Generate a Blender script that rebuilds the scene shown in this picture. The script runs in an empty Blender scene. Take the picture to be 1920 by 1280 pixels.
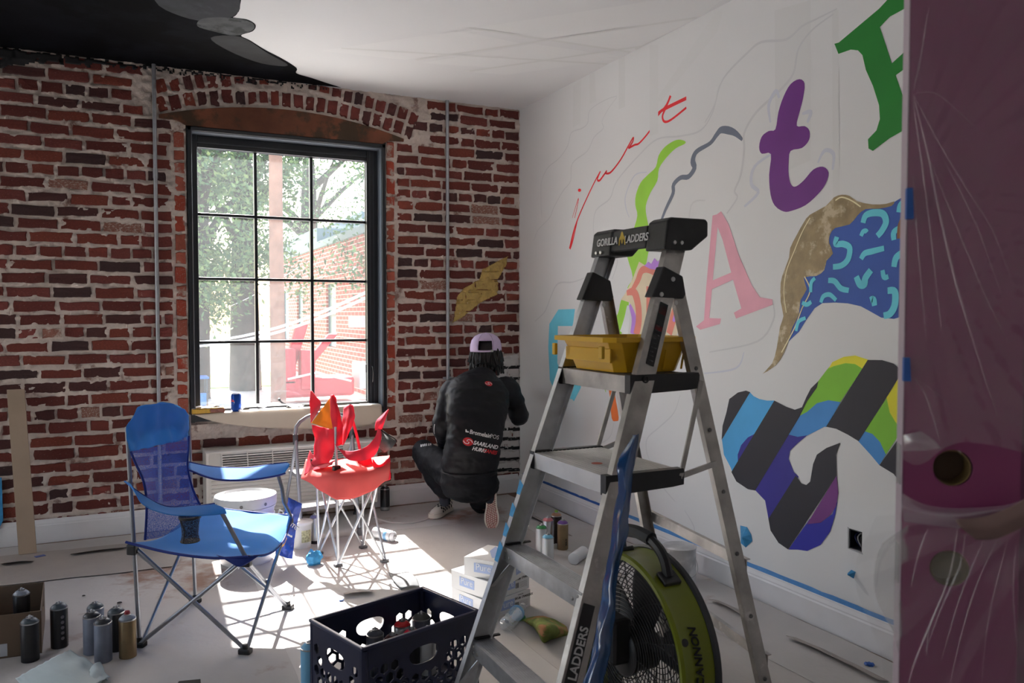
import bpy, bmesh, math, random
import numpy as np
from mathutils import Vector, Matrix, noise
from mathutils.bvhtree import BVHTree
from mathutils.geometry import tessellate_polygon
random.seed(7)
S = bpy.context.scene; COL = S.collection
# ------------------------------------------------------------------ camera, world, sun, exposure
EYE = 1.375; YAW = math.radians(25.75); PITCH = math.atan(52/1501); FPX = 1501.0
XW, YW, HC = 2.727, 5.521, 2.925          # right wall, back wall, ceiling height
cd = bpy.data.cameras.new('camera'); cam = bpy.data.objects.new('camera', cd); COL.objects.link(cam)
cd.sensor_width = 36; cd.lens = 36*FPX/1920; cd.clip_start = 0.05; cd.clip_end = 300
cam.location = (0, 0, EYE); cam.rotation_euler = (math.pi/2-PITCH, 0, -YAW)
cd.dof.use_dof = True; cd.dof.focus_distance = 4.6; cd.dof.aperture_fstop = 6.3
S.camera = cam
W = bpy.data.worlds.new('world'); S.world = W; W.use_nodes = True
nt = W.node_tree; bg = nt.nodes['Background']
sky = nt.nodes.new('ShaderNodeTexSky'); sky.sky_type = 'NISHITA'; sky.sun_disc = False
sky.sun_elevation = math.radians(43.5); sky.sun_rotation = math.radians(-1.3); sky.air_density = 1.2; sky.dust_density = 3
nt.links.new(sky.outputs[0], bg.inputs[0]); bg.inputs[1].default_value = 1.1
sd = bpy.data.lights.new('sun', 'SUN'); sun = bpy.data.objects.new('sun', sd); COL.objects.link(sun)
sd.energy = 36; sd.angle = math.radians(0.6); sd.color = (1, .97, .93)
d = Vector((-0.023, -1, -math.tan(math.radians(43.5)))).normalized()
sun.rotation_euler = d.to_track_quat('-Z', 'Y').to_euler(); sun.location = (0, 12, 12)
def area(name, loc, target, sx, sy, power, color=(1, 1, 1)):
    l = bpy.data.lights.new(name, 'AREA'); l.shape = 'RECTANGLE'; l.size = sx; l.size_y = sy; l.energy = power; l.color = color
    o = bpy.data.objects.new(name, l); COL.objects.link(o); o.location = loc
    o.rotation_euler = (Vector(target)-Vector(loc)).to_track_quat('-Z', 'Y').to_euler(); return o
# unseen fill lamps added at made-up openings in the brick wall and left wall
area('fill_back_wall', (-2.95, 5.50, 1.6), (-.6, 0, 1.2), 1.25, 1.65, 26, (.94, .97, 1))
area('fill_left_wall', (-4.9, 2.6, 1.6), (2.7, 3.2, 1.3), 2.0, 1.5, 10, (.94, .97, 1))
S.view_settings.view_transform = 'Standard'; S.view_settings.look = 'None'
S.view_settings.gamma = 1; S.view_settings.use_curve_mapping = False; S.view_settings.exposure = -0.38

# ------------------------------------------------------------------ measuring helpers: pixel of the photograph -> point on a real plane
Fv = Vector((math.sin(YAW)*math.cos(PITCH), math.cos(YAW)*math.cos(PITCH), -math.sin(PITCH)))
Rv = Vector((math.cos(YAW), -math.sin(YAW), 0)); Uv = Rv.cross(Fv)
CAMP = Vector((0, 0, EYE))
def ray(px, py): return Fv+Rv*((px-960)/FPX)-Uv*((py-640)/FPX)
def fl(px, py, z=0.0): r = ray(px, py); return CAMP+r*((z-EYE)/r.z)
def onx(px, py, x=XW): r = ray(px, py); return CAMP+r*(x/r.x)
def ony(px, py, y=YW): r = ray(px, py); return CAMP+r*(y/r.y)
def at(px, py, Z): return CAMP+ray(px, py)*Z
V = Vector
# ------------------------------------------------------------------ materials
MATS = {}
def M(name, col, rough=.5, metal=0, nz=None, bump=None, alpha=None, trans=None, spec=None, sheen=None, col2=None, coat=None):
    """procedural principled material. nz=(scale, amount): tone variation; col2=(colour, scale, threshold): patches of another colour"""
    if name in MATS: return MATS[name]
    m = bpy.data.materials.new(name); m.use_nodes = True; t = m.node_tree; p = t.nodes['Principled BSDF']
    c = tuple(col)+(1,)
    p.inputs['Base Color'].default_value = c; p.inputs['Roughness'].default_value = rough; p.inputs['Metallic'].default_value = metal
    if spec is not None: p.inputs['Specular IOR Level'].default_value = spec
    if sheen: p.inputs['Sheen Weight'].default_value = sheen
    if coat: p.inputs['Coat Weight'].default_value = coat
    if trans is not None: p.inputs['Transmission Weight'].default_value = trans
    if alpha is not None: p.inputs['Alpha'].default_value = alpha
    geo = t.nodes.new('ShaderNodeTexCoord')
    last = None
    if nz is None: nz = (9, .03)
    n = t.nodes.new('ShaderNodeTexNoise'); n.inputs['Scale'].default_value = nz[0]; n.inputs['Detail'].default_value = 6
    t.links.new(geo.outputs['Object'], n.inputs['Vector'])
    r = t.nodes.new('ShaderNodeMapRange'); r.inputs[1].default_value = .3; r.inputs[2].default_value = .7
    r.inputs[3].default_value = 1-nz[1]; r.inputs[4].default_value = 1+nz[1]
    t.links.new(n.outputs['Fac'], r.inputs[0])
    mx = t.nodes.new('ShaderNodeVectorMath'); mx.operation = 'SCALE'; mx.inputs[0].default_value = col
    t.links.new(r.outputs[0], mx.inputs['Scale']); last = mx.outputs[0]
    if col2:
        n2 = t.nodes.new('ShaderNodeTexNoise'); n2.inputs['Scale'].default_value = col2[1]; n2.inputs['Detail'].default_value = 7; n2.inputs['Roughness'].default_value = .65
        t.links.new(geo.outputs['Object'], n2.inputs['Vector'])
        r2 = t.nodes.new('ShaderNodeMapRange'); r2.inputs[1].default_value = col2[2]-.03; r2.inputs[2].default_value = col2[2]+.05
        t.links.new(n2.outputs['Fac'], r2.inputs[0])
        m2 = t.nodes.new('ShaderNodeMix'); m2.data_type = 'RGBA'; m2.inputs[7].default_value = tuple(col2[0])+(1,)
        t.links.new(r2.outputs[0], m2.inputs[0]); t.links.new(last, m2.inputs[6]); last = m2.outputs[2]
    t.links.new(last, p.inputs['Base Color'])
    if bump:
        b = t.nodes.new('ShaderNodeBump'); b.inputs['Strength'].default_value = bump[1]; b.inputs['Distance'].default_value = .01
        nb = t.nodes.new('ShaderNodeTexNoise'); nb.inputs['Scale'].default_value = bump[0]; nb.inputs['Detail'].default_value = 5
        t.links.new(geo.outputs['Object'], nb.inputs['Vector']); t.links.new(nb.outputs['Fac'], b.inputs['Height'])
        t.links.new(b.outputs['Normal'], p.inputs['Normal'])
    MATS[name] = m; return m
def SR(r, g, b):                                   # 8-bit sRGB -> linear
    f = lambda v: (v/255/12.92) if v/255 <= .04045 else ((v/255+.055)/1.055)**2.4
    return (f(r), f(g), f(b))
def film(name, col, alpha, rough=.2, trl=.5, gloss=.06):
    """thin translucent plastic: transparent + translucent + gloss"""
    m = bpy.data.materials.new(name); m.use_nodes = True; t = m.node_tree; t.nodes.clear()
    o = t.nodes.new('ShaderNodeOutputMaterial'); tr = t.nodes.new('ShaderNodeBsdfTransparent')
    di = t.nodes.new('ShaderNodeBsdfDiffuse'); tl = t.nodes.new('ShaderNodeBsdfTranslucent'); gl = t.nodes.new('ShaderNodeBsdfGlossy')
    di.inputs[0].default_value = tuple(col)+(1,); tl.inputs[0].default_value = tuple(col)+(1,); gl.inputs['Roughness'].default_value = rough
    a = t.nodes.new('ShaderNodeMixShader'); a.inputs[0].default_value = trl; t.links.new(di.outputs[0], a.inputs[1]); t.links.new(tl.outputs[0], a.inputs[2])
    b = t.nodes.new('ShaderNodeMixShader'); b.inputs[0].default_value = alpha; t.links.new(tr.outputs[0], b.inputs[1]); t.links.new(a.outputs[0], b.inputs[2])
    c = t.nodes.new('ShaderNodeMixShader'); c.inputs[0].default_value = gloss; t.links.new(b.outputs[0], c.inputs[1]); t.links.new(gl.outputs[0], c.inputs[2])
    t.links.new(c.outputs[0], o.inputs[0]); MATS[name] = m; return m
def meshcloth(name, col, scale, thr):
    """woven see-through mesh: real holes by a fine weave pattern"""
    m = M(name, col, .7); t = m.node_tree; p = t.nodes['Principled BSDF']
    tc = t.nodes.new('ShaderNodeTexCoord'); v = t.nodes.new('ShaderNodeTexVoronoi'); v.inputs['Scale'].default_value = scale
    t.links.new(tc.outputs['Object'], v.inputs['Vector'])
    g = t.nodes.new('ShaderNodeMath'); g.operation = 'GREATER_THAN'; g.inputs[1].default_value = thr
    t.links.new(v.outputs['Distance'], g.inputs[0]); t.links.new(g.outputs[0], p.inputs['Alpha']); return m
alu = M('brushed_aluminium', (.55, .56, .58), .38, .9, (30, .1), (120, .05))
alud = M('worn_dark_aluminium', (.42, .40, .38), .42, .85, (12, .25), (90, .08), col2=((.62, .6, .58), 9, .62))
steel = M('grey_steel_tube', (.30, .31, .34), .35, .8, (20, .1))
silver = M('silver_tube', (.62, .63, .65), .3, .8, (20, .1))
blk = M('black_plastic', (.012, .012, .014), .45, 0, (30, .2), (60, .05))
blkm = M('matte_black', (.008, .008, .010), .7)
wht = M('white_paint', (.78, .78, .79), .45)
screw = M('screw_metal', (.5, .5, .5), .3, 1)
# ------------------------------------------------------------------ mesh builder (authored in world space unless org is zero)
ORG = {}
class MB:
    def __init__(s): s.v = []; s.f = []; s.mi = []
    def add(s, vs, fs, mi=0):
        b = len(s.v); s.v += [tuple(v) for v in vs]; s.f += [tuple(i+b for i in f) for f in fs]; s.mi += [mi]*len(fs); return s
    def box(s, c, size, rot=None, mi=0, taper=1.0):
        c = V(c); h = V(size)/2; R = rot if rot is not None else Matrix.Identity(3); vs = []
        for z in (-1, 1):
            k = taper if z > 0 else 1
            for x, y in ((-1, -1), (1, -1), (1, 1), (-1, 1)): vs.append(c+R@V((x*h.x*k, y*h.y*k, z*h.z)))
        return s.add(vs, [(3, 2, 1, 0), (4, 5, 6, 7), (0, 1, 5, 4), (1, 2, 6, 5), (2, 3, 7, 6), (3, 0, 4, 7)], mi)
    def bx(s, x0, x1, y0, y1, z0, z1, mi=0): return s.box(((x0+x1)/2, (y0+y1)/2, (z0+z1)/2), (abs(x1-x0), abs(y1-y0), abs(z1-z0)), None, mi)
    def tube(s, pts, r, n=10, closed=False, cap=True, mi=0):
        pts = [V(p) for p in pts]; rs = r if isinstance(r, (list, tuple)) else [r]*len(pts); m = len(pts); vs = []; fs = []
        t0 = (pts[1]-pts[0]).normalized(); up = V((0, 0, 1)) if abs(t0.z) < .9 else V((1, 0, 0)); nrm = t0.cross(up).normalized()
        for i, p in enumerate(pts):
            if closed: t = (pts[(i+1) % m]-pts[i-1])
            else: t = pts[min(i+1, m-1)]-pts[max(i-1, 0)]
            t.normalize(); nrm = (nrm-t*nrm.dot(t)); nrm.normalize(); b = t.cross(nrm)
            for k in range(n):
                a = 2*math.pi*k/n; vs.append(p+(nrm*math.cos(a)+b*math.sin(a))*rs[i])
        for i in range(m if closed else m-1):
            j = (i+1) % m
            for k in range(n): fs.append((i*n+k, i*n+(k+1) % n, j*n+(k+1) % n, j*n+k))
        if cap and not closed: fs += [tuple(range(n))[::-1], tuple((m-1)*n+k for k in range(n))]
        return s.add(vs, fs, mi)
    def lathe(s, prof, n=24, c=(0, 0, 0), axis=None, mi=0, closed=False):
        """prof: (r, h) pairs; axis: direction vector (default z)"""
        c = V(c); ax = V(axis).normalized() if axis is not None else V((0, 0, 1)); q = V((0, 0, 1)).rotation_difference(ax); vs = []; fs = []
        for r, h in prof:
            for k in range(n): a = 2*math.pi*k/n; vs.append(c+q@V((r*math.cos(a), r*math.sin(a), h)))
        m = len(prof)
        for i in range(m if closed else m-1):
            j = (i+1) % m
            for k in range(n): fs.append((i*n+k, i*n+(k+1) % n, j*n+(k+1) % n, j*n+k))
        if not closed:
            if prof[0][0] > 1e-5: fs.append(tuple(range(n))[::-1])
            if prof[-1][0] > 1e-5: fs.append(tuple((m-1)*n+k for k in range(n)))
        return s.add(vs, fs, mi)
    def prism(s, poly, ext, mi=0):
        """poly: 3D points of a planar outline; ext: extrusion vector"""
        poly = [V(p) for p in poly]; n = len(poly); e = V(ext); tr = tessellate_polygon([poly])
        vs = poly+[p+e for p in poly]; fs = [tuple(t) for t in tr]+[tuple(i+n for i in t[::-1]) for t in tr]
        fs += [(i, (i+1) % n, (i+1) % n+n, i+n) for i in range(n)]
        return s.add(vs, fs, mi)
    def sweep(s, sec, p0, p1, u, v, mi=0):
        """straight sweep of a 2D section (list of (a,b)) with axes u,v"""
        p0, p1, u, v = V(p0), V(p1), V(u), V(v); n = len(sec)
        a = [p0+u*x+v*y for x, y in sec]; b = [p1+u*x+v*y for x, y in sec]; tr = tessellate_polygon([[V((x, y, 0)) for x, y in sec]])
        fs = [tuple(t) for t in tr]+[tuple(i+n for i in t[::-1]) for t in tr]+[(i, (i+1) % n, (i+1) % n+n, i+n) for i in range(n)]
        return s.add(a+b, fs, mi)
    def build(s, name, mat, parent=None, smooth=False, bevel=0, solid=0, label=None, world=True, fix=True, seg=2):
        me = bpy.data.meshes.new(name); o = bpy.data.objects.new(name, me); COL.objects.link(o)
        if parent is not None:
            o.parent = parent; org = ORG.get(parent.name, V((0, 0, 0)))
        elif world and s.v:
            a = np.array(s.v); org = V(((a[:, 0].min()+a[:, 0].max())/2, (a[:, 1].min()+a[:, 1].max())/2, a[:, 2].min()))
            o.location = org
        else: org = V((0, 0, 0))
        ORG[o.name] = org
        me.from_pydata([tuple(V(v)-org) for v in s.v], [], s.f)
        for mm in (mat if isinstance(mat, (list, tuple)) else [mat]): me.materials.append(mm)
        if any(s.mi): me.polygons.foreach_set('material_index', s.mi)
        me.update()
        if fix:
            b = bmesh.new(); b.from_mesh(me); bmesh.ops.recalc_face_normals(b, faces=b.faces); b.to_mesh(me); b.free()
        if smooth: shade(me, 40 if smooth is True else smooth)
        if solid:
            md = o.modifiers.new('solid', 'SOLIDIFY'); md.thickness = solid; md.offset = 0
        if bevel:
            md = o.modifiers.new('bevel', 'BEVEL'); md.width = bevel; md.segments = seg; md.limit_method = 'ANGLE'; md.angle_limit = math.radians(35)
        if label: o['label'] = label
        return o
def shade(me, ang=40):
    me.polygons.foreach_set('use_smooth', [True]*len(me.polygons))
    b = bmesh.new(); b.from_mesh(me); c = math.radians(ang)
    for e in b.edges:
        e.smooth = not (len(e.link_faces) == 2 and e.calc_face_angle(0) > c)
    b.to_mesh(me); b.free()
def thing(name, label, cat, loc=(0, 0, 0), group=None, rot=None):
    o = bpy.data.objects.new(name, None); COL.objects.link(o); o.location = loc; o.empty_display_size = .05
    if rot: o.rotation_euler = rot
    o['label'] = label; o['category'] = cat
    if group: o['group'] = group
    ORG[o.name] = V(loc) if rot is None else V((0, 0, 0)); return o
def tag(o, label, cat, group=None):
    o['label'] = label; o['category'] = cat
    if group: o['group'] = group
    return o
def struct(o): o['kind'] = 'structure'; return o
def cat_rom(pts, k=4, closed=False):
    P = [np.array(p, float) for p in pts]; n = len(P); out = []
    rng = range(n) if closed else range(n-1)
    for i in rng:
        if closed: a, b, c, d_ = P[i-1], P[i], P[(i+1) % n], P[(i+2) % n]
        else: a, b, c, d_ = P[max(i-1, 0)], P[i], P[i+1], P[min(i+2, n-1)]
        for j in range(k):
            t = j/k; out.append(.5*((2*b)+(-a+c)*t+(2*a-5*b+4*c-d_)*t*t+(-a+3*b-3*c+d_)*t**3))
    if not closed: out.append(P[-1])
    return out
def sheet(rows, k=4, wr=0.0, ws=9.0, seed=0, mb=None, wdir=None):
    """smooth surface through a grid of control points, with noise wrinkles"""
    R = [cat_rom(r, k) for r in rows]; Cn = [cat_rom([r[j] for r in R], k) for j in range(len(R[0]))]
    nj = len(Cn); ni = len(Cn[0]); mb = mb or MB(); vs = []
    for j in range(nj):
        for i in range(ni):
            p = V(Cn[j][i])
            if wr:
                w = noise.noise(p*ws+V((seed*7.1, 0, 0)))+.5*noise.noise(p*ws*2.3+V((0, seed*3.3, 0)))
                w2 = noise.noise(p*ws+V((0, 11.3, seed*5.1)))
                p = p+(V(wdir)*w*wr if wdir is not None else V((w, w2, noise.noise(p*ws*.9+V((3, 1, seed)))))*wr)
            vs.append(p)
    mb.add(vs, [(j*ni+i, (j+1)*ni+i, (j+1)*ni+i+1, j*ni+i+1) for j in range(nj-1) for i in range(ni-1)]); return mb
def to_mesh_obj(o, name=None):
    """bake modifiers of o to real mesh"""
    bpy.context.view_layer.update(); dg = bpy.context.evaluated_depsgraph_get()
    me = bpy.data.meshes.new_from_object(o.evaluated_get(dg)); o.modifiers.clear(); o.data = me; return o
def text_mesh(body, size, o, xd, yd, mat, parent, name='lettering', shear=0, depth=.0006, bold=0, align='LEFT', label=None, space=1.0, xs=1.0):
    cu = bpy.data.curves.new('t', 'FONT'); cu.body = body; cu.size = size; cu.shear = shear; cu.extrude = depth; cu.offset = bold; cu.align_x = align
    cu.resolution_u = 3; cu.space_character = space
    tmp = bpy.data.objects.new('t', cu); COL.objects.link(tmp); bpy.context.view_layer.update()
    me = bpy.data.meshes.new_from_object(tmp.evaluated_get(bpy.context.evaluated_depsgraph_get()))
    COL.objects.unlink(tmp); bpy.data.objects.remove(tmp); bpy.data.curves.remove(cu)
    xd, yd = V(xd).normalized(), V(yd).normalized(); zd = xd.cross(yd); yd = zd.cross(xd).normalized()
    org = ORG.get(parent.name, V((0, 0, 0))) if parent is not None else V((0, 0, 0)); o = V(o)
    for v in me.vertices: v.co = o+xd*v.co.x*xs+yd*v.co.y+zd*v.co.z-org
    me.materials.clear(); me.materials.append(mat); ob = bpy.data.objects.new(name, me); COL.objects.link(ob); ob.parent = parent
    if label: ob['label'] = label
    return ob
# ================================================================== SETTING
# ---- floor with paper drop cloth
paper = M('floor_paper_mat', SR(184, 180, 177), .85, 0, (1.6, .10), (26, .25), col2=(SR(150, 122, 108), 1.1, .60))
paper2 = M('floor_paper_mat2', SR(192, 189, 187), .85, 0, (2.2, .08), (20, .25), col2=(SR(158, 132, 118), 1.6, .64))
wood = M('floor_wood', SR(120, 92, 74), .6, 0, (6, .2))
m = MB(); m.bx(-5.1, XW+.12, -2.5, YW+.25, -.12, 0); floor = struct(m.build('floor', wood))
ORGF = ORG['floor']
rp = random.Random(3)
def paper_sheet(x0, x1, y0, y1, z, a=0, mt=paper, torn=True):
    n = 26; pts = []
    for i in range(n): pts.append((x0+(x1-x0)*i/n, y0))
    for i in range(n): pts.append((x1, y0+(y1-y0)*i/n))
    for i in range(n): pts.append((x1-(x1-x0)*i/n, y1))
    for i in range(n): pts.append((x0, y1-(y1-y0)*i/n))
    cx, cy = (x0+x1)/2, (y0+y1)/2; out = []
    for k, (x, y) in enumerate(pts):
        w = noise.noise(V((x*3+z*900, y*3, z*3000)))*.018 if torn else 0
        dx, dy = x-cx, y-cy; x2 = cx+dx*math.cos(a)-dy*math.sin(a)+w; y2 = cy+dx*math.sin(a)+dy*math.cos(a)+w
        out.append((min(x2, XW-.02), min(y2, YW-.02), z))
    mb = MB(); mb.prism(out, (0, 0, .0012)); return mb.build('paper_sheet', mt, floor)
paper_sheet(-4.9, .62, -2.4, YW-.05, .0003, .006, paper)
paper_sheet(.55, 1.55, -2.4, YW-.05, .0018, -.01, paper2)
paper_sheet(1.5, 2.42, -2.4, 5.1, .0033, .012, paper)
paper_sheet(-1.4, 2.6, 4.85, YW-.06, .0048, -.004, paper2)
paper_sheet(-1.9, .25, 4.72, 5.3, .0063, -.05, M('floor_paper_brown', SR(168, 160, 154), .85, 0, (3, .1), (20, .2)))
paper_sheet(2.28, XW-.03, 1.2, 5.3, .0063, .0, paper2)
# curled torn edges and seams (lifted strips, dark slit beneath)
for k, (px0, py0, px1, py1) in enumerate([(132, 1043, 238, 1030), (1330, 1128, 1402, 1164), (1475, 1198, 1650, 1282), (990, 968, 1060, 1006), (0, 1062, 60, 1056), (645, 1118, 700, 1112), (1115, 1062, 1160, 1085), (1100, 1190, 1110, 1240)]):
    a, b = fl(px0, py0, .008), fl(px1, py1, .008); mid = (a+b)/2; t = (b-a); nn = V((-t.y, t.x, 0)).normalized()
    rows = [[a-nn*.004, mid+V((0, 0, .004)), b-nn*.004], [a+nn*.05, mid+nn*.06, b+nn*.05]]
    for p in rows[0]: p.z += .016
    sheet(rows, 5, .002, 12, k).build('torn_paper_edge', M('floor_paper_brown', (1, 1, 1)), floor, True, solid=.001)
# ---- ceiling
ceilm = M('ceiling_paint', (.80, .80, .81), .7, 0, (.8, .015))
m = MB(); m.bx(-5.1, XW+.12, -2.5, YW+.25, HC, HC+.12); ceiling = struct(m.build('ceiling', ceilm))
CL = [0]
def ceil_poly(pts, dz, mt, name, label, smooth=True, th=.0006):
    CL[0] += 1; dz += CL[0]*2e-5
    P = cat_rom(pts, 4, True) if smooth else pts
    Q = [fl(p[0], p[1], HC) for p in P]; Q = [V((min(q.x, XW-.002), min(q.y, YW+.01), HC-dz)) for q in Q]
    mb = MB(); mb.add(Q, [tuple(t) for t in tessellate_polygon([Q])]); return mb.build(name, mt, ceiling, label=label)
def cpw(pts, dz, mt, name, label):
    Q = [V((x, y, HC-dz)) for x, y in pts]; mb = MB(); mb.add(Q, [tuple(t) for t in tessellate_polygon([Q])]); return mb.build(name, mt, ceiling, label=label)
cloudb = M('black_cloud_paint', (.006, .0065, .009), .9, 0, (3, .4), col2=((.003, .003, .004), 2.2, .5), spec=.08)
cloudg = M('grey_cloud_paint', (.035, .04, .046), .9, 0, (5, .5), col2=((.03, .032, .04), 6, .5))
# outline traced on the ceiling plane, then carried on beyond the frame
edge = [(452, -30), (452, 0), (445, 25), (437, 33), (462, 36), (479, 46), (474, 58), (452, 66), (470, 76), (497, 93), (530, 110), (556, 127), (556, 137), (585, 146), (612, 155), (640, 164)]
E1 = [fl(p[0], p[1], HC) for p in cat_rom(edge, 4)]
pts = [(e.x, min(e.y, YW+.01)) for e in E1]+[(pts_x, YW+.01) for pts_x in (.8, -.5, -1.9)]+[(-1.9, 3.2), (-1.2, 2.9), (-.2, 2.9)]
cpw(pts, .0012, cloudb, 'painted_cloud', 'black cloud painted on the ceiling')
ceil_poly([(300, -60), (440, -60), (450, 0), (443, 26), (400, 40), (340, 30), (290, 0)], .0018, cloudg, 'painted_cloud_puff', 'grey puff in the black cloud')
ceil_poly([(380, 34), (425, 32), (462, 37), (477, 47), (470, 58), (440, 66), (400, 58), (370, 48)], .0022, M('cloud_grey2', (.06, .066, .07), .8, 0, (9, .5), col2=((.018, .02, .022), 8, .52)), 'painted_cloud_puff', 'pale finger of the cloud')
ceil_poly([(395, 70), (450, 68), (500, 98), (540, 122), (490, 118), (430, 95)], .0022, M('cloud_grey3', (.012, .013, .016), .8, 0, (6, .5)), 'painted_cloud_puff', 'dark grey swirl of the cloud')
# faint skylight grid painted on the ceiling
pale = M('pale_grid_paint', (.83, .83, .835), .7, 0, (1, .01)); gline = M('grey_grid_line', (.765, .765, .76), .7, 0, (1, .02))
for q in ([(600, 95), (860, 57), (985, 83), (760, 112)], [(900, 50), (1180, 8), (1390, -30), (1320, 30), (1015, 72)], [(790, 118), (1000, 82), (1160, 105), (950, 128)], [(1030, 74), (1290, 30), (1350, 45), (1190, 98)], [(870, 134), (1090, 105), (1160, 110), (950, 140)]):
    ceil_poly(q, .0008, pale, 'painted_grid_cell', 'faint lighter cell painted on the ceiling', False)
for a, b in (((640, 90), (1180, 122)), ((880, 52), (1200, 100)), ((780, 112), (1310, 32)), ((880, 133), (1220, 84)), ((1320, 60), (1240, 80))):
    A, B = fl(*a, HC), fl(*b, HC); t = (B-A).normalized(); nn = V((-t.y, t.x, 0))*.014; CL[0] += 1
    if max(A.x, B.x) > XW-.01: 
        k = (XW-.01-A.x)/(B.x-A.x); B = A+(B-A)*k
    mb = MB(); mb.add([V((min(p.x, XW-.002), p.y, HC-.0014-CL[0]*2e-5)) for p in (A-nn, B-nn, B+nn, A+nn)], [(0, 1, 2, 3)]); mb.build('painted_grid_line', gline, ceiling)
# ---- side and rear walls outside the frame, with an added fill-light opening at left
wallp = M('wall_paint', (.80, .80, .80), .6, 0, (1.3, .015), (60, .03))
m = MB()
m.bx(-5.1, -5, -2.5, 1.6, 0, HC); m.bx(-5.1, -5, 3.6, YW+.1, 0, HC); m.bx(-5.1, -5, 1.6, 3.6, 0, .85); m.bx(-5.1, -5, 1.6, 3.6, 2.35, HC); struct(m.build('wall_left', wallp))
m = MB(); m.bx(-5.1, XW+.12, -2.6, -2.5, 0, HC); struct(m.build('wall_rear', wallp))
# ---- right wall with a cut-out for the outlet box
oy0, oz1 = onx(1592, 990).y, onx(1592, 990).z; oy1, oz0 = onx(1616, 1035).y, onx(1616, 1035).z
oy0, oy1 = max(oy0, oy1), min(oy0, oy1)
m = MB(); m.bx(XW, XW+.12, oy0, YW+.25, 0, HC); m.bx(XW, XW+.12, -2.5, oy1, 0, HC); m.bx(XW, XW+.12, oy1, oy0, 0, oz0); m.bx(XW, XW+.12, oy1, oy0, oz1, HC); m.bx(XW+.07, XW+.12, oy1, oy0, oz0, oz1)
wall_right = struct(m.build('wall_right', wallp))
t = thing('outlet_box', 'open dark outlet box with loose wires cut into the mural wall', 'outlet box', (XW+.03, (oy0+oy1)/2, oz0))
yy, zz = (oy0+oy1)/2, (oz0+oz1)/2
m = MB(); m.bx(XW+.06, XW+.064, oy1+.002, oy0-.002, oz0+.002, oz1-.002)
for a in ((oy1+.002, oy1+.005, oz0, oz1), (oy0-.005, oy0-.002, oz0, oz1), (oy1, oy0, oz0+.002, oz0+.005), (oy1, oy0, oz1-.005, oz1-.002)): m.bx(XW+.002, XW+.062, *a)
m.build('box', M('dark_box', (.01, .012, .02), .4), t)
for k, c in enumerate(((.02, .03, .12), (.6, .6, .6), (.02, .02, .02))):
    m = MB(); m.tube(cat_rom([(XW+.06, yy+.012-k*.01, oz1-.01), (XW+.02, yy+.02-k*.015, zz+.01), (XW+.03, yy-.005*k, zz-.03), (XW+.055, yy+.01, oz0+.012)], 4), .0028, 6); m.build('wire', M('wire%d' % k, c, .4), t, True)
m = MB(); P = [V((XW-.0015, a, b)) for a, b in ((oy1-.006, oz0-.008), (oy0+.005, oz0-.003), (oy0+.007, oz1+.005), (oy1-.003, oz1+.008))]
m.prism([P[0], P[1], V((XW-.0015, oy0, oz0)), V((XW-.0015, oy1, oz0))], (.001, 0, 0)); m.prism([P[1], P[2], V((XW-.0015, oy0, oz1)), V((XW-.0015, oy0, oz0))], (.001, 0, 0)); m.build('chipped_rim', M('chip', (.5, .5, .52), .8), t)

# ---- brick wall
rb = random.Random(11)
WX0, WX1, WZ0, WZ1 = .367, 1.665, .675, 2.565       # window box outside
arcpts = [ony(p[0], p[1]) for p in ((298, 212), (320, 204), (437, 201), (538, 218), (648, 232), (754, 262))]
def arcz(x):
    # lower edge of the brick arch (a segmental arch over the wooden header)
    c, h = 1.0, .83; return 2.742-.125*((x-c)/h)**2
COURSE = HC/36
bricks = []                                          # (cx, cz, w, h, rot)
def inwin(x0, x1, z0, z1):
    return x1 > .285 and x0 < 1.745 and z1 > .60 and z0 < 2.62
def inarch(x, z): return .14 < x < 1.90 and z > arcz(x)-.05 and z > 2.55
for i in range(36):
    z0 = i*COURSE+.011; h = COURSE-.021; hdr = (i % 6 == 3)
    if z0+h < .13: continue
    x = -1.62-rb.random()*.2
    while x < XW-.01:
        w = (.105 if (hdr or rb.random() < .10) else .212)*(1+rb.uniform(-.07, .07)); x1 = min(x+w, XW-.004)
        if x1-x > .03:
            segs = [(x, x1)]
            if z0+h > .60 and z0 < 2.62 and x1 > .285 and x < 1.745:
                segs = []
                if x < .275: segs.append((x, .272))
                if x1 > 1.755: segs.append((1.758, x1))
            for a, b in segs:
                if b-a < .035: continue
                if z0 > 2.5 and any(inarch(q, z0+h/2) for q in (a+.02, (a+b)/2, b-.02)):
                    if inarch((a+b)/2, z0+h/2) or b-a < .12: continue
                    if inarch(b-.02, z0+h/2): b = a+.11
                    else: a = b-.11
                bricks.append(((a+b)/2, z0+h/2+rb.uniform(-.003, .003)+.007*noise.noise(V((a*1.3, z0*2, 4))), b-a, h*rb.uniform(.86, 1.06), rb.uniform(-.018, .018)))
        x = x1+.016+rb.uniform(-.003, .006)
arch_b = []
for ring, (off, hh) in enumerate(((.060, .095), (.166, .085))):
    x = .20
    while x < 1.84:
        w = .058*rb.uniform(.85, 1.12); xc = x+w/2; sl = -.25*(xc-1.0)/.83**2; ang = math.atan(sl)
        zc = arcz(xc)+off; tilt = -ang*1.8-(.18 if xc > 1.6 else 0)*(xc-1.6)*4
        if zc+hh/2 > HC-.005: hh2 = max(.03, 2*(HC-.006-zc)) if zc < HC-.02 else 0
        else: hh2 = hh*rb.uniform(.88, 1.05)
        if hh2 > .03: arch_b.append((xc-math.sin(ang)*off*.3, zc+rb.uniform(-.006, .006), w, hh2, -ang+rb.uniform(-.05, .05)))
        x += w+.020
jamb_b = []
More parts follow.
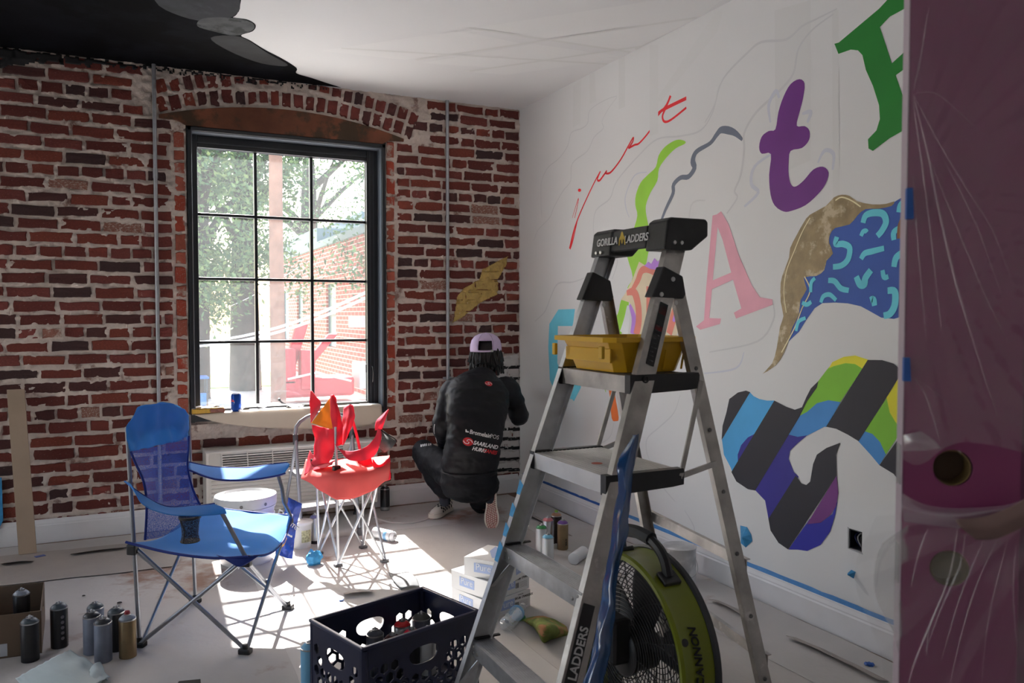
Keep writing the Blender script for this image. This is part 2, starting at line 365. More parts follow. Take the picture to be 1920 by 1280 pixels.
for xc, w0 in ((.322, .062), (1.705, .058)):
    z = .615
    while z < 2.50:
        h = rb.choice((.062, .07, .105, .11))*rb.uniform(.92, 1.05)
        jamb_b.append((xc+rb.uniform(-.003, .003), z+h/2, w0*rb.uniform(.92, 1.03), h, rb.uniform(-.02, .02))); z += h+.017
allb = [(b, 'w') for b in bricks]+[(b, 'a') for b in arch_b]+[(b, 'j') for b in jamb_b]
# mortar relief (numpy value noise) as the wall surface itself, with the window hole
GX0, GX1, GS = -1.75, XW, .0095
nx = int((GX1-GX0)/GS); nz_ = int(HC/GS); xs = np.linspace(GX0, GX1, nx+1); zs = np.linspace(0, HC, nz_+1)
rg = np.random.RandomState(5)
def vnoise(sx, sz, X, Z):
    A = rg.rand(int(6/sx)+4, int(4/sz)+4); u = (X+2)/sx; v = Z/sz; i = np.floor(u).astype(int); j = np.floor(v).astype(int); fu = u-i; fv = v-j
    fu = fu*fu*(3-2*fu); fv = fv*fv*(3-2*fv)
    return (A[i, j]*(1-fu)+A[i+1, j]*fu)*(1-fv)+(A[i, j+1]*(1-fu)+A[i+1, j+1]*fu)*fv-.5
XX, ZZ = np.meshgrid(xs, zs, indexing='ij')
MH = .003+.012*vnoise(.25, .16, XX, ZZ)+.020*vnoise(.042, .026, XX, ZZ)+.016*vnoise(.017, .015, XX, ZZ)
MH = np.clip(MH, -.0085, .020)                        # distance behind the wall plane
# keep joints proud where no brick lies, sink where one does
for (cx, cz, w, h, r), k in allb:
    ia, ib = np.searchsorted(xs, (cx-w/2-.004, cx+w/2+.004)); ja, jb = np.searchsorted(zs, (cz-h/2-.004, cz+h/2+.004))
    MH[ia:ib, ja:jb] += .0022
    ia, ib = np.searchsorted(xs, (cx-w/2+.009, cx+w/2-.009)); ja, jb = np.searchsorted(zs, (cz-h/2+.008, cz+h/2-.008))
    if ib > ia and jb > ja: MH[ia:ib, ja:jb] += .0036
def mort(x, z):
    i = int(min(max((x-GX0)/(GX1-GX0)*nx, 0), nx)); j = int(min(max(z/HC*nz_, 0), nz_)); return MH[i, j]
def surf_depth(x, z):                                # nearest surface of brick or mortar
    d_ = mort(x, z)
    for (cx, cz, w, h, r), k in near_b(x, z):
        if abs(x-cx) < w/2 and abs(z-cz) < h/2: d_ = min(d_, -.001)
    return d_
BUCK = {}
for b in allb:
    for dx in (-1, 0, 1):
        for dz in (-1, 0, 1): BUCK.setdefault((int((b[0][0]+5)/.2)+dx, int(b[0][1]/.2)+dz), []).append(b)
def near_b(x, z): return BUCK.get((int((x+5)/.2), int(z/.2)), [])
vid = np.arange((nx+1)*(nz_+1)).reshape(nx+1, nz_+1)
quads = np.stack([vid[:-1, :-1], vid[1:, :-1], vid[1:, 1:], vid[:-1, 1:]], -1).reshape(-1, 4)
cxm = (XX[:-1, :-1]+GS/2).ravel(); czm = (ZZ[:-1, :-1]+GS/2).ravel()
keep = ~((cxm > WX0-.01) & (cxm < WX1+.01) & (czm > WZ0-.02) & (czm < WZ1+.03)); quads = quads[keep]
co = np.stack([XX, YW+MH, ZZ], -1).reshape(-1, 3)
me = bpy.data.meshes.new('wall_back'); me.vertices.add(len(co)); me.vertices.foreach_set('co', co.ravel())
me.loops.add(len(quads)*4); me.loops.foreach_set('vertex_index', quads.ravel()); me.polygons.add(len(quads))
me.polygons.foreach_set('loop_start', np.arange(len(quads))*4); me.polygons.foreach_set('loop_total', np.full(len(quads), 4)); me.update(); me.validate()
me.polygons.foreach_set('use_smooth', [True]*len(me.polygons))
mortar = M('mortar', SR(206, 192, 182), .9, 0, (9, .16), (70, .5), col2=(SR(140, 112, 102), 7, .62))
me.materials.append(mortar); wall_back = bpy.data.objects.new('wall_back', me); COL.objects.link(wall_back); struct(wall_back); ORG['wall_back'] = V((0, 0, 0))
# solid masonry behind the mortar skin (blocks the sun everywhere but the window and an added fill-light opening)
m = MB(); y0, y1 = YW+.03, YW+.30
m.bx(-5.1, -3.6, y0, y1, -.1, HC+.1); m.bx(-3.6, -2.3, y0, y1, -.1, .75); m.bx(-3.6, -2.3, y0, y1, 2.45, HC+.1); m.bx(-2.3, WX0+.004, y0, y1, -.1, HC+.1); m.bx(WX1-.004, XW+.12, y0, y1, -.1, HC+.1); m.bx(WX0-.01, WX1+.01, y0, y1, -.1, WZ0+.004); m.bx(WX0-.01, WX1+.01, y0, y1, WZ1-.004, HC+.1)
m.build('masonry_core', mortar, wall_back)
m = MB(); m.bx(-2.3, GX0+.01, YW, YW+.03, 0, HC); m.bx(-5.1, -3.6, YW, YW+.03, 0, HC); m.build('masonry_skin', mortar, wall_back)
bcols = [SR(120, 54, 44), SR(104, 46, 40), SR(132, 62, 48), SR(84, 46, 44), SR(124, 60, 54), SR(112, 50, 44), SR(70, 46, 46), SR(146, 98, 84)]
bmats = [M('brick_tone_%d' % i, c, .85, 0, (16, .25), (55, .6), col2=((SR(200, 184, 172) if i % 3 else SR(60, 32, 30)), 11 if i % 2 else 17, .66 if i != 7 else .55)) for i, c in enumerate(bcols)]
bj = [M('new_brick_%d' % i, c, .8, 0, (16, .15), (55, .4), col2=(SR(176, 160, 148), 9, .60)) for i, c in enumerate((SR(160, 66, 46), SR(150, 78, 60), SR(168, 88, 70)))]
def brick_mesh(seed, mat):
    r = random.Random(seed); n = 14; ring = []
    cs = [(-.5, -.5), (-.17, -.5), (.17, -.5), (.5, -.5), (.5, -.15), (.5, .15), (.5, .5), (.17, .5), (-.17, .5), (-.5, .5), (-.5, .15), (-.5, -.15)]
    n = len(cs); vs = []
    for x, z in cs: vs.append((x+r.uniform(-.022, .016), .03, z+r.uniform(-.09, .07)))
    for (x, z), v in zip(cs, list(vs)): vs.append((v[0]*.99, .004, v[2]*.97))
    for (x, z), v in zip(cs, list(vs)[:n]): vs.append((v[0]*.955, -.003+r.uniform(-.001, .0015), v[2]*.86))
    vs.append((0, -.0035, 0))
    fs = []
    for a in (0, n):
        for k in range(n): fs.append((a+k, a+(k+1) % n, a+n+(k+1) % n, a+n+k))
    for k in range(n): fs.append((2*n+k, 2*n+(k+1) % n, 3*n))
    me = bpy.data.meshes.new('brick'); me.from_pydata(vs, [], fs); me.materials.append(mat); me.update(); return me, vs, fs
BMX = {}
def pick(kind, b):
    c, r = b
    if kind == 'j': return ('j', rb.randrange(3), rb.randrange(3))
    w = [5, 5, 3.5, 3.5, 3.5, 4, 2, 1.3]
    return ('w', rb.choices(range(8), w)[0], rb.randrange(4))
def depth_of(b): return math.hypot(b[0], YW)
order = sorted(allb, key=lambda q: -q[0][2]*q[0][3]/max(depth_of(q[0]), 1)**3*(1 if q[0][0] > -.72 else .0001))
vis = [q for q in allb if -.70 < q[0][0]]; 
vis.sort(key=lambda q: -(q[0][2]*q[0][3])/(depth_of(q[0])**3))
single = set(id(q) for q in vis[:300])
stuff = MB(); stuffm = bmats+bj
for q in allb:
    (cx, cz, w, h, r), kind = q; key = pick(kind, (cx, r))
    if key not in BMX: BMX[key] = brick_mesh(hash((key[1], key[2], 3)) % 1000, (bj if key[0] == 'j' else bmats)[key[1]])
    me, vs, fs = BMX[key]
    if id(q) in single:
        o = bpy.data.objects.new('brick', me); COL.objects.link(o); o.parent = wall_back; o.location = (cx, YW, cz); o.rotation_euler = (0, r, 0); o.scale = (w, 1, h)
    else:
        c_, s_ = math.cos(r), math.sin(r)
        stuff.add([(cx+(v[0]*w)*c_+(v[2]*h)*s_, YW+v[1], cz-(v[0]*w)*s_+(v[2]*h)*c_) for v in vs], fs, key[1]+(8 if key[0] == 'j' else 0))
so = stuff.build('bricks', stuffm, wall_back, label='the remaining bricks of the wall'); so['kind'] = 'stuff'
# paint lying on the brick relief: thin skins following bricks and joints
def wall_skin(poly, mt, name, label, cell=.008, lift=.0012, ragged=0.0):
    xs_ = [p[0] for p in poly]; zs_ = [p[1] for p in poly]; mb = MB(); n = len(poly)
    def inside(x, z):
        c = False; j = n-1
        for i in range(n):
            (xi, zi), (xj, zj) = poly[i], poly[j]
            if (zi > z) != (zj > z) and x < (xj-xi)*(z-zi)/(zj-zi)+xi: c = not c
            j = i
        return c
    ia, ib = int(min(xs_)/cell)-1, int(max(xs_)/cell)+2; ja, jb = int(min(zs_)/cell)-1, int(max(zs_)/cell)+2; idx = {}; vs = []; fs = []
    def vv(i, j):
        if (i, j) not in idx: idx[(i, j)] = len(vs); x, z = i*cell, j*cell; vs.append((x, YW+surf_depth(x, z)-lift-.003, z))
        return idx[(i, j)]
    for i in range(ia, ib):
        for j in range(ja, jb):
            x, z = (i+.5)*cell, (j+.5)*cell; w = noise.noise(V((x*30, z*30, 2)))*ragged
            if inside(x+w, z+w): fs.append((vv(i, j), vv(i+1, j), vv(i+1, j+1), vv(i, j+1)))
    mb.add(vs, fs); o = mb.build(name, mt, wall_back, 60, label=label); o.modifiers.new('solid', 'SOLIDIFY').thickness = .001; return o
gold = M('gold_leaf_paint', SR(196, 166, 96), .45, .25, (25, .18), (80, .3), col2=(SR(150, 110, 66), 22, .63))
g = [ony(840+p[0]*.422*1.0-140, 0) if False else ony(700+p[0]/2.37, 100+p[1]/2.37) for p in ((355, 1195), (372, 1080), (400, 1045), (470, 1005), (485, 960), (540, 930), (598, 900), (590, 940), (555, 1000), (550, 1070), (470, 1110), (430, 1145), (390, 1175))]
wall_skin([(p.x, p.z) for p in g], gold, 'gold_patch', 'gold leaf shape painted over the bricks', .006, .001, .006)
# black overspray down from the ceiling onto the top courses
bx = [ony(x, 0).x for x in (0, 60, 200, 330, 560, 636)]
top = [(-1.7, HC-.01), (-1.7, 2.74), (bx[0], 2.80), (bx[1], 2.855), (bx[2], 2.885), (bx[3], 2.90), (bx[4], 2.905), (bx[5], HC-.01)]
wall_skin(top, M('black_overspray', (.012, .012, .014), .8), 'black_overspray', 'black paint run over the top of the wall', .01, .001, .04)
# white ground with black bands in the corner
g = [ony(*p) for p in ((938, 668), (973, 664), (974, 790), (974, 880), (930, 880), (925, 760))]
wall_skin([(p.x, p.z) for p in g], M('white_wall_coat', SR(205, 202, 200), .7), 'white_patch', 'white coat painted over the bricks in the corner', .008, .001, .012)
for py in (688, 709, 738, 804, 822, 839, 860, 880):
    a = ony(915, py+2); b = ony(975, py); z = (a.z+b.z)/2
    wall_skin([(a.x, a.z-.012), (b.x-.004, b.z-.010), (b.x-.004, b.z+.012), (a.x+.1, a.z+.011)], blkm, 'black_band', 'black band painted across the corner bricks', .006, .003, .004)
# ---- baseboards
bbm = M('baseboard_paint', (.78, .78, .795), .4)
bprof = [(0, 0), (0.016, 0), (.016, .105), (.012, .112), (.012, .118), (.006, .132), (.004, .140), (0, .142)]
m = MB(); m.sweep(bprof, (-5, YW-.006, .001), (.44, YW-.006, .001), (0, -1, 0), (0, 0, 1)); struct(m.build('baseboard_left', bbm, bevel=.001))
m = MB(); m.sweep(bprof, (1.545, YW-.006, .001), (XW-.017, YW-.006, .001), (0, -1, 0), (0, 0, 1)); struct(m.build('baseboard_back', bbm, bevel=.001))
m = MB(); m.sweep(bprof, (XW-.001, YW-.006, .001), (XW-.001, -2.4, .001), (-1, 0, 0), (0, 0, 1)); struct(m.build('baseboard_right', bbm, bevel=.001))

# ---- window
black = M('black_frame_paint', (.013, .015, .019), .35, 0, (10, .1)); reveal = M('reveal_paint', (.10, .115, .14), .45)
win = thing('window_1', 'black steel window of twelve panes in the brick wall', 'window', ((WX0+WX1)/2, YW+.06, WZ0)); win['kind'] = 'structure'
for k in ('label', 'category'): del win[k]
fy0, fy1 = YW-.022, YW+.21; ft = .026
m = MB()
m.bx(WX0, WX0+ft, fy0, fy1, WZ0, WZ1); m.bx(WX1-ft, WX1, fy0, fy1, WZ0, WZ1); m.bx(WX0, WX1, fy0, fy1, WZ1-ft, WZ1); m.bx(WX0, WX1, fy0+.03, fy1, WZ0, WZ0+.04)
m.build('frame_box', black, win, bevel=.003)
m = MB(); m.bx(WX0+ft, WX0+ft+.004, fy0+.012, YW+.13, WZ0+.04, WZ1-ft); m.bx(WX1-ft-.004, WX1-ft, fy0+.012, YW+.13, WZ0+.04, WZ1-ft); m.bx(WX0+ft, WX1-ft, fy0+.012, YW+.13, WZ1-ft-.004, WZ1-ft); m.build('reveal_lining', reveal, win)
GY = YW+.14                                           # plane of the glass
A = ony(369, 281, GY); B = ony(683, 303, GY); C_ = ony(370, 763, GY); D_ = ony(689, 752, GY)
gx0, gx1 = A.x, B.x; gz1 = (A.z+B.z)/2; gz0 = (C_.z+D_.z)/2
m = MB(); a, b = WX0+ft+.004, WX1-ft-.004; c, e = WZ0+.04, WZ1-ft-.004
for off, th in ((0, .018), (.02, .012)):
    y_ = GY-.05+off
    m.bx(a+off*.5, gx0-.002, y_, y_+th+.03, c, e); m.bx(gx1+.002, b-off*.5, y_, y_+th+.03, c, e); m.bx(gx0-.002, gx1+.002, y_, y_+th+.03, gz1+.002, e-off*.3); m.bx(gx0-.002, gx1+.002, y_, y_+th+.03, c, gz0-.002)
m.build('sash', black, win, bevel=.004)
m = MB(); m.bx(gx1+.022, gx1+.027, GY-.055, GY-.05, c, e); m.bx(gx1+.05, gx1+.054, GY-.052, GY-.045, c, e); m.bx(gx0, gx1, GY-.056, GY-.05, gz1+.03, gz1+.036); m.build('weather_bead', M('bead', (.05, .055, .065), .3), win)
mxs = [gx0, ony(480, 500, GY).x, ony(584, 500, GY).x, gx1]
mzs = [gz1]+[ony(420, y_, GY).z for y_ in (404, 523, 641)]+[gz0]
for x in mxs[1:3]:
    m = MB(); m.bx(x-.010, x+.010, GY-.022, GY+.022, gz0, gz1); m.build('muntin', black, win, bevel=.003)
for z in mzs[1:4]:
    m = MB(); m.bx(gx0, gx1, GY-.018, GY+.018, z-.0095, z+.0095); m.build('muntin', black, win, bevel=.003)
glass = film('dusty_glass', (.85, .93, .95), .04, .03, .75)
for i in range(3):
    for j in range(4):
        m = MB(); m.add([(mxs[i], GY, mzs[j+1]), (mxs[i+1], GY, mzs[j+1]), (mxs[i+1], GY, mzs[j]), (mxs[i], GY, mzs[j])], [(0, 1, 2, 3)]); m.build('pane', glass, win)
m = MB(); p = ony(686, 690, GY-.055); m.bx(p.x-.006, p.x+.006, p.y-.012, p.y, p.z-.03, p.z+.03); m.build('sash_lock', M('lock_grey', (.35, .35, .36), .35, .6), win, bevel=.002)
for px, py in ((699, 700), (361, 712)):
    p = ony(px, py, GY-.075); m = MB(); m.tube([p+V((0, .012, .05)), p+V((0, -.008, .045)), p+V((.002, -.012, 0)), p+V((.001, -.004, -.06))], .005, 8); m.build('latch_handle', black, win, True)
p = ony(543, 764, GY-.07); m = MB(); m.lathe([(.02, 0), (.02, .008), (.009, .014)], 16, p, (0, -.2, 1)); m.tube([p+V((0, 0, .01)), p+V((-.05, -.02, .035)), p+V((-.07, -.02, .055))], [.007, .006, .005], 8); m.lathe([(.001, 0), (.009, .004), (.009, .018), (.001, .022)], 10, p+V((-.07, -.02, .05)), (-.2, 0, 1)); m.build('crank_handle', black, win, True)
# wooden header above the window
hw = M('header_wood', SR(112, 66, 46), .85, 0, (5, .45), (14, .6), col2=(SR(70, 52, 36), 4, .52))
N = 30; up = []; lo = []
for i in range(N+1):
    x = .205+(1.80-.205)*i/N; up.append(V((x, YW-.018, arcz(x)-.008))); lo.append(V((x, YW-.018, max(WZ1+.002, 0) if .33 < x < 1.68 else min(WZ1+.01+abs(x-1.0)*.03, arcz(x)-.012))))
m = MB(); m.prism(up+lo[::-1], (0, .05, 0)); struct(m.build('trim_1', hw, bevel=.006))
# ---- conduits
cm = M('galvanised_conduit', (.42, .44, .47), .38, .75, (30, .1))
def conduit(x, z0, label, clips, joints):
    t = thing('conduit', label, 'pipe', (x, YW-.02, z0)); m = MB(); m.tube([(x, YW-.022, z0), (x, YW-.022, HC-.001)], .0125, 14); m.build('pipe', cm, t, True)
    for z in joints: m = MB(); m.tube([(x, YW-.022, z-.03), (x, YW-.022, z+.03)], .0155, 14); m.build('coupling', cm, t, True)
    for z in clips: m = MB(); m.bx(x-.035, x+.035, YW-.010, YW-.007, z-.01, z+.01); m.tube([(x-.015, YW-.01, z), (x-.015, YW-.03, z), (x, YW-.038, z), (x+.015, YW-.03, z), (x+.015, YW-.01, z)], .003, 6); m.build('clip', cm, t, True)
cxl = ony(293, 450).x; cxr = ony(837, 400).x
conduit(cxl, .145, 'grey metal conduit running up the brick wall left of the window', (.5,), (2.25,))
conduit(cxr, .145, 'grey metal conduit running up the brick wall right of the window', (.9,), (1.95,))
# ================================================================== MURAL on the right wall (flat paint, children of the wall)
ORG.setdefault('wall_right', V((0, 0, 0)))
def wp(pts, mt, layer=1, name='painted_shape', label=None, smooth=3, closed=True):
    P = cat_rom(pts, smooth, True) if smooth else pts
    _x = lay(layer); Q = [onx(p[0], p[1], _x) for p in P]; mb = MB(); mb.add(Q, [tuple(t) for t in tessellate_polygon([Q])])
    return mb.build(name, mt, wall_right, label=label)
def ws(pts, w, mt, layer=1, name='painted_stroke', label=None, k=5):
    """brush stroke ribbon on the wall; w = width(s) in metres"""
    _x = lay(layer); P = [onx(p[0], p[1], _x) for p in cat_rom(pts, k)]; n = len(P); ws_ = w if isinstance(w, (list, tuple)) else [w]
    L = []; R = []
    for i, p in enumerate(P):
        t = P[min(i+1, n-1)]-P[max(i-1, 0)]; nn = V((0, -t.z, t.y)).normalized(); u = i/(n-1)*(len(ws_)-1); a = int(min(u, len(ws_)-1)); b = min(a+1, len(ws_)-1)
        ww = (ws_[a]*(1-(u-a))+ws_[b]*(u-a))/2; L.append(p+nn*ww); R.append(p-nn*ww)
    mb = MB(); mb.add(L+R, [(i, i+1, n+i+1, n+i) for i in range(n-1)]); return mb.build(name, mt, wall_right, label=label)
def Z(off, sc, pts): return [(off[0]+x/sc, off[1]+y/sc) for x, y in pts]
pm = lambda n, c, nz=(5, .08): M('mural_'+n, tuple(min(v*1.7, .9) for v in SR(*c)), .6, 0, nz)
LAY = [0]
def lay(l): LAY[0] += 1; return XW-.0007*l-LAY[0]*6e-6
red = pm('red', (200, 32, 40)); z1 = (960, 60); k1 = 3.0475
ws(Z(z1, k1, [(345, 1062), (360, 1010), (380, 948), (372, 1000), (358, 1062)]), [.003, .006, .007, .005], red, 1, 'painted_stroke', 'thin red stroke of the j', 3)
ws(Z(z1, k1, [(505, 795), (470, 860), (420, 965), (375, 1070), (350, 1150), (330, 1238)]), [.010, .010, .011, .013, .018, .022], red, 1, label='red descender of the j')
ws(Z(z1, k1, [(330, 1238), (345, 1200), (362, 1130), (375, 1070)]), [.022, .012, .008, .006], red, 1)
ws(Z(z1, k1, [(505, 795), (488, 840), (500, 848), (522, 820), (542, 792), (534, 806), (565, 800), (620, 730), (665, 650), (692, 604), (690, 625), (672, 655), (668, 662), (700, 645), (730, 632), (790, 560), (828, 485), (880, 420), (906, 364)]), [.012, .014, .012, .013, .011, .012, .013, .012, .012, .016], red, 1, label='red script letters of the word just', k=6)
ws(Z(z1, k1, [(906, 364), (880, 430), (860, 480), (872, 512), (910, 500), (996, 432)]), [.018, .015, .015, .014, .013, .013], red, 1, label='red script letter t')
ws(Z(z1, k1, [(825, 472), (870, 440), (996, 378)]), [.012, .02, .02], red, 1, label='red cross stroke of the t')
wp([(1086.6+5*math.cos(a/8*6.283)*.6, 356.5+3*math.sin(a/8*6.283)) for a in range(8)], red, 1, 'painted_dot', 'red dot of the j')
gr = pm('lime', (128, 178, 52)); wp(Z(z1, k1, [(990, 625), (960, 615), (925, 622), (875, 655), (838, 705), (822, 770), (780, 812), (735, 860), (708, 930), (705, 990), (716, 1050), (690, 1140), (658, 1220), (660, 1290), (690, 1400), (660, 1460), (690, 1480), (745, 1400), (775, 1280), (790, 1170), (768, 1050), (765, 990), (790, 920), (830, 850), (840, 780), (880, 720), (935, 665), (985, 640)]), gr, 1, 'painted_wave', 'lime green wave above the ladder')
wp(Z((1000, 370), 3.656, [(640, 650), (600, 710), (585, 780), (562, 840), (555, 940), (600, 940), (625, 870), (645, 790), (655, 705)]), gr, 1, 'painted_wave', 'lower end of the lime wave')
gry = pm('slate', (92, 98, 112)); ws([(1392, 262), (1376, 248), (1354, 243), (1344, 252), (1332, 268), (1310, 281), (1302, 290), (1299, 303), (1302, 315), (1291, 331), (1276, 333), (1263, 346), (1262, 362), (1252, 384), (1245, 400), (1238, 425), (1248, 450), (1258, 480)], [.014, .04, .03, .022, .03, .04, .03, .025, .03, .025, .02, .015, .012], gry, 1, label='dark grey wavy stroke above the ladder', k=4)
pu = pm('purple', (92, 34, 110)); wp(Z((1320, 0), k1, [(545, 452), (575, 478), (566, 560), (546, 640), (530, 718), (575, 720), (603, 748), (600, 800), (560, 845), (495, 862), (484, 930), (484, 1000), (498, 1055), (525, 1065), (570, 1030), (625, 968), (680, 952), (712, 985), (695, 1050), (650, 1110), (580, 1172), (500, 1204), (455, 1208), (405, 1175), (380, 1110), (372, 1000), (382, 880), (330, 878), (315, 840), (330, 780), (370, 748), (408, 738), (425, 640), (455, 550), (495, 480)]), pu, 2, 'painted_letter', 'large purple letter t')
dg = pm('green', (14, 104, 30)); wp(Z((1320, 0), k1, [(745, 250), (770, 243), (1000, 50), (1075, -30), (1110, -120), (1400, -230), (1400, -60), (1260, 10), (1160, 42), (1062, 95), (1005, 155), (1040, 260), (1073, 362), (1130, 310), (1200, 240), (1260, 200), (1260, 330), (1165, 380), (1095, 430), (1130, 530), (1163, 610), (1260, 560), (1260, 690), (1180, 722), (1060, 790), (965, 862), (940, 848), (937, 795), (985, 745), (1005, 680), (1000, 600), (965, 490), (925, 400), (905, 315), (880, 288), (840, 283), (768, 308)]), dg, 2, 'painted_letter', 'huge dark green serif letter beside the purple door', 0)
pk = pm('pink', (222, 138, 152))
wp([(1352, 396), (1366, 420), (1386, 480), (1410, 535), (1425, 557), (1448, 561), (1449, 571), (1380, 597), (1376, 586), (1390, 578), (1376, 530), (1355, 450), (1338, 406)], pk, 2, 'painted_letter', 'thick pink stroke of the letter A', 0)
wp([(1336, 404), (1343, 402), (1346, 420), (1330, 596), (1352, 597), (1350, 607), (1313, 618), (1305, 612), (1320, 600), (1324, 540)], pk, 1, 'painted_letter', 'thin pink stroke of the letter A', 0)
wp([(1330, 528), (1380, 507), (1384, 520), (1328, 545)], pk, 2, 'painted_letter', 'pink crossbar of the letter A', 0)
cy = pm('cyan', (92, 172, 196)); wp([(1030, 607), (1047, 580), (1078, 579), (1074, 611), (1046, 611), (1045, 680), (1052, 700), (1089, 696), (1089, 727), (1076, 752), (1073, 748), (1062, 747), (1042, 738), (1031, 712), (1028, 650)], cy, 1, 'painted_letter', 'cyan letter behind the ladder', 0)
wp(Z((1000, 370), 3.656, [(60, 1000), (95, 820), (150, 765)]), cy, 1) if False else None
orr = pm('orange', (226, 98, 48)); wp([(1136, 700), (1147, 700), (1153, 740), (1160, 783), (1155, 789), (1147, 784), (1143, 740)], orr, 1, 'painted_stroke', 'short orange stroke seen through the ladder')
ws([(1126, 702), (1131, 716), (1136, 735)], [.02, .02, .004], gr, 1, label='short lime stroke seen through the ladder')
crm = pm('cream', (190, 176, 150)); brr = pm('brickred', (190, 112, 98)); lil = pm('lilac', (160, 112, 188))
z4 = (1000, 370); k4 = 3.656
wp(Z(z4, k4, [(725, 440), (680, 560), (635, 650), (600, 700), (660, 720), (700, 800), (690, 940), (985, 945), (1010, 760), (990, 640), (900, 530), (790, 480)]), crm, 1, 'painted_letter_ground', 'cream ground of the half hidden letter', 0)
ws(Z(z4, k4, [(640, 655), (690, 650), (718, 740), (722, 850), (705, 940)]), [.03, .06, .06, .06], brr, 2, label='brick red curve on the cream letter')
ws(Z(z4, k4, [(675, 640), (715, 570), (745, 500), (800, 495), (865, 520)]), [.03, .05, .04, .06], brr, 2)
wp(Z(z4, k4, [(775, 608), (860, 620), (850, 700), (775, 760)]), brr, 3, 'painted_letter', 'brick red top bar of the hidden letter', 0)
wp(Z(z4, k4, [(775, 760), (830, 720), (850, 850), (775, 845)]), brr, 3, 'painted_letter', 'brick red bottom bar of the hidden letter', 0)
ws(Z(z4, k4, [(990, 720), (960, 820), (930, 935)]), [.05, .06, .05], brr, 2)
wp(Z(z4, k4, [(760, 468), (790, 440), (808, 455), (830, 415), (852, 440), (872, 420), (895, 480), (870, 500), (800, 490)]), lil, 2, 'painted_tuft', 'lilac tuft behind the ladder', 0)
ws(Z(z4, k4, [(660, 735), (690, 830), (680, 935)]), [.02, .05, .05], lil, 1, label='lilac shade beside the cream letter')
ws(Z(z4, k4, [(985, 740), (975, 800), (960, 850)]), [.02, .03, .02], lil, 3)
lg = pm('lavendergrey', (190, 192, 206)); ws(Z(z4, k4, [(650, 740), (640, 840), (620, 935)]), [.02, .06, .09], lg, 1)
wp([(1170, 708), (1220, 712), (1280, 724), (1240, 727), (1195, 726)], lg, 1, 'painted_shade', None)
# gold flame, blue leopard field
gd = M('mural_gold', SR(156, 136, 100), .5, .1, (18, .22), (60, .3), col2=(SR(196, 180, 150), 12, .56)); z9 = (1400, 340); k9 = 3.369
gout = [(100, 1215), (160, 1150), (190, 1050), (210, 920), (232, 850), (215, 760), (215, 640), (238, 560), (268, 480), (275, 420), (315, 340), (360, 260), (400, 210), (500, 155), (550, 102), (600, 84), (650, 92), (700, 125), (790, 145), (880, 142), (932, 126), (915, 155), (830, 172), (750, 175), (700, 215), (650, 272), (560, 293), (525, 340), (522, 390), (545, 455), (505, 500), (490, 560), (440, 597), (360, 607), (380, 680), (340, 750), (330, 840), (290, 920), (265, 1005), (235, 1085), (185, 1160)]
blu = pm('royal', (42, 74, 146)); cyl = pm('aqua', (86, 176, 204))
wp(Z(z9, k9, [(932, 130), (990, 95), (1040, 60), (1120, 30), (1120, 850), (1060, 860), (1000, 848), (930, 868), (850, 860), (770, 815), (720, 788), (640, 770), (560, 765), (480, 768), (430, 800), (380, 870), (330, 950), (262, 1012), (280, 920), (320, 840), (335, 740), (360, 680), (350, 610), (430, 590), (480, 560), (500, 500), (535, 455), (510, 390), (515, 340), (555, 285), (640, 265), (690, 215), (750, 170), (830, 165)]), blu, 1, 'painted_field', 'royal blue field with light blue spots', 0)
wp(Z(z9, k9, gout), gd, 2, 'painted_flame', 'gold flame edging the blue spotted field', 2)
ws(Z(z9, k9, [(560, 120), (600, 100), (660, 120), (720, 160)]), .006, pm('palegold', (200, 184, 150)), 3)
ws(Z(z9, k9, [(400, 230), (350, 320), (300, 440), (250, 570), (235, 700), (250, 830)]), .005, pm('palegold', (0, 0, 0)), 3)
ws(Z(z9, k9, [(365, 600), (400, 690), (350, 800), (300, 930), (220, 1080)]), .006, pm('palegold', (0, 0, 0)), 3)
for st, w in (([(735, 262), (752, 215), (800, 198), (860, 205), (880, 255), (855, 310), (825, 345)], 48), ([(722, 345), (735, 318), (752, 312), (760, 322)], 34), ([(570, 350), (562, 395), (610, 395), (650, 420), (640, 490), (600, 530), (545, 540)], 46), ([(722, 490), (745, 455), (790, 442), (868, 422)], 42), ([(1040, 400), (1000, 440), (945, 480), (930, 540)], 46), ([(692, 600), (715, 650), (742, 650), (750, 610), (785, 560)], 52), ([(858, 560), (868, 605), (895, 600)], 36), ([(515, 625), (555, 630), (595, 675), (645, 688)], 42), ([(432, 610), (408, 640), (405, 700)], 32), ([(468, 765), (485, 725), (525, 715), (565, 750)], 34), ([(350, 765), (380, 778), (408, 760)], 34), ([(312, 945), (328, 885), (372, 862)], 30), ([(780, 750), (800, 745), (808, 785)], 46), ([(890, 690), (935, 695), (935, 780), (905, 835), (865, 848)], 50), ([(930, 370), (930, 320), (975, 290)], 40), ([(960, 195), (978, 140), (1050, 110)], 40)):
    ws(Z(z9, k9, st), [w*.00052, w*.0006, w*.0006, w*.00052], cyl, 2 if False else 3, 'painted_spot')
ws(Z(z9, k9, [(970, 360), (975, 280), (1000, 200)]), [.03, .03, .02], pm('brown', (120, 84, 60)), 4, label='brown stroke on the blue field')
ws(Z(z9, k9, [(990, 98), (1020, 80), (1060, 60)]), [.004, .03, .04], pm('darkred', (140, 40, 50)), 3)
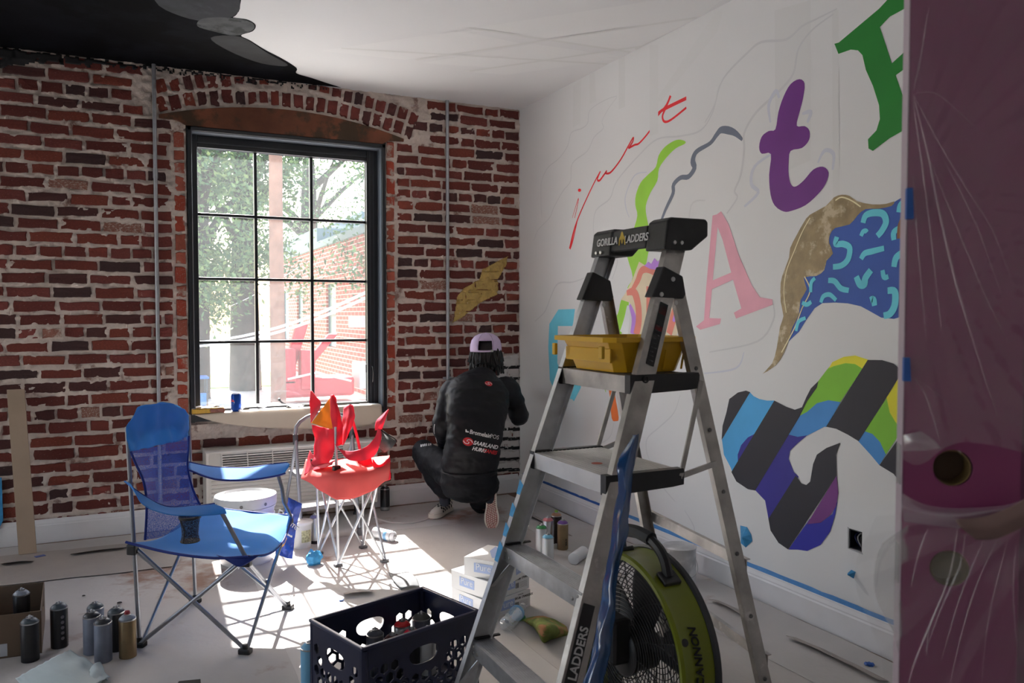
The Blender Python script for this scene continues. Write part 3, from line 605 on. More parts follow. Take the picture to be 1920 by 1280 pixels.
# striped blob
zb = (1280, 640); kb = 2.782; bk = pm('ink', (32, 32, 40)); b1 = pm('sky', (62, 140, 190)); b2 = pm('skydark', (56, 118, 176)); ind = pm('indigo', (42, 36, 120)); yl = pm('yellow', (228, 186, 40)); gn = pm('leaf', (108, 164, 44)); pp = pm('plum', (96, 44, 106)); bi = pm('deepblue', (34, 36, 138))
for pts, mt, ly, lb in (
 ([(203, 512), (208, 440), (228, 370), (243, 300), (288, 266), (330, 256), (352, 264)], bk, 2, 'ink stripe'),
 ([(350, 264), (370, 285), (400, 300), (440, 308), (480, 308), (480, 320), (260, 685), (252, 660), (215, 590), (205, 512)], b1, 1, 'sky blue stripe'),
 ([(375, 482), (340, 500), (305, 540), (287, 590), (288, 625), (360, 510)], ind, 2, None),
 ([(478, 308), (540, 340), (585, 356), (625, 345), (612, 388), (378, 777), (340, 770), (280, 730), (254, 680)], bk, 3, 'ink stripe'),
 ([(585, 356), (622, 343), (645, 290), (668, 245), (708, 206), (700, 240), (650, 310), (611, 388)], bk, 3, None),
 ([(706, 208), (750, 150), (765, 132), (790, 126), (850, 112), (900, 117), (940, 140), (822, 316), (760, 306), (700, 322), (650, 366), (611, 388), (650, 310)], gn, 2, 'leaf green patch'),
 ([(762, 140), (780, 108), (840, 80), (900, 73), (968, 95), (938, 142), (900, 118), (850, 113), (790, 128)], yl, 2, 'yellow rim'),
 ([(610, 388), (650, 366), (700, 322), (760, 306), (824, 316), (750, 446), (740, 444), (690, 470), (650, 490), (600, 499), (552, 487)], b2, 2, 'mid blue patch'),
 ([(552, 485), (600, 497), (650, 489), (600, 530), (560, 570), (553, 612), (580, 680), (605, 705), (448, 930), (443, 900), (430, 830), (378, 775)], ind, 2, 'indigo patch'),
 ([(590, 698), (620, 740), (645, 748), (665, 730), (680, 640), (700, 590), (750, 555), (822, 528), (800, 590), (803, 700), (550, 1084), (500, 1050), (458, 985), (447, 925)], bk, 3, 'ink stripe with a hooked tip'),
 ([(803, 698), (812, 790), (800, 860), (770, 905), (720, 945), (648, 952)], pp, 3, 'plum patch'),
 ([(662, 925), (720, 945), (780, 900), (808, 830), (795, 905), (770, 990), (720, 1060), (650, 1092), (600, 1085), (552, 1084)], bi, 2, 'deep blue patch'),
 ([(965, 96), (1040, 97), (1100, 115), (1148, 155), (918, 520), (860, 485), (800, 455), (748, 444)], bk, 3, 'broad ink stripe'),
 ([(1148, 155), (1168, 200), (1180, 300), (1180, 430), (1145, 462), (1110, 420), (1080, 370), (1062, 295)], yl, 2, 'yellow patch beside the door'),
 ([(1064, 295), (1080, 370), (1110, 420), (1147, 460), (1058, 592), (1030, 525), (990, 482), (948, 470)], gn, 2, 'leaf green patch beside the door'),
 ([(950, 468), (990, 482), (1030, 525), (1060, 590), (1026, 645), (980, 590), (916, 520)], b2, 2, 'mid blue patch'),
 ([(1146, 478), (1240, 330), (1240, 900), (1160, 780), (1140, 740), (1100, 690), (1026, 645)], bk, 3, 'ink stripe running behind the door')):
    wp(Z(zb, kb, pts), mt, ly, 'painted_patch', lb, 0)
# faint smoke outlines and pale vertical bands
fg = pm('faintgrey', (172, 172, 173), (6, .02)); fg2 = pm('faintgrey2', (176, 176, 176), (6, .02)); fl2 = pm('faintlilac', (170, 172, 180), (6, .03))
for z_, k_, pts, w, mt in ((z1, k1, [(600, 365), (540, 385), (470, 425), (440, 460), (432, 520), (400, 550), (340, 575), (318, 650), (270, 720), (205, 775), (170, 850), (165, 930), (170, 1060)], .008, fg), (z1, k1, [(600, 372), (550, 440), (515, 510), (522, 550), (470, 600), (430, 680), (345, 750), (335, 850), (290, 910), (240, 1000), (215, 1060), (150, 1130), (125, 1190)], .008, fg), (z1, k1, [(1219, 250), (1180, 320), (1150, 450), (1080, 560), (960, 595), (830, 612), (720, 710), (600, 850), (560, 950), (480, 1020), (465, 1130), (480, 1215)], .010, fg), (z1, k1, [(770, 800), (700, 820), (650, 930), (650, 1000), (670, 1060)], .009, fl2),
  ((1320, 0), k1, [(760, 50), (640, 110), (560, 150), (470, 225), (330, 240), (250, 300), (110, 450), (60, 600), (5, 700)], .012, fg), ((1320, 0), k1, [(740, 80), (620, 170), (540, 280), (510, 420), (430, 520), (300, 640), (230, 760), (230, 850), (210, 1000), (175, 1090), (190, 1130), (130, 1220)], .014, fg), ((1320, 0), k1, [(380, 700), (370, 600), (410, 520), (430, 560)], .02, fl2), ((1320, 0), k1, [(560, 650), (610, 640), (590, 700)], .02, fl2), ((1320, 0), k1, [(650, 930), (690, 860), (740, 880), (735, 970)], .018, fl2), ((1320, 0), k1, [(400, 870), (290, 950), (270, 1050), (310, 1100), (230, 1180)], .02, fl2),
  ((1000, 370), 3.656, [(370, 545), (270, 580), (170, 590), (120, 680), (80, 780), (10, 850)], .012, fg), ((1000, 370), 3.656, [(560, 380), (575, 450), (540, 560)], .010, fg), ((1000, 370), 3.656, [(1060, 370), (1080, 60), (1180, 20)], .01, fg2), ((980, 640), 4.267, [(1260, 430), (1210, 570), (1100, 680), (1000, 770), (990, 870), (1020, 960)], .008, fg), ((980, 640), 4.267, [(1090, 1120), (1150, 1200), (1220, 1280)], .007, fg), ((980, 640), 4.267, [(730, 650), (700, 760), (620, 820)], .007, fg),
  ((1280, 640), 2.782, [(1140, 1020), (1080, 1060), (1030, 1150), (1010, 1280)], .012, fg), ((1280, 640), 2.782, [(10, 880), (60, 970), (50, 1040)], .008, fg), ((0, 0), 1, [(1450, 570), (1450, 600), (1420, 640), (1330, 660)], .01, fg), ((0, 0), 1, [(1395, 660), (1380, 690), (1320, 700)], .01, fl2)):
    ws(Z(z_, k_, pts), [w*.5, w, w, w*.6], mt, 1 if False else .6, 'faint_outline')
for pts in (([(1075, 160), (1090, 150), (1088, 230), (1074, 240)]), ([(1160, 110), (1172, 104), (1172, 200), (1160, 205)]), ([(1218, 85), (1234, 84), (1234, 250), (1218, 255)]), ([(1340, 25), (1356, 18), (1345, 60), (1240, 190), (1228, 190)]), ([(1452, 20), (1520, 0), (1520, 300), (1455, 330)]), ([(1560, 20), (1572, 18), (1575, 420), (1562, 420)]), ([(1105, 140), (1115, 135), (1118, 190), (1106, 195)])):
    wp(pts, M('faint_band', (.77, .77, .765), .6, 0, (1, .01)), .4, 'faint_band', None, 0)
wp(Z((1400, 940), 3.692, [(620, 690), (690, 470)]) if False else [(1596, 1078), (1603, 1076), (1628, 1112), (1630, 1118), (1622, 1112)], fg, .5, 'painted_tape_shadow', None, 0)  # cast shadow of the tape scrap, painted on the wall in faint grey
# blue painter's tape
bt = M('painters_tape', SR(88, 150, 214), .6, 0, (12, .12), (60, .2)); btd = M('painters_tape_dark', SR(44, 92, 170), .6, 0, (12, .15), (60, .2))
def strip(y0, y1, z0, z1, mt, label, n=40):
    pts = [(y0+(y1-y0)*i/n, z0+noise.noise(V((i*.9, 1, z0)))*.003) for i in range(n+1)]+[(y1+(y0-y1)*i/n, z1+noise.noise(V((i*1.3, 5, z0)))*.006) for i in range(n+1)]
    mb = MB(); mb.prism([V((XW-.0035, a, b)) for a, b in pts], (.002, 0, 0)); return tag(mb.build('painters_tape', mt), label, 'tape')
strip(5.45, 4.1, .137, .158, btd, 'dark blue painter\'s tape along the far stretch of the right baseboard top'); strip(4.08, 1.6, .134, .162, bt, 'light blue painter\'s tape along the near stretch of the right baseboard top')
def scrap(px, py, pts, mt, label, cat='tape scrap'):
    P = [onx(px+x, py+y, XW-.003) for x, y in pts]; mb = MB(); c = sum(P, V((0, 0, 0)))/len(P); n = len(P)
    mb.add(P+[c+V((-.025, 0, 0))], [(i, (i+1) % n, n) for i in range(n)]); mb.v += [tuple(p+V((.002, 0, 0))) for p in P]; mb.f.append(tuple(range(n+1, 2*n+1))); mb.mi.append(0)
    mb.f += [(i, n+1+i, n+1+(i+1) % n, (i+1) % n) for i in range(n)]; mb.mi += [0]*n
    return tag(mb.build('tape_scrap', mt, fix=True), label, cat)
bb2 = M('tape_bright', SR(60, 150, 205), .6, 0, (30, .2))
scrap(1400, 1010, [(-12, -25), (0, -22), (8, -8), (10, 4), (-2, 16), (-11, 8)], bb2, 'blue tape scrap hanging on the wall just right of the ladder')
scrap(1596, 1076, [(-7, -2), (0, -8), (8, -4), (4, 8), (-1, 5)], bb2, 'small blue tape scrap on the wall below the outlet box')
# ================================================================== OUTSIDE, seen through the glass
GZ = -.9
grd = M('street_ground', SR(205, 203, 196), .9, 0, (.5, .1)); lawn = M('lawn', SR(120, 150, 60), .9, 0, (4, .3))
m = MB(); m.bx(-30, 40, YW+.35, 90, GZ-.2, GZ); struct(m.build('ground', grd))
m = MB(); m.bx(-14, 5.5, 25.8, 32, GZ, GZ+.03); tag(m.build('lawn', lawn), 'strip of sunlit lawn beyond the street outside the window', 'lawn')
bld = thing('brick_building', 'long red brick building with narrow windows outside right of the wooden pole', 'building', (6, 28, GZ))
exb = M('outside_brick', SR(176, 84, 66), .85, 0, (1, .15)); tt = exb.node_tree
bt_ = tt.nodes.new('ShaderNodeTexBrick'); tc = tt.nodes.new('ShaderNodeTexCoord'); mp = tt.nodes.new('ShaderNodeMapping'); mp.inputs['Rotation'].default_value = (math.pi/2, 0, math.pi/2)
sx_ = tt.nodes.new('ShaderNodeSeparateXYZ'); cx_ = tt.nodes.new('ShaderNodeCombineXYZ'); tt.links.new(tc.outputs['Object'], sx_.inputs[0]); tt.links.new(sx_.outputs[1], cx_.inputs[0]); tt.links.new(sx_.outputs[2], cx_.inputs[1])
tt.links.new(cx_.outputs[0], bt_.inputs['Vector']); bt_.inputs['Scale'].default_value = 1; bt_.inputs['Brick Width'].default_value = .42; bt_.inputs['Row Height'].default_value = .13; bt_.inputs['Mortar Size'].default_value = .014
bt_.inputs['Color1'].default_value = SR(180, 84, 66)+(1,); bt_.inputs['Color2'].default_value = SR(160, 70, 58)+(1,); bt_.inputs['Mortar'].default_value = SR(214, 190, 180)+(1,)
tt.links.new(bt_.outputs['Color'], tt.nodes['Principled BSDF'].inputs['Base Color'])
RT = 3.6; y0, y1 = 19.0, 37.0
wins = [(ony(612, 600, 1).x/ony(612, 600, 1).y, ony(630, 600, 1).x/ony(630, 600, 1).y), (ony(557, 600, 1).x/ony(557, 600, 1).y, ony(568, 600, 1).x/ony(568, 600, 1).y), (ony(530, 600, 1).x/ony(530, 600, 1).y, ony(541, 600, 1).x/ony(541, 600, 1).y)]
wy = sorted((6/b, 6/a) for a, b in wins)
m = MB(); m.bx(6.15, 12, y0, y1, GZ, RT); ycur = y0; WB, WT = .3, 2.35
for a, b in wy: m.bx(6, 6.15, ycur, a, GZ, RT); m.bx(6, 6.15, a, b, GZ, WB); m.bx(6, 6.15, a, b, WT, RT); ycur = b
m.bx(6, 6.15, ycur, y1, GZ, RT); m.build('wall', exb, bld)
for a, b in wy:
    m = MB(); m.bx(6.10, 6.13, a, b, WB, WT); wf = m.build('window', M('far_window', SR(120, 135, 140), .3), bld)
    m = MB(); m.bx(6.07, 6.10, a, a+.08, WB, WT); m.bx(6.07, 6.10, b-.08, b, WB, WT); m.bx(6.07, 6.10, a, b, (WB+WT)/2-.04, (WB+WT)/2+.04); m.build('window_frame', M('far_frame', SR(90, 90, 92), .5), wf)
m = MB(); m.bx(5.9, 12, y0-.1, y1, RT, RT+.22); m.bx(5.9, 12, 27.5, y1, RT+.22, RT+.7); m.bx(8, 12, 29.5, y1, RT+.7, RT+1.6); m.build('roof', M('far_roof', SR(120, 134, 140), .7), bld)
m = MB(); m.tube([(5.93, 20.8, GZ), (5.93, 20.8, 1.9), (5.95, 20.9, 2.2), (5.93, 21.6, 2.35)], .035, 8); m.build('pipe', M('far_pipe', SR(150, 150, 150), .5), bld, True)
for yy_, z0_, w_ in ((20.6, -.6, .8), (21.4, 1.0, .35)): m = MB(); m.bx(5.5, 6, yy_, yy_+w_, z0_, z0_+w_*.85); m.build('utility_box', M('far_box', SR(205, 205, 200), .6), bld, bevel=.02)
# wooden pole
p0 = ony(520, 500, 18.0); m = MB(); m.tube([(p0.x, 18, GZ), (p0.x-.02, 18, 3), (p0.x, 18, 8.5)], [.17, .15, .13], 12); pole = tag(m.build('utility_pole', M('pole_wood', SR(150, 110, 92), .85, 0, (3, .25), (8, .5)), None, True), 'reddish brown wooden utility pole standing outside the window', 'pole')
# wires
for k, (a, b, Za, Zb, w) in enumerate((((330, 645), (760, 512), 15, 12, .022), ((330, 652), (760, 523), 15, 12, .022), ((330, 602), (560, 500), 22, 22, .012))):
    A, B = at(a[0], a[1], Za), at(b[0], b[1], Zb); pts = [A.lerp(B, i/12)-V((0, 0, .25*math.sin(math.pi*i/12))) for i in range(13)]
    m = MB(); m.tube(pts, w, 6); tag(m.build('overhead_wire', M('white_wire', (.8, .8, .8), .5), None, True), ('upper of the two white overhead wires outside', 'lower of the two white overhead wires outside', 'thin faint wire crossing the trees outside')[k], 'wire', 'wires outside the window' if k < 2 else None)
# trees: trunk and limbs, crown made of leaf clusters
leafm = [M('foliage_%d' % i, c, .7, 0, (2, .25)) for i, c in enumerate((SR(96, 122, 74), SR(126, 148, 92), SR(74, 104, 66)))]
for lm in leafm:
    p = lm.node_tree.nodes['Principled BSDF']; 
bark = M('bark', SR(66, 58, 56), .9, 0, (4, .3), (14, .6))
def tree(x, y, h, cr, label, nl, seed, trunk_r, zlow, lean=0):
    r = random.Random(seed); t = thing('tree', label, 'tree', (x, y, GZ))
    m = MB(); m.tube([(x, y, GZ), (x+lean*.4, y, GZ+h*.25), (x+lean, y, GZ+h*.55), (x+lean*1.2, y, GZ+h*.8)], [trunk_r*1.2, trunk_r, trunk_r*.75, trunk_r*.3], 10)
    for k in range(6):
        a = r.uniform(0, 6.28); z = GZ+h*r.uniform(.35, .6); m.tube([(x+lean*.8, y, z), (x+math.cos(a)*cr*.4, y+math.sin(a)*cr*.4, z+h*.12), (x+math.cos(a)*cr*.8, y+math.sin(a)*cr*.8, z+h*.22)], [trunk_r*.4, trunk_r*.25, .03], 6)
    m.build('trunk', bark, t, True)
    mb = MB(); cz = (zlow+GZ+h)/2; hz = (GZ+h-zlow)/2
    cl = [(r.gauss(0, .5), r.gauss(0, .5), r.uniform(-.95, .95)) for _ in range(60)]
    for k in range(nl):
        c = r.choice(cl); q = V((x+lean+c[0]*cr+r.gauss(0, .16)*cr, y+c[1]*cr+r.gauss(0, .16)*cr, cz+c[2]*hz+r.gauss(0, .09)*hz)); s_ = r.uniform(.035, .085)
        u = V((r.gauss(0, 1), r.gauss(0, 1), r.gauss(0, 1))).normalized(); v = u.cross(V((r.gauss(0, 1), r.gauss(0, 1), r.gauss(0, 1)))).normalized()
        mb.add([q-u*s_*1.3, q+v*s_*.6, q+u*s_*1.3, q-v*s_*.6], [(0, 1, 2, 3)], r.randrange(3))
    o = mb.build('foliage', leafm, t, fix=False); o['kind'] = 'stuff'
tree(1.55, 23, 10.5, 2.6, 'big leafy tree outside behind the left half of the window', 24000, 1, .42, 1.4, .2)
tree(-1.7, 21, 9.5, 2.2, 'leafy tree at the far left edge of the view outside', 9000, 2, .34, 1.6, .2)
tree(3.2, 25, 11, 2.8, 'leafy tree outside behind the wooden pole', 20000, 3, .40, 1.8)
tree(8.2, 40, 15, 5.0, 'tall tree rising beyond the roof of the brick building', 10000, 4, .5, 3.2)
tree(-2.5, 42, 15, 6.0, 'distant tree beyond the lawn outside', 9000, 5, .5, .6)
# things in the yard
redm = M('red_machine', SR(206, 60, 66), .5); rm = thing('yard_lift', 'blurry red lifting machine standing outside between pole and brick building', 'machine', (4.2, 21, GZ))
m = MB(); m.box((4.4, 21, GZ+.40), (1.9, 1.0, .5)); m.build('chassis', redm, rm, bevel=.08)
m = MB(); m.sweep([(-.14, -.14), (.14, -.14), (.14, .14), (-.14, .14)], (3.7, 21, GZ+.7), (4.1, 21, 1.1), (0, 1, 0), (1, 0, 0)); m.sweep([(-.12, -.12), (.12, -.12), (.12, .12), (-.12, .12)], (4.1, 21, GZ+.8), (4.9, 21, .85), (0, 1, 0), (1, 0, 0)); m.box((3.6, 20.8, .05), (.5, .6, .9)); m.box((4.15, 20.7, -.05), (.35, .5, 1.0)); m.build('mast', redm, rm, bevel=.03)
m = MB(); m.tube([(3.6, 20.3, -.25), (4.3, 20.2, -.1), (5.2, 20.3, -.35)], .03, 6); m.build('hose', M('hose_pale', (.8, .7, .6), .6), rm, True)
def stall(x, y, label, w):
    t = thing('folding_table', label, 'table', (x, y, GZ)); m = MB(); m.bx(x-w/2, x+w/2, y-.35, y+.35, GZ+.70, GZ+.74); m.build('tabletop', M('table_blue', SR(70, 120, 200), .5), t)
    for a in (-1, 1):
        for b in (-1, 1): m = MB(); m.tube([(x+a*w*.46, y+b*.3, GZ), (x+a*w*.46, y+b*.3, GZ+.7)], .02, 6); m.build('leg', M('far_frame', (1, 1, 1)), t)
    for k in range(3): m = MB(); m.bx(x-w*.4+k*w*.3, x-w*.4+k*w*.3+.3, y-.2, y+.1, GZ+.02, GZ+.32); tag(m.build('drinks_crate', M('crate_%d' % k, (SR(180, 60, 60), SR(220, 160, 70), SR(90, 150, 210))[k], .6), bevel=.02), '%s drinks crate under the %s' % (('red', 'yellow', 'light blue')[k], label), 'crate')
stall(-.15, 17.5, 'blue folding table at the left edge of the yard', 1.3)
stall(1.25, 21, 'blue folding table beside the big tree trunk', 1.1)
can = M('canopy_blue', SR(60, 110, 200), .6)
m = MB(); m.add([(-1.2, 17, .1), (.6, 17, .1), (.7, 19, .25), (-1.2, 19, .25)], [(0, 1, 2, 3)]); m2 = m.build('awning', can, solid=.03); tag(m2, 'blue awning over the yard tables outside', 'awning')
# parked white van, far left
vn = thing('parked_van', 'pale van parked far across the yard behind the tables', 'van', (.6, 33, GZ))
m = MB(); m.prism([V((x, 32.2, GZ+z)) for x, z in ((-1.8, .3), (2.4, .3), (2.4, 1.0), (1.8, 1.2), (1.3, 2.0), (-1.8, 2.0))], (0, 1.7, 0)); m.build('body', M('van_white', (.75, .75, .77), .3), vn, bevel=.08)
m = MB(); m.bx(-.2, 1.2, 32.17, 32.2, GZ+1.25, GZ+1.8); m.build('side_window', M('far_window', (1, 1, 1)), vn)
for dx in (-1.1, 1.6): m = MB(); m.lathe([(.01, -.1), (.33, -.1), (.33, .1), (.01, .1)], 16, (dx, 32.2, GZ+.33), (0, 1, 0)); m.build('wheel', blkm, vn, True)
# ================================================================== AIR CONDITIONER under the window
acm = M('ac_plastic', SR(206, 202, 196), .45); ax0, ax1, ay0, ay1, az0, az1 = .44, 1.52, 5.27, YW-.01, .085, .505
ac = thing('air_conditioner', 'beige wall air conditioner under the window behind the folding chairs', 'air conditioner', ((ax0+ax1)/2, 5.4, 0))
m = MB(); m.bx(ax0, ax1, ay0+.03, ay1, az0, az1); m.build('sleeve', acm, ac, bevel=.008)
m = MB(); m.prism([V((ax0, y, z)) for y, z in ((ay0+.03, az0+.02), (ay0, az0+.03), (ay0, az1-.14), (ay0+.03, az1-.008), (ay0+.03, az1-.02))], (ax1-ax0, 0, 0)); m.bx(ax0-.006, ax0+.012, ay0-.004, ay1, az0+.01, az1+.004); m.bx(ax1-.012, ax1+.006, ay0-.004, ay1, az0+.01, az1+.004); m.build('front_panel', acm, ac, bevel=.004)
nsl = V((0, -.105, .03)).normalized(); a0 = V((0, ay0, az1-.14)); a1 = V((0, ay0+.03, az1-.008)); gx0_, gx1_ = .53, 1.30
m = MB(); q = [a0.lerp(a1, t)+V((0, -.0015, .0005)) for t in (.06, .92)]; m.add([V((gx0_, q[0].y, q[0].z)), V((gx1_, q[0].y, q[0].z)), V((gx1_, q[1].y, q[1].z)), V((gx0_, q[1].y, q[1].z))], [(0, 1, 2, 3)]); m.build('grille_cavity', blkm, ac)
for k in range(8):
    t_ = .06+.86*(k+.5)/8; p = a0.lerp(a1, t_); m = MB(); m.box((.5*(gx0_+gx1_), p.y-.006, p.z), (gx1_-gx0_, .012, .0045), Matrix.Rotation(.35, 3, 'X')); m.build('grille_slat', acm, ac)
for k in range(6):
    x = gx0_+(gx1_-gx0_)*k/5; m = MB(); m.sweep([(-.003, -.001), (.003, -.001), (.003, .012), (-.003, .012)], (x, a0.y, a0.z), (x, a1.y, a1.z), (1, 0, 0), (0, -1, .2)); m.build('grille_rib', acm, ac)
for k in range(9):
    m = MB(); z = az0+.05+k*.024; m.box(((ax0+ax1)/2, ay0-.002, z), (ax1-ax0-.05, .008, .012), Matrix.Rotation(.5, 3, 'X')); m.build('intake_louver', acm, ac)
m = MB(); m.bx(1.33, 1.47, ay0+.0, ay0+.04, az1-.10, az1-.03); m.build('control_door', M('ac_door', SR(190, 188, 184), .4), ac, bevel=.004)
for x in (.56, 1.40): m = MB(); m.lathe([(.022, 0), (.018, .02), (.012, .022), (.012, az0+.01)], 12, (x, 5.36, 0)); m.build('levelling_foot', blk, ac, True)
# ================================================================== WINDOW SILL and what lies on it
mk = M('masking_paper', SR(214, 200, 182), .85, 0, (6, .05)); SZ = WZ0+.055
def L(px, py): p = ony(px, py, YW-.03); return p
rows = []
cols = [(360, 776), (400, 790), (450, 798), (520, 803), (580, 804), (640, 803), (690, 797), (716, 786)]
xs_ = [ony(c[0], c[1], YW-.03).x for c in cols]; zb_ = [ony(c[0], c[1], YW-.035).z for c in cols]
rows = [[V((x, YW+.085, SZ)) for x in xs_], [V((x, YW+.02, SZ+.001)) for x in xs_], [V((x, YW-.028, SZ-.002)) for x in xs_], [V((x, YW-.034, (SZ+z)/2)) for x, z in zip(xs_, zb_)], [V((x, YW-.03, z)) for x, z in zip(xs_, zb_)]]
m = sheet(rows, 4, .0022, 8, 2); tag(m.build('sill_paper', mk, None, True, solid=.0012), 'beige masking paper taped over the window sill and hanging below it', 'masking paper')
def sill(px, py): return fl(px, py, SZ+.003)
# snack box, torn bag
p = V((.468, YW+.005, SZ+.004)); t = thing('snack_box', 'open yellow and brown snack box at the left end of the window sill', 'box', p)
rz = Matrix.Rotation(.12, 3, 'Z'); yb = M('snack_yellow', SR(214, 170, 60), .5, 0, (30, .2), col2=(SR(120, 84, 60), 30, .6))
m = MB(); m.box(p+V((0, 0, .014)), (.20, .07, .028), rz); m.build('carton', yb, t, bevel=.002)
m = MB(); m.box(p+V((.06, -.037, .014)), (.09, .001, .024), rz); m.build('printed_side', M('snack_red', SR(150, 96, 84), .5, 0, (60, .4)), t)
sheet([[p+V((-.10+.05*i, -.035+.03*j, .030+.012*((i+j) % 2))) for i in range(5)] for j in range(3)], 4, .007, 22, 4).build('torn_lid', M('torn_white', SR(226, 218, 210), .7), t, True, solid=.001)
# soda can on the sill
cb = ony(443, 780, YW-.0); pc = V((cb.x, YW+.005, SZ+.003))
t = thing('soda_can', 'blue soda can on the window sill', 'can', pc)
m = MB(); m.lathe([(.022, 0), (.0265, .006), (.033, .013), (.033, .104), (.028, .116)], 28, pc); m.build('can_body', M('soda_blue', SR(20, 74, 168), .3, .5, (12, .15)), t, True)
m = MB(); m.lathe([(.0285, .115), (.0285, .120), (.0265, .120), (.0255, .115), (.001, .115)], 28, pc); m.build('can_lid', silver, t, True)
m = MB()
for k in range(9):
    a = math.radians(205+k*6); 
    for j in range(6): pass
def oncyl(mb, c, r, a0_, a1_, z0_, z1_, n=8):
    vs = []; 
    for i in range(n+1):
        a = a0_+(a1_-a0_)*i/n; vs += [c+V((math.cos(a)*r, math.sin(a)*r, z0_)), c+V((math.cos(a)*r, math.sin(a)*r, z1_))]
    mb.add(vs, [(2*i, 2*i+2, 2*i+3, 2*i+1) for i in range(n)])
def disc_on_cyl(c, r, ac_, zc, rad, mt, parent, name, z0k=-1, z1k=1, label=None):
    mb = MB(); n = 16; vs = []
    for i in range(n):
        th = 2*math.pi*i/n; u = math.cos(th)*rad; v = max(min(math.sin(th), z1k), z0k)*rad; a = ac_+u/r; vs.append(c+V((math.cos(a)*r, math.sin(a)*r, zc+v)))
    mb.add(vs, [tuple(range(n))]); return mb.build(name, mt, parent, fix=False, label=label)
disc_on_cyl(pc, .0334, math.radians(215), .062, .019, M('logo_white', (.85, .85, .85), .4), t, 'round_logo')
disc_on_cyl(pc, .0338, math.radians(215), .063, .018, M('logo_red', SR(206, 40, 50), .4), t, 'round_logo', .15, 1)
disc_on_cyl(pc, .0338, math.radians(215), .061, .018, M('soda_blue', (1, 1, 1)), t, 'round_logo', -1, -.2)
# crumpled plastic film on the sill
wf_ = film('white_plastic', (.9, .9, .92), .72, .25, .4)
r = [[V((x, YW-.02+y, SZ+.012+z)) for x, z in ((.66, .0), (.72, .03), (.80, .022), (.90, .026), (1.0, .012), (1.08, .004))] for y, _ in ((-.03, 0), (.01, 1), (.05, 1), (.08, 0))]
for j, rr in enumerate(r):
    for q in rr: q.z += .012*math.sin(q.x*37+j*2)
m = sheet(r, 6, .010, 26, 6); 
tag(m.build('plastic_sheet_scrap', wf_, None, 55), 'crumpled clear white plastic lying on the middle of the window sill', 'plastic')
m = sheet([[V((1.40+.05*i, YW+.0+.03*j, SZ+.004+.003*((i*j) % 2))) for i in range(5)] for j in range(3)], 4, .003, 20, 7); tag(m.build('paper_scrap', M('paper_white', (.82, .82, .80), .8), None, True, solid=.001), 'white paper lying at the right end of the window sill', 'paper')
m = MB(); m.bx(.74, .98, YW+.062, YW+.09, SZ+.002, SZ+.006); tag(m.build('ruler', M('grey_ruler', (.3, .32, .35), .4), bevel=.001), 'thin grey strip against the sash on the window sill', 'ruler')

# ================================================================== PLANK leaning at the left
pa, pb = ony(31, 732, YW-.035), None
tl, tr, bl, br = ony(12, 732, YW-.03), ony(45, 730, YW-.03), fl(34, 1045), fl(70, 1036)
plw = M('plank_wood', SR(168, 148, 128), .7, 0, (3, .12), (20, .2)); tt = plw.node_tree
m = MB(); mid_t = V((tl.x+.05, YW-.03, tl.z)); mid_b = V(((bl.x+br.x)/2, bl.y+.04, .006)); ax_ = (mid_t-mid_b).normalized(); sd_ = V((1, 0, 0)); nn = ax_.cross(sd_).normalized(); hw_ = (tr-tl).length/2
m.sweep([(-hw_, 0), (hw_, 0), (hw_, .019), (-hw_, .019)], mid_b-nn*.0, mid_t-nn*.02, sd_, -nn if nn.y > 0 else nn); tag(m.build('wood_plank', plw, bevel=.0015), 'pale wooden plank leaning against the brick wall at the far left', 'plank')
p0 = ony(-4, 870, YW-.03); m = MB(); m.prism([V((p.x, YW-.03, p.z)) for p in (ony(-30, 895, YW-.03), ony(3, 895, YW-.03), ony(6, 975, YW-.03), ony(-2, 992, YW-.03), ony(-34, 992, YW-.03))], (0, .006, 0)); tag(m.build('blue_board', M('tape_bright', (1, 1, 1)), bevel=.001), 'strip of bright blue board at the left edge behind the plank', 'board')
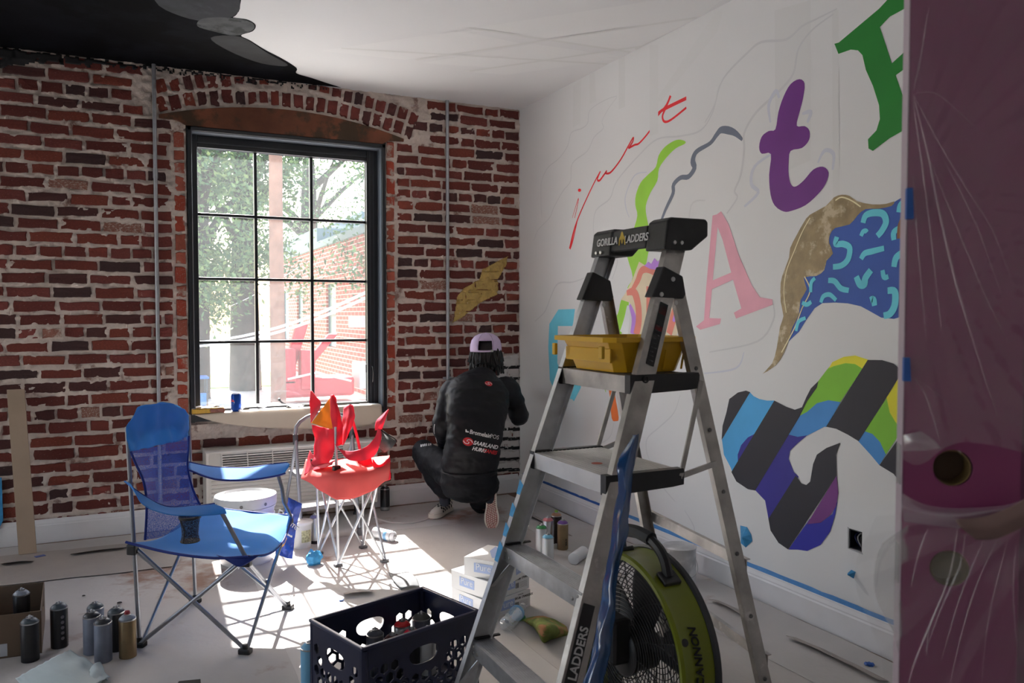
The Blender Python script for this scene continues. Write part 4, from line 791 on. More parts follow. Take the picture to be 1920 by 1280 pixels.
# ================================================================== SPRAY CANS
cg = M('can_dome_grey', (.05, .07, .085), .45); ring = M('can_ring', (.45, .46, .48), .3, .9)
def spray_can(name, label, loc, body, dome, group=None, h=.187, r=.0325, rot=None, nozzle=None, cap=None, band=None, text=None, dots=None, tdir=None):
    t = thing(name, label, 'spray can', loc, group, rot or (0, 0, 0)); ORG[t.name] = V((0, 0, 0)); hb = h-.034
    m = MB(); m.lathe([(r-.004, 0), (r, .003), (r, hb), (r-.002, hb+.003)], 28); m.build('body', body, t, True)
    m = MB(); m.lathe([(r-.006, -.0), (r-.007, .004), (.001, .009)], 20, (0, 0, .0005)); m.build('base_dish', ring, t, True)
    m = MB(); m.lathe([(r+.0006, hb-.001), (r+.0006, hb+.0035), (r-.001, hb+.004)], 28); m.build('rim_ring', ring, t, True)
    m = MB(); m.lathe([(r-.001, hb+.002), (r-.0025, hb+.007), (r-.009, hb+.014), (r-.016, hb+.018), (r-.019, hb+.019)], 28); m.build('dome', dome, t, True)
    m = MB(); m.lathe([(.0135, hb+.017), (.0135, hb+.023), (.0115, hb+.023), (.0105, hb+.019), (.004, hb+.019)], 20); m.build('valve_cup', ring, t, True)
    if cap is None:
        m = MB(); m.lathe([(.0045, hb+.018), (.0045, hb+.028), (.0035, hb+.030), (.0001, hb+.030)], 12); m.build('valve_stem', nozzle or M('stem_white', (.6, .6, .6), .4), t, True)
    else:
        m = MB(); m.lathe([(.011, hb+.018), (.0105, hb+.028), (.0085, hb+.034), (.0001, hb+.035)], 14); m.bx(-.003, .003, -.0125, -.008, hb+.025, hb+.029); m.build('spray_cap', cap, t, True)
    if band:
        for (z0_, z1_, bm_) in band: m = MB(); m.lathe([(r+.0003, z0_), (r+.0006, z0_+.0005), (r+.0006, z1_-.0005), (r+.0003, z1_)], 28); m.build('label_band', bm_, t, True)
    if dots:
        for k in range(dots): disc_on_cyl(V((0, 0, 0)), r+.0008, math.radians(-65), hb-.03-k*.022, .007, M('dot_grey', (.25, .22, .24), .5), t, 'label_dot')
    if text:
        body_, col_, ang, sz = text; z_ = .03
        for i, ch in enumerate(body_):
            c_ = V((math.cos(ang)*(r+.0012), math.sin(ang)*(r+.0012), z_+i*sz*.72)); text_mesh(ch, sz, c_, (0, 0, 1), (-math.sin(ang)*-1, math.cos(ang)*-1, 0), col_, t, 'letter', depth=.0003, bold=.0006)
    return t
body_b = M('can_black', (.010, .010, .012), .35); body_g = M('can_greyblue', SR(116, 122, 138), .45, .2, (20, .12), col2=((.10, .11, .15), 40, .68)); body_go = M('can_gold', SR(132, 112, 82), .42, .55, (20, .1))
dm_b = M('dome_black', (.02, .022, .028), .4); redcap = M('cap_red', SR(150, 40, 52), .4); dome_pale = M('dome_pale', SR(140, 148, 158), .4)
spray_can('spray_can', 'black spray can standing directly in front of the cardboard box', fl(57, 1238), body_b, cg, 'spray cans at the lower left')
spray_can('spray_can', 'tall black spray can with pale dots standing right of the cardboard box', fl(112, 1212), body_b, cg, 'spray cans at the lower left', dots=5, h=.196)
spray_can('spray_can', 'greyish blue spray can at the back of the group beside the blue chair', fl(180, 1207), body_g, cg, 'spray cans at the lower left')
spray_can('spray_can', 'greyish blue spray can at the left of the group beside the blue chair', fl(173, 1224), body_g, dm_b, 'spray cans at the lower left', h=.184)
spray_can('spray_can', 'greyish blue spray can foremost in the group beside the blue chair', fl(194, 1239), body_g, dm_b, 'spray cans at the lower left')
spray_can('spray_can', 'black spray can tucked between the grey cans and the gold one', fl(219, 1218), body_b, cg, 'spray cans at the lower left', h=.190)
spray_can('spray_can', 'dull gold spray can with a small red cap next to the blue chair', fl(240, 1231), body_go, dome_pale, 'spray cans at the lower left', cap=redcap)
# cardboard box with two cans inside
cb_m = M('cardboard', SR(108, 90, 74), .85, 0, (5, .08), (40, .1)); cbi = M('cardboard_inside', SR(78, 62, 48), .9)
A = fl(88, 1229); B = fl(103, 1185); C2 = fl(-30, 1205); xdir = (B-A); 
# footprint: near-right corner, along the far direction and to the left
nr = V((A.x-.02, A.y+.035, 0)); u = V((-1, .06, 0)).normalized(); v = V((-.05, 1, 0)).normalized(); bw, bd, bh, th = .36, .40, .175, .004
t = thing('cardboard_box', 'open cardboard box holding spray cans at the left edge', 'box', nr+u*bw/2+v*bd/2)
def panel(p, e1, e2, n_, mt, name, holes=None):
    mb = MB(); mb.prism([p, p+e1, p+e1+e2, p+e2], n_*th); return mb.build(name, mt, t, bevel=.0008)
panel(nr, u*bw, V((0, 0, bh)), v, cb_m, 'front_panel'); panel(nr+v*bd, u*bw, V((0, 0, bh)), -v, cb_m, 'back_panel')
z_ = V((0, 0, 1))
for base, sgn, nm in ((nr, 1, 'right_panel'), (nr+u*bw, -1, 'left_panel')):
    mb = MB(); o1 = base; hc = [o1+v*bd*a+z_*bh*b for a, b in ((.35, .62), (.65, .62), (.65, .82), (.35, .82))]; oc = [o1+v*bd*a+z_*bh*b for a, b in ((0, 0), (1, 0), (1, 1), (0, 1))]
    for i in range(4): mb.prism([oc[i], oc[(i+1) % 4], hc[(i+1) % 4], hc[i]], u*sgn*th)
    mb.build(nm, cb_m, t)
mb = MB(); mb.prism([nr, nr+u*bw, nr+u*bw+v*bd, nr+v*bd], z_*th); mb.build('bottom_panel', cbi, t)
mb = MB(); q = nr+u*(bw-.13)-v*.001+z_*.01; mb.prism([q, q-u*.11, q-u*.11+z_*.05, q+z_*.05], -v*.0008); mb.build('shipping_label', M('label_paper', (.5, .52, .56), .7), t)
spray_can('spray_can', 'pale spray can standing inside the cardboard box at the left edge', nr+u*.085+v*.31+z_*th, body_b, dome_pale, 'spray cans at the lower left')
spray_can('spray_can', 'dark spray can leaning in the left side of the cardboard box', nr+u*.26+v*.2+z_*.006, body_b, dm_b, 'spray cans at the lower left')
# foam sheet and card corners at the bottom edge
foam = film('foam_sheet', (.72, .82, .84), .92, .5, .35)
R3 = [[fl(30, 1272, .03), fl(85, 1240, .06), fl(130, 1218, .05)], [fl(60, 1300, .02), fl(120, 1262, .05), fl(168, 1240, .04)], [fl(120, 1330, .01), fl(165, 1290, .03), fl(205, 1268, .015)]]
m = sheet(R3, 10, .004, 14, 3)
for i, v_ in enumerate(m.v): q = V(v_); q.z = max(q.z, .004)+.0022*math.sin((q.x*1.0+q.y*.3)*230); m.v[i] = tuple(q)
tag(m.build('foam_wrap', foam, None, 60, solid=.002), 'ribbed white foam wrap lying on the floor in front of the spray cans', 'foam')
R3 = [[fl(150, 1295, .005), fl(172, 1250, .04), fl(188, 1240, .02)], [fl(158, 1290, .008), fl(182, 1256, .045), fl(198, 1262, .01)], [fl(170, 1320, .004), fl(192, 1275, .01), fl(202, 1275, .006)]]
tag(sheet(R3, 5, .003, 14, 8).build('foam_scrap', foam, None, 60, solid=.002), 'smooth folded end of white foam at the bottom edge by the cans', 'foam')
a = fl(322, 1283, .05); m = MB(); m.prism([fl(335, 1276, .05), fl(376, 1272, .05), fl(378, 1300, .05), fl(322, 1300, .05)], (0, 0, -.046)); tag(m.build('flat_box', M('dark_card', (.03, .028, .02), .7), bevel=.002), 'corner of a dark flat box at the bottom edge below the blue chair', 'box')
spray_can('spray_can', 'spray can whose top just shows at the bottom edge left of the crate', fl(524, 1279, .187)*1-V((0, 0, .187)), body_go, dm_b)
# cans on the floor in the middle and right
wb = M('can_white', (.72, .74, .76), .35); sv = M('can_silver', (.55, .56, .57), .28, .9, (30, .08)); wsil = M('can_whitesilver', (.6, .62, .63), .3, .5)
spray_can('spray_can', 'white spray can with green dome, left of the five cans behind the ladder', fl(1015, 1040), wsil, M('dome_green', SR(48, 134, 72), .35), 'spray cans behind the ladder')
spray_can('spray_can', 'silver and white spray can with light blue dome, nearest of the five behind the ladder', fl(1027, 1060), wsil, M('dome_blue', SR(108, 176, 208), .35), 'spray cans behind the ladder')
spray_can('spray_can', 'silver spray can with dusty pink dome among the five behind the ladder', fl(1027, 1027), sv, M('dome_pink', SR(196, 120, 128), .35), 'spray cans behind the ladder', h=.195, text=('MONTANA', blkm, math.radians(200), .012))
spray_can('spray_can', 'dark brown spray can with lime spray cap, rearmost of the five behind the ladder', fl(1043, 1018), M('can_brown', (.025, .010, .008), .3), M('dome_tan', SR(168, 132, 108), .4), 'spray cans behind the ladder', h=.20, cap=M('cap_lime', SR(130, 178, 70), .4))
spray_can('spray_can', 'gold spray can with purple dome, right of the five behind the ladder', fl(1055, 1030), body_go, M('dome_purple', SR(110, 72, 150), .35), 'spray cans behind the ladder', text=('GOLD', blkm, math.radians(-75), .014))
p = fl(1066, 1052); spray_can('spray_can', 'white spray can lying on its side right of the five cans behind the ladder', (p.x-.01, p.y-.07, .033), wb, wb, rot=(math.radians(-90), 0, math.radians(-52)))
p = fl(735, 1015); spray_can('spray_can', 'white spray can lying in the sun right of the red chair', (p.x-.07, p.y+.13, .033), wb, M('dome_white', (.8, .82, .86), .4), rot=(math.radians(90), 0, math.radians(28)), band=[(.10, .125, M('band_blue', SR(120, 170, 210), .4))])
spray_can('spray_can', 'black spray can standing against the baseboard beside the air conditioner', fl(722, 957), body_b, dm_b, band=[(.01, .03, M('band_grey', (.2, .2, .2), .5))])
spray_can('spray_can', 'chrome spray can with lavender cap standing behind the red chair', fl(591, 1018), sv, M('dome_lavender', SR(96, 104, 150), .4), band=[(.004, .022, blkm)])
# ================================================================== STEPLADDER
FB, FT = fl(817, 1385), ony(1122, 462, 2.50); NB, NT = fl(976, 1595), ony(1254, 452, 2.11)
def rail_at(B, T, py):                              # point of a rail front edge that shows at height py
    lo, hi = 0.0, 1.0
    for _ in range(40):
        t = (lo+hi)/2; p = B.lerp(T, t)-CAMP; y = 640-FPX*p.dot(Uv)/p.dot(Fv)
        if y > py: lo = t
        else: hi = t
    return B.lerp(T, t)
lad = thing('stepladder', 'aluminium double platform stepladder with black top cap in the middle of the room', 'ladder', ((FB.x+1.9)/2, 2.1, 0))
xa = V((1, 0, 0)); ya = V((0, 1, 0)); za = V((0, 0, 1))
def perp(d, a): return (a-d*a.dot(d)).normalized()
def csec(w, f, t, s): return [(0, 0), (w, 0), (w, s*f), (w-t, s*f), (w-t, s*t), (t, s*t), (t, s*f), (0, s*f)]
RW = .068
for B, T, s, lb in ((FB, FT, -1, None), (NB, NT, 1, None)):
    d_ = (T-B).normalized(); u_ = perp(d_, xa); v_ = perp(d_, ya)
    m = MB(); m.sweep(csec(RW, .026, .0025, s), B, T+d_*.03, u_, v_); m.build('front_rail', alud if s > 0 else alu, lad, bevel=.0008, seg=1)  # near rail gets the darker metal, standing for the dark surroundings it reflects
    m = MB(); m.sweep([(-.006, -.004), (RW+.008, -.004), (RW+.008, .034), (-.006, .034)] if s > 0 else [(-.006, -.034), (RW+.008, -.034), (RW+.008, .004), (-.006, .004)], B, B+d_*.05, u_, v_); m.build('rubber_foot', blk, lad, bevel=.004)
def rear(T, Bt, s):
    d_ = (T-Bt).normalized(); u_ = perp(d_, xa); v_ = perp(d_, ya)
    m = MB(); m.sweep(csec(.048, .022, .0025, s), Bt, T, u_, v_); m.build('rear_leg', alud, lad, bevel=.0008, seg=1)
    m = MB(); m.sweep([(-.004, -.026), (.052, -.026), (.052, .026), (-.004, .026)], Bt, Bt+d_*.05, u_, v_); m.build('rubber_foot', blk, lad, bevel=.004)
NRT = ony(1262, 548, 2.09); NRm = ony(1424, 1280, 1.90)
dd = NRm-NRT; NRB = NRT+dd*(NRT.z/(-dd.z)); FRT = ony(1122, 555, 2.50); FRm = ony(1203, 1000, 2.62); dd = FRm-FRT; FRB = FRT+dd*(FRT.z/(-dd.z))
rear(NRT, NRB, 1); rear(FRT, FRB, -1)
def on_seg(a, b, z): return a.lerp(b, (z-a.z)/(b.z-a.z))
# steps: two treads, two platforms
def tread(pyF, pyN, depth, kind, nmz):
    a = rail_at(FB, FT, pyF); b = rail_at(NB, NT, pyN); z = (a.z+b.z)/2; a = on_seg(FB, FT, z); b = on_seg(NB, NT, z)
    a = a+V((0, -.003, 0)); b = b+V((0, .003, 0)); yy0, yy1 = b.y, a.y; x0 = (a.x+b.x)/2+.004
    if kind == 'step':
        m = MB(); m.sweep([(0, 0), (depth, 0), (depth, -.03), (depth-.003, -.03), (depth-.003, -.003), (.003, -.003), (.003, -.048), (.012, -.048), (.012, -.051), (0, -.051)], (x0, yy0, z), (x0, yy1, z), xa, za)
        for k in range(9): m.bx(x0+.008+k*.008, x0+.011+k*.008, yy0+.01, yy1-.01, z, z+.0012)
        m.build('step', alu, lad, bevel=.0012, seg=1)
        for yy_, s in ((yy1, -1), (yy0, 1)):
            p0 = V((x0+.03, yy_+s*.05, z-.03)); p1 = on_seg(FB, FT, z-.13) if s < 0 else on_seg(NB, NT, z-.13); p1 = V((p1.x+.02, p1.y+s*.006, p1.z)); m = MB(); m.sweep([(-.009, -.0015), (.009, -.0015), (.009, .0015), (-.009, .0015)], p0, p1, xa, V((0, .5, .5))); m.build('step_brace', alu, lad)
            for q in (V((x0-.001, yy_+s*.018, z-.015)), V((x0-.001, yy_+s*.018, z-.037)), V((x0-.001, yy_+s*.05, z-.030))): m = MB(); m.lathe([(.0065, 0), (.0055, .003), (.001, .004)], 10, q, (-1, 0, 0)); m.build('rivet', screw, lad, True)
        m = MB(); m.bx(x0+.01, x0+.10, yy1-.012, yy1+.0, z+.001, z+.006); m.build('step_end_pad', blk, lad)
    else:
        m = MB(); m.sweep([(0, 0), (depth, 0), (depth, -.035), (depth-.003, -.035), (depth-.003, -.003), (.003, -.003), (.003, -.05), (.014, -.05), (.014, -.053), (0, -.053)], (x0-.012, yy0+.02, z), (x0-.012, yy1-.016, z), xa, za)
        for k in range(int(depth/.016)): m.bx(x0+k*.016, x0+.004+k*.016, yy0+.024, yy1-.02, z, z+.0012)
        m.build('platform', alud if nmz > 1 else M('platform_alu', (.62, .61, .60), .45, .7, (5, .15), (60, .05)), lad, bevel=.0015, seg=1)
        for (ya_, yb_) in ((yy0-.006, yy0+.024), (yy1-.022, yy1+.004)):
            m = MB(); m.prism([V((x0-.016+x_, ya_, z+z_)) for x_, z_ in ((0, .004), (depth+.01, .004), (depth+.014, -.004), (depth+.012, -.046), (depth-.03, -.050), (.03, -.056), (0, -.056))], (0, yb_-ya_, 0)); m.build('platform_end_cap', blk, lad, bevel=.002)
    return z, x0, yy0, yy1
S1 = tread(1192, 1352, .078, 'step', 0); S2 = tread(1022, 1113, .078, 'step', 0); S3 = tread(851, 888, .27, 'plat', 1); S4 = tread(688, 706, .25, 'plat', 2)
if True:
    m = MB(); q = V((S3[1]+.075, S3[2]+.19, S3[0]+.0015)); m.lathe([(.001, .0008), (.018, .0004), (.018, 0)], 16, q); o = m.build('paint_spot', M('spot_red', SR(190, 84, 60), .5), lad)
# black hinge brackets
for T_, B_, s, py_ in ((FT, FB, -1, 538), (NT, NB, 1, 530)):
    c = rail_at(B_, T_, py_); d_ = (T_-B_).normalized(); u_ = perp(d_, xa)
    yo = c.y-s*.004
    pr = [(-.052, -.008), (.052, -.008), (.056, .072), (.046, .086)]
    pts = [c+d_*.055+u_*-.008, c+d_*.055+u_*(RW+.004), c+d_*.044+u_*(RW+.012), c-d_*.040+xa*(RW+.048), c-d_*.055+xa*(RW+.044), c-d_*.055-u_*.012]
    pts = [V((p.x, yo-.006*s, p.z)) for p in pts]
    m = MB(); m.prism(pts, (0, .044*s, 0)); m.build('hinge_bracket', blk, lad, bevel=.004)
    for q in (c+d_*.03+u_*.04, c-d_*.033+u_*.018, c-d_*.036+u_*.080):
        m = MB(); m.lathe([(.008, 0), (.007, .0025), (.001, .003)], 12, V((q.x, yo-.006*s-(0 if s > 0 else .0395), q.z)), (0, -1, 0)); m.build('screw', screw, lad, True)
# top cap
cz = (FT.z+NT.z)/2; cx0 = (FT.x+NT.x)/2-.02; cy0, cy1 = NT.y-.02, FT.y+.012; cm_ = M('cap_plastic', (.014, .015, .016), .5, 0, (30, .2), (40, .1), col2=((.05, .08, .06), 26, .72))
t = lad
m = MB()
m.prism([V((cx0+x, cy1-.115, cz+z)) for x, z in ((-.012, -.035), (.09, -.035), (.125, .0), (.125, .045), (.115, .060), (.015, .060), (.0, .050))], (0, .125, 0))
m.prism([V((cx0+x, cy0-.012, cz+z)) for x, z in ((-.010, -.035), (.10, -.035), (.165, .012), (.165, .058), (.155, .068), (.02, .068), (.003, .058))], (0, .105, 0))
m.prism([V((cx0+x, cy0+.10, cz+z)) for x, z in ((-.004, -.022), (.012, -.024), (.016, .005), (.10, .005), (.10, .052), (.004, .052))], (0, cy1-cy0-.17, 0))
m.build('top_cap', cm_, lad, bevel=.006)
m = MB(); m.bx(cx0+.03, cx0+.14, cy0+.03, cy0+.08, cz+.067, cz+.0685); m.bx(cx0+.03, cx0+.10, cy0+.16, cy0+.24, cz+.0505, cz+.056); m.build('tool_recess', blkm, lad)
for (yy_, zz_) in ((cy1-.03, -.02), (cy1-.06, -.02)):
    m = MB(); m.lathe([(.007, 0), (.006, .003), (.001, .004)], 12, V((cx0-.011, yy_, cz+zz_)), (-1, 0, 0)); m.build('screw', screw, lad, True)
for xx_ in (.03, .058):
    m = MB(); m.lathe([(.007, 0), (.006, .003), (.001, .004)], 12, V((cx0+xx_, cy0-.012, cz-.012)), (0, -1, 0)); m.build('screw', screw, lad, True)
txw = M('print_white', (.62, .62, .62), .5); txg = M('print_gold', SR(190, 160, 40), .5)
text_mesh('GORILLA', .036, (cx0-.0135, cy1-.035, cz+.002), (0, -1, 0), (0, 0, 1), txw, lad, shear=.2, bold=.0006, label='white lettering on the top cap', xs=.92)
text_mesh('LADDERS', .036, (cx0-.0055, cy0+.222, cz+.002), (0, -1, 0), (0, 0, 1), txw, lad, shear=.2, bold=.0006, label='white lettering on the top cap', xs=.92)
def gorilla(c, u_, v_, s, mt, parent):
    P = [(-.5, -.5), (-.35, -.5), (-.28, -.1), (-.12, .0), (-.1, -.3), (0, -.42), (.1, -.3), (.12, 0), (.28, -.1), (.35, -.5), (.5, -.5), (.42, .05), (.22, .28), (.12, .52), (0, .62), (-.12, .52), (-.22, .28), (-.42, .05)]
    mb = MB(); mb.prism([c+u_*a*s+v_*b*s for a, b in P], u_.cross(v_)*.0006); return mb.build('emblem', mt, parent, label='yellow emblem')
gorilla(V((cx0-.0062, (cy0+cy1)/2+.022, cz+.018)), V((0, -1, 0)), V((0, 0, 1)), .042, txg, lad)
# spreaders
def bar(a, b, w, th, name, mt, wd=za):
    d_ = (b-a).normalized(); u_ = perp(d_, wd); v_ = d_.cross(u_); m = MB(); m.sweep([(-w/2, -th/2), (w/2, -th/2), (w/2, th/2), (-w/2, th/2)], a, b, u_, v_); return m.build(name, mt, lad, bevel=.0008, seg=1)
for yy_, RTop, RBot in ((S3[2]-.004, NRT, NRB), (S3[3]+.004, FRT, FRB)):
    p3 = V((S3[1]+.255, yy_, S3[0]-.02)); p4 = V((S4[1]+.235, yy_*.5+(S4[2] if RTop is NRT else S4[3])*.5, S4[0]-.02)); rl = on_seg(RTop, RBot, S3[0]+.0)
    bar(p3, p4, .016, .006, 'spreader_strut', alud, xa); bar(p3, rl+V((.02, 0, 0)), .018, .006, 'spreader_bar', alud)
def rbar(z, h_):
    a = on_seg(NRT, NRB, z); b = on_seg(FRT, FRB, z); m = MB(); m.sweep([(0, 0), (.0025, 0), (.0025, h_-.0025), (.016, h_-.0025), (.016, h_), (0, h_)], a+V((.046, 0, 0)), b+V((.046, 0, 0)), xa, za); m.build('rear_brace', alud, lad)
zb1 = ony(1380, 1062, 1.95).z; zb2 = ony(1412, 1235, 1.93).z; rbar(zb1-.02, .036); rbar(zb2-.02, .034)
zz3 = on_seg(NRT, NRB, zb2-.0); bar(zz3+V((.04, .004, -.02)), zz3+V((.06, .10, .0)), .02, .003, 'brace_gusset', alud)
for z_ in np.linspace(.22, 1.2, 6):
    q = on_seg(NRT, NRB, z_); m = MB(); m.bx(q.x+.020, q.x+.034, q.y-.0035, q.y+.002, q.z-.012, q.z+.012) if int(z_*10) % 2 else m.lathe([(.007, 0), (.006, .003), (.001, .004)], 10, V((q.x+.024, q.y-.001, q.z)), (0, -1, 0)); m.build('rivet', M('rivet_dark', (.16, .16, .16), .4, .8), lad)
# decals on the outer web of the near front rail
dN = (NT-NB).normalized(); uN = perp(dN, xa); vN = V((0, -1, 0)); 
def rail_panel(z0, z1, a, b, mt, name):
    p0 = on_seg(NB, NT, z0); p1 = on_seg(NB, NT, z1); mb = MB(); mb.prism([p0+uN*a+vN*.0015, p0+uN*b+vN*.0015, p1+uN*b+vN*.0015, p1+uN*a+vN*.0015], vN*.0005); return mb.build(name, mt, lad)
zt = rail_at(NB, NT, 1128).z; rail_panel(.03, zt, .008, .046, blk, 'brand_decal')
q = on_seg(NB, NT, zt)
text_mesh('GORILLA', .038, on_seg(NB, NT, zt-.40)+uN*.041+vN*.0028, dN, -uN, txw, lad, bold=.0008, label='white lettering up the near rail', xs=.9)
text_mesh('LADDERS', .038, on_seg(NB, NT, zt-.185)+uN*.041+vN*.0028, dN, -uN, txw, lad, bold=.0008, label='white lettering up the near rail', xs=.9)
gorilla(on_seg(NB, NT, zt-.205)+uN*.028+vN*.003, dN, -uN, .030, M('print_orange', SR(214, 150, 60), .5), lad)
za_, zb_2 = rail_at(NB, NT, 676).z, rail_at(NB, NT, 560).z
rail_panel(za_, zb_2, .022, .052, blk, 'warning_label'); rail_panel(zb_2-.035, zb_2-.006, .024, .050, M('label_red', SR(150, 40, 40), .5), 'warning_stripe'); rail_panel(zb_2-.085, zb_2-.070, .024, .050, M('label_red', (1, 1, 1)), 'warning_stripe')
for k in range(9):
    z_ = za_+.012+k*.013; rail_panel(z_, z_+.004, .027, .047-.004*(k % 3), M('print_grey', (.28, .28, .28), .5), 'small_print')
q = on_seg(NB, NT, rail_at(NB, NT, 703).z)+uN*.034; m = MB(); m.lathe([(.013, 0), (.013, .003), (.008, .004), (.007, .001), (.001, .001)], 14, q, (0, -1, 0)); m.build('bolt', blk, lad, True)
# blue tape on the far rail
for k, (y0_, y1_) in enumerate(((905, 925), (948, 966), (985, 1003), (1020, 1050))):
    a, b = rail_at(FB, FT, y1_), rail_at(FB, FT, y0_); dF = (FT-FB).normalized(); uF = perp(dF, xa)
    m = MB(); m.prism([a-uF*.0012+ya*-.026, a-uF*.0012+ya*.0, b-uF*.0012+V((0, 0, .012)), b-uF*.0012+ya*-.026+V((0, 0, -.004))], -uF*.0006); m.build('tape_patch', M('tape_bright', (1, 1, 1)), lad, label='bright blue tape patch')
# ---- yellow tray on the top platform
ym = M('yellow_plastic', SR(216, 168, 22), .4, 0, (6, .06)); tz = S4[0]+.005; tx0, tx1, ty0, ty1 = S4[1]-.065, S4[1]+.29, S4[2]+.045, S4[3]-.035
t = thing('paint_tray', 'yellow plastic tray sitting on the ladder\'s upper platform', 'tray', ((tx0+tx1)/2, (ty0+ty1)/2, tz))
def ringpts(z, ins, y_in):
    return [V((tx0+ins*1.3, ty0+y_in+.03, z)), V((tx0+ins*1.3+.03, ty0+y_in, z)), V((tx1-ins-.03, ty0+y_in, z)), V((tx1-ins, ty0+y_in+.03, z)), V((tx1-ins, ty1-y_in-.03, z)), V((tx1-ins-.03, ty1-y_in, z)), V((tx0+ins*1.3+.03, ty1-y_in, z)), V((tx0+ins*1.3, ty1-y_in-.03, z))]
lv = [ringpts(tz, .05, .035), ringpts(tz+.07, .03, .018), ringpts(tz+.110, .018, .008)]
for q in lv[1][0:2]+lv[1][6:8]: q.z += .005
m = MB(); vs = sum(lv, []); fs = [tuple(range(8))[::-1]]
for a in range(2):
    for k in range(8): fs.append((a*8+k, a*8+(k+1) % 8, a*8+8+(k+1) % 8, a*8+8+k))
m.add(vs, fs); m.build('tray_body', ym, t, solid=.003, bevel=.004)
m = MB(); out = ringpts(tz+.110, .0, -.004); vs = lv[2]+out; m.add(vs, [(k, (k+1) % 8, 8+(k+1) % 8, 8+k) for k in range(8)]); low = [q-V((0, 0, .014)) for q in out]; m.add(out+low, [(k, (k+1) % 8, 8+(k+1) % 8, 8+k) for k in range(8)]); m.build('rim', ym, t, solid=.0025)
for yy_ in (ty0+.03, ty1-.03): m = MB(); m.box((tx0-.002, yy_, tz+.065), (.012, .02, .04)); m.build('hook', ym, t, bevel=.003)
m = MB(); m.bx(tx0+.035, tx0+.042, ty0+.04, ty1-.04, tz+.03, tz+.075); m.build('front_lip', ym, t, bevel=.002)
for k in range(3): m = MB(); m.sweep([(-.003, 0), (.003, 0), (.003, .004), (-.003, .004)], (tx0+.16+k*.07, ty0+.030, tz+.006), (tx0+.155+k*.07, ty0+.008, tz+.070), xa, (0, -1, 0)); m.build('rib', ym, t)
# ---- blue plastic hanging along the near rail
bp = film('blue_plastic', SR(14, 78, 140), .80, .18, .35, .12)
rows = [[at(x, y, z) for x, z in r_] for y, r_ in ((812, [(1184, 2.30), (1189, 2.28), (1195, 2.30)]), (850, [(1166, 2.29), (1180, 2.26), (1194, 2.28)]), (900, [(1158, 2.25), (1172, 2.22), (1186, 2.25)]), (1000, [(1146, 2.19), (1160, 2.14), (1174, 2.18)]), (1100, [(1130, 2.12), (1144, 2.07), (1156, 2.12)]), (1190, [(1116, 2.07), (1130, 2.01), (1146, 2.06)]), (1270, [(1098, 2.02), (1114, 1.96), (1136, 2.01)]), (1340, [(1088, 1.98), (1102, 1.94), (1124, 1.97)]), (1420, [(1070, 1.93), (1088, 1.90), (1108, 1.92)]))]
m = sheet(rows, 7, .012, 11, 5); tag(m.build('blue_plastic_wrap', bp, None, 60, solid=.0015), 'dark blue plastic wrap hanging down along the near front rail of the ladder', 'plastic wrap')

# ================================================================== DRUM FAN
gm = M('fan_green', SR(112, 122, 14), .42, 0, (4, .08), coat=.2); FC = V((1.36, 2.03, .345)); R_ = .292; 
fan = thing('drum_fan', 'big round green drum fan standing behind the ladder\'s near leg', 'fan', (FC.x+.06, FC.y, 0))
m = MB(); m.lathe([(R_-.016, 0), (R_, -.004), (R_+.004, .006), (R_-.002, .022), (R_-.004, .085), (R_+.004, .112), (R_-.012, .112), (R_-.02, .07), (R_-.022, .02)], 72, FC, xa, closed=True); m.build('drum', gm, fan, True)
m = MB(); m.lathe([(R_-.006, .108), (R_+.006, .106), (R_+.012, .112), (R_+.010, .126), (R_, .130), (R_-.010, .126)], 72, FC, xa, closed=True); m.build('rear_tire', M('fan_rubber', (.02, .022, .026), .5), fan, True)
def circle(c, r, n=56, off=0): return [c+xa*off+V((0, math.cos(2*math.pi*k/n)*r, math.sin(2*math.pi*k/n)*r)) for k in range(n)]
for x_, nm, n_r in ((.006, 'front_grille', 17), (.122, 'rear_grille', 12)):
    m = MB()
    for k in range(n_r):
        r_ = .075+(R_-.022-.075)*k/(n_r-1); m.tube(circle(FC, r_, 48, x_-(.012*(1-(r_/R_)**2) if x_ < .1 else 0)), .0017, 5, closed=True)
    for k in range(10 if x_ < .1 else 16):
        a = 2*math.pi*k/(10 if x_ < .1 else 16); tw = .5; pts = [FC+xa*(x_+.003-(.012*(1-(r_/R_)**2) if x_ < .1 else 0))+V((0, math.cos(a+tw*(r_/R_)**2)*r_, math.sin(a+tw*(r_/R_)**2)*r_)) for r_ in np.linspace(.07, R_-.012, 7)]; m.tube(pts, .002, 5)
    m.build(nm, blk, fan, 60)
m = MB(); m.lathe([(.001, -.012), (.066, -.012), (.076, -.004), (.076, .01), (.001, .01)], 32, FC, xa); m.build('grille_hub', blk, fan, True)
m = MB(); m.lathe([(.001, .03), (.062, .03), (.068, .04), (.068, .09), (.05, .10), (.001, .10)], 28, FC, xa); m.build('motor', blk, fan, True)
m = MB(); m.box(FC+V((-.035, .02, .045)), (.07, .13, .14)); m.build('motor_housing', blk, fan, bevel=.014)
for k in range(5):
    a = 2*math.pi*k/5+.5; rows = []
    for r_, w_, pt in ((.06, .07, .9), (.14, .11, .7), (.21, .13, .55), (.258, .12, .45)):
        rows.append([FC+xa*(.065+math.sin(pt)*w_*s_*.32)+V((0, math.cos(a+math.cos(pt)*w_*s_*.5/r_)*r_, math.sin(a+math.cos(pt)*w_*s_*.5/r_)*r_)) for s_ in (-1, 0, 1)])
    sheet(rows, 4).build('blade', M('blade_black', (.02, .02, .022), .35), fan, True, solid=.003)
def dr(a, r, x): return FC+V((x, -math.sin(a)*r, math.cos(a)*r))    # angle from the top towards the camera side
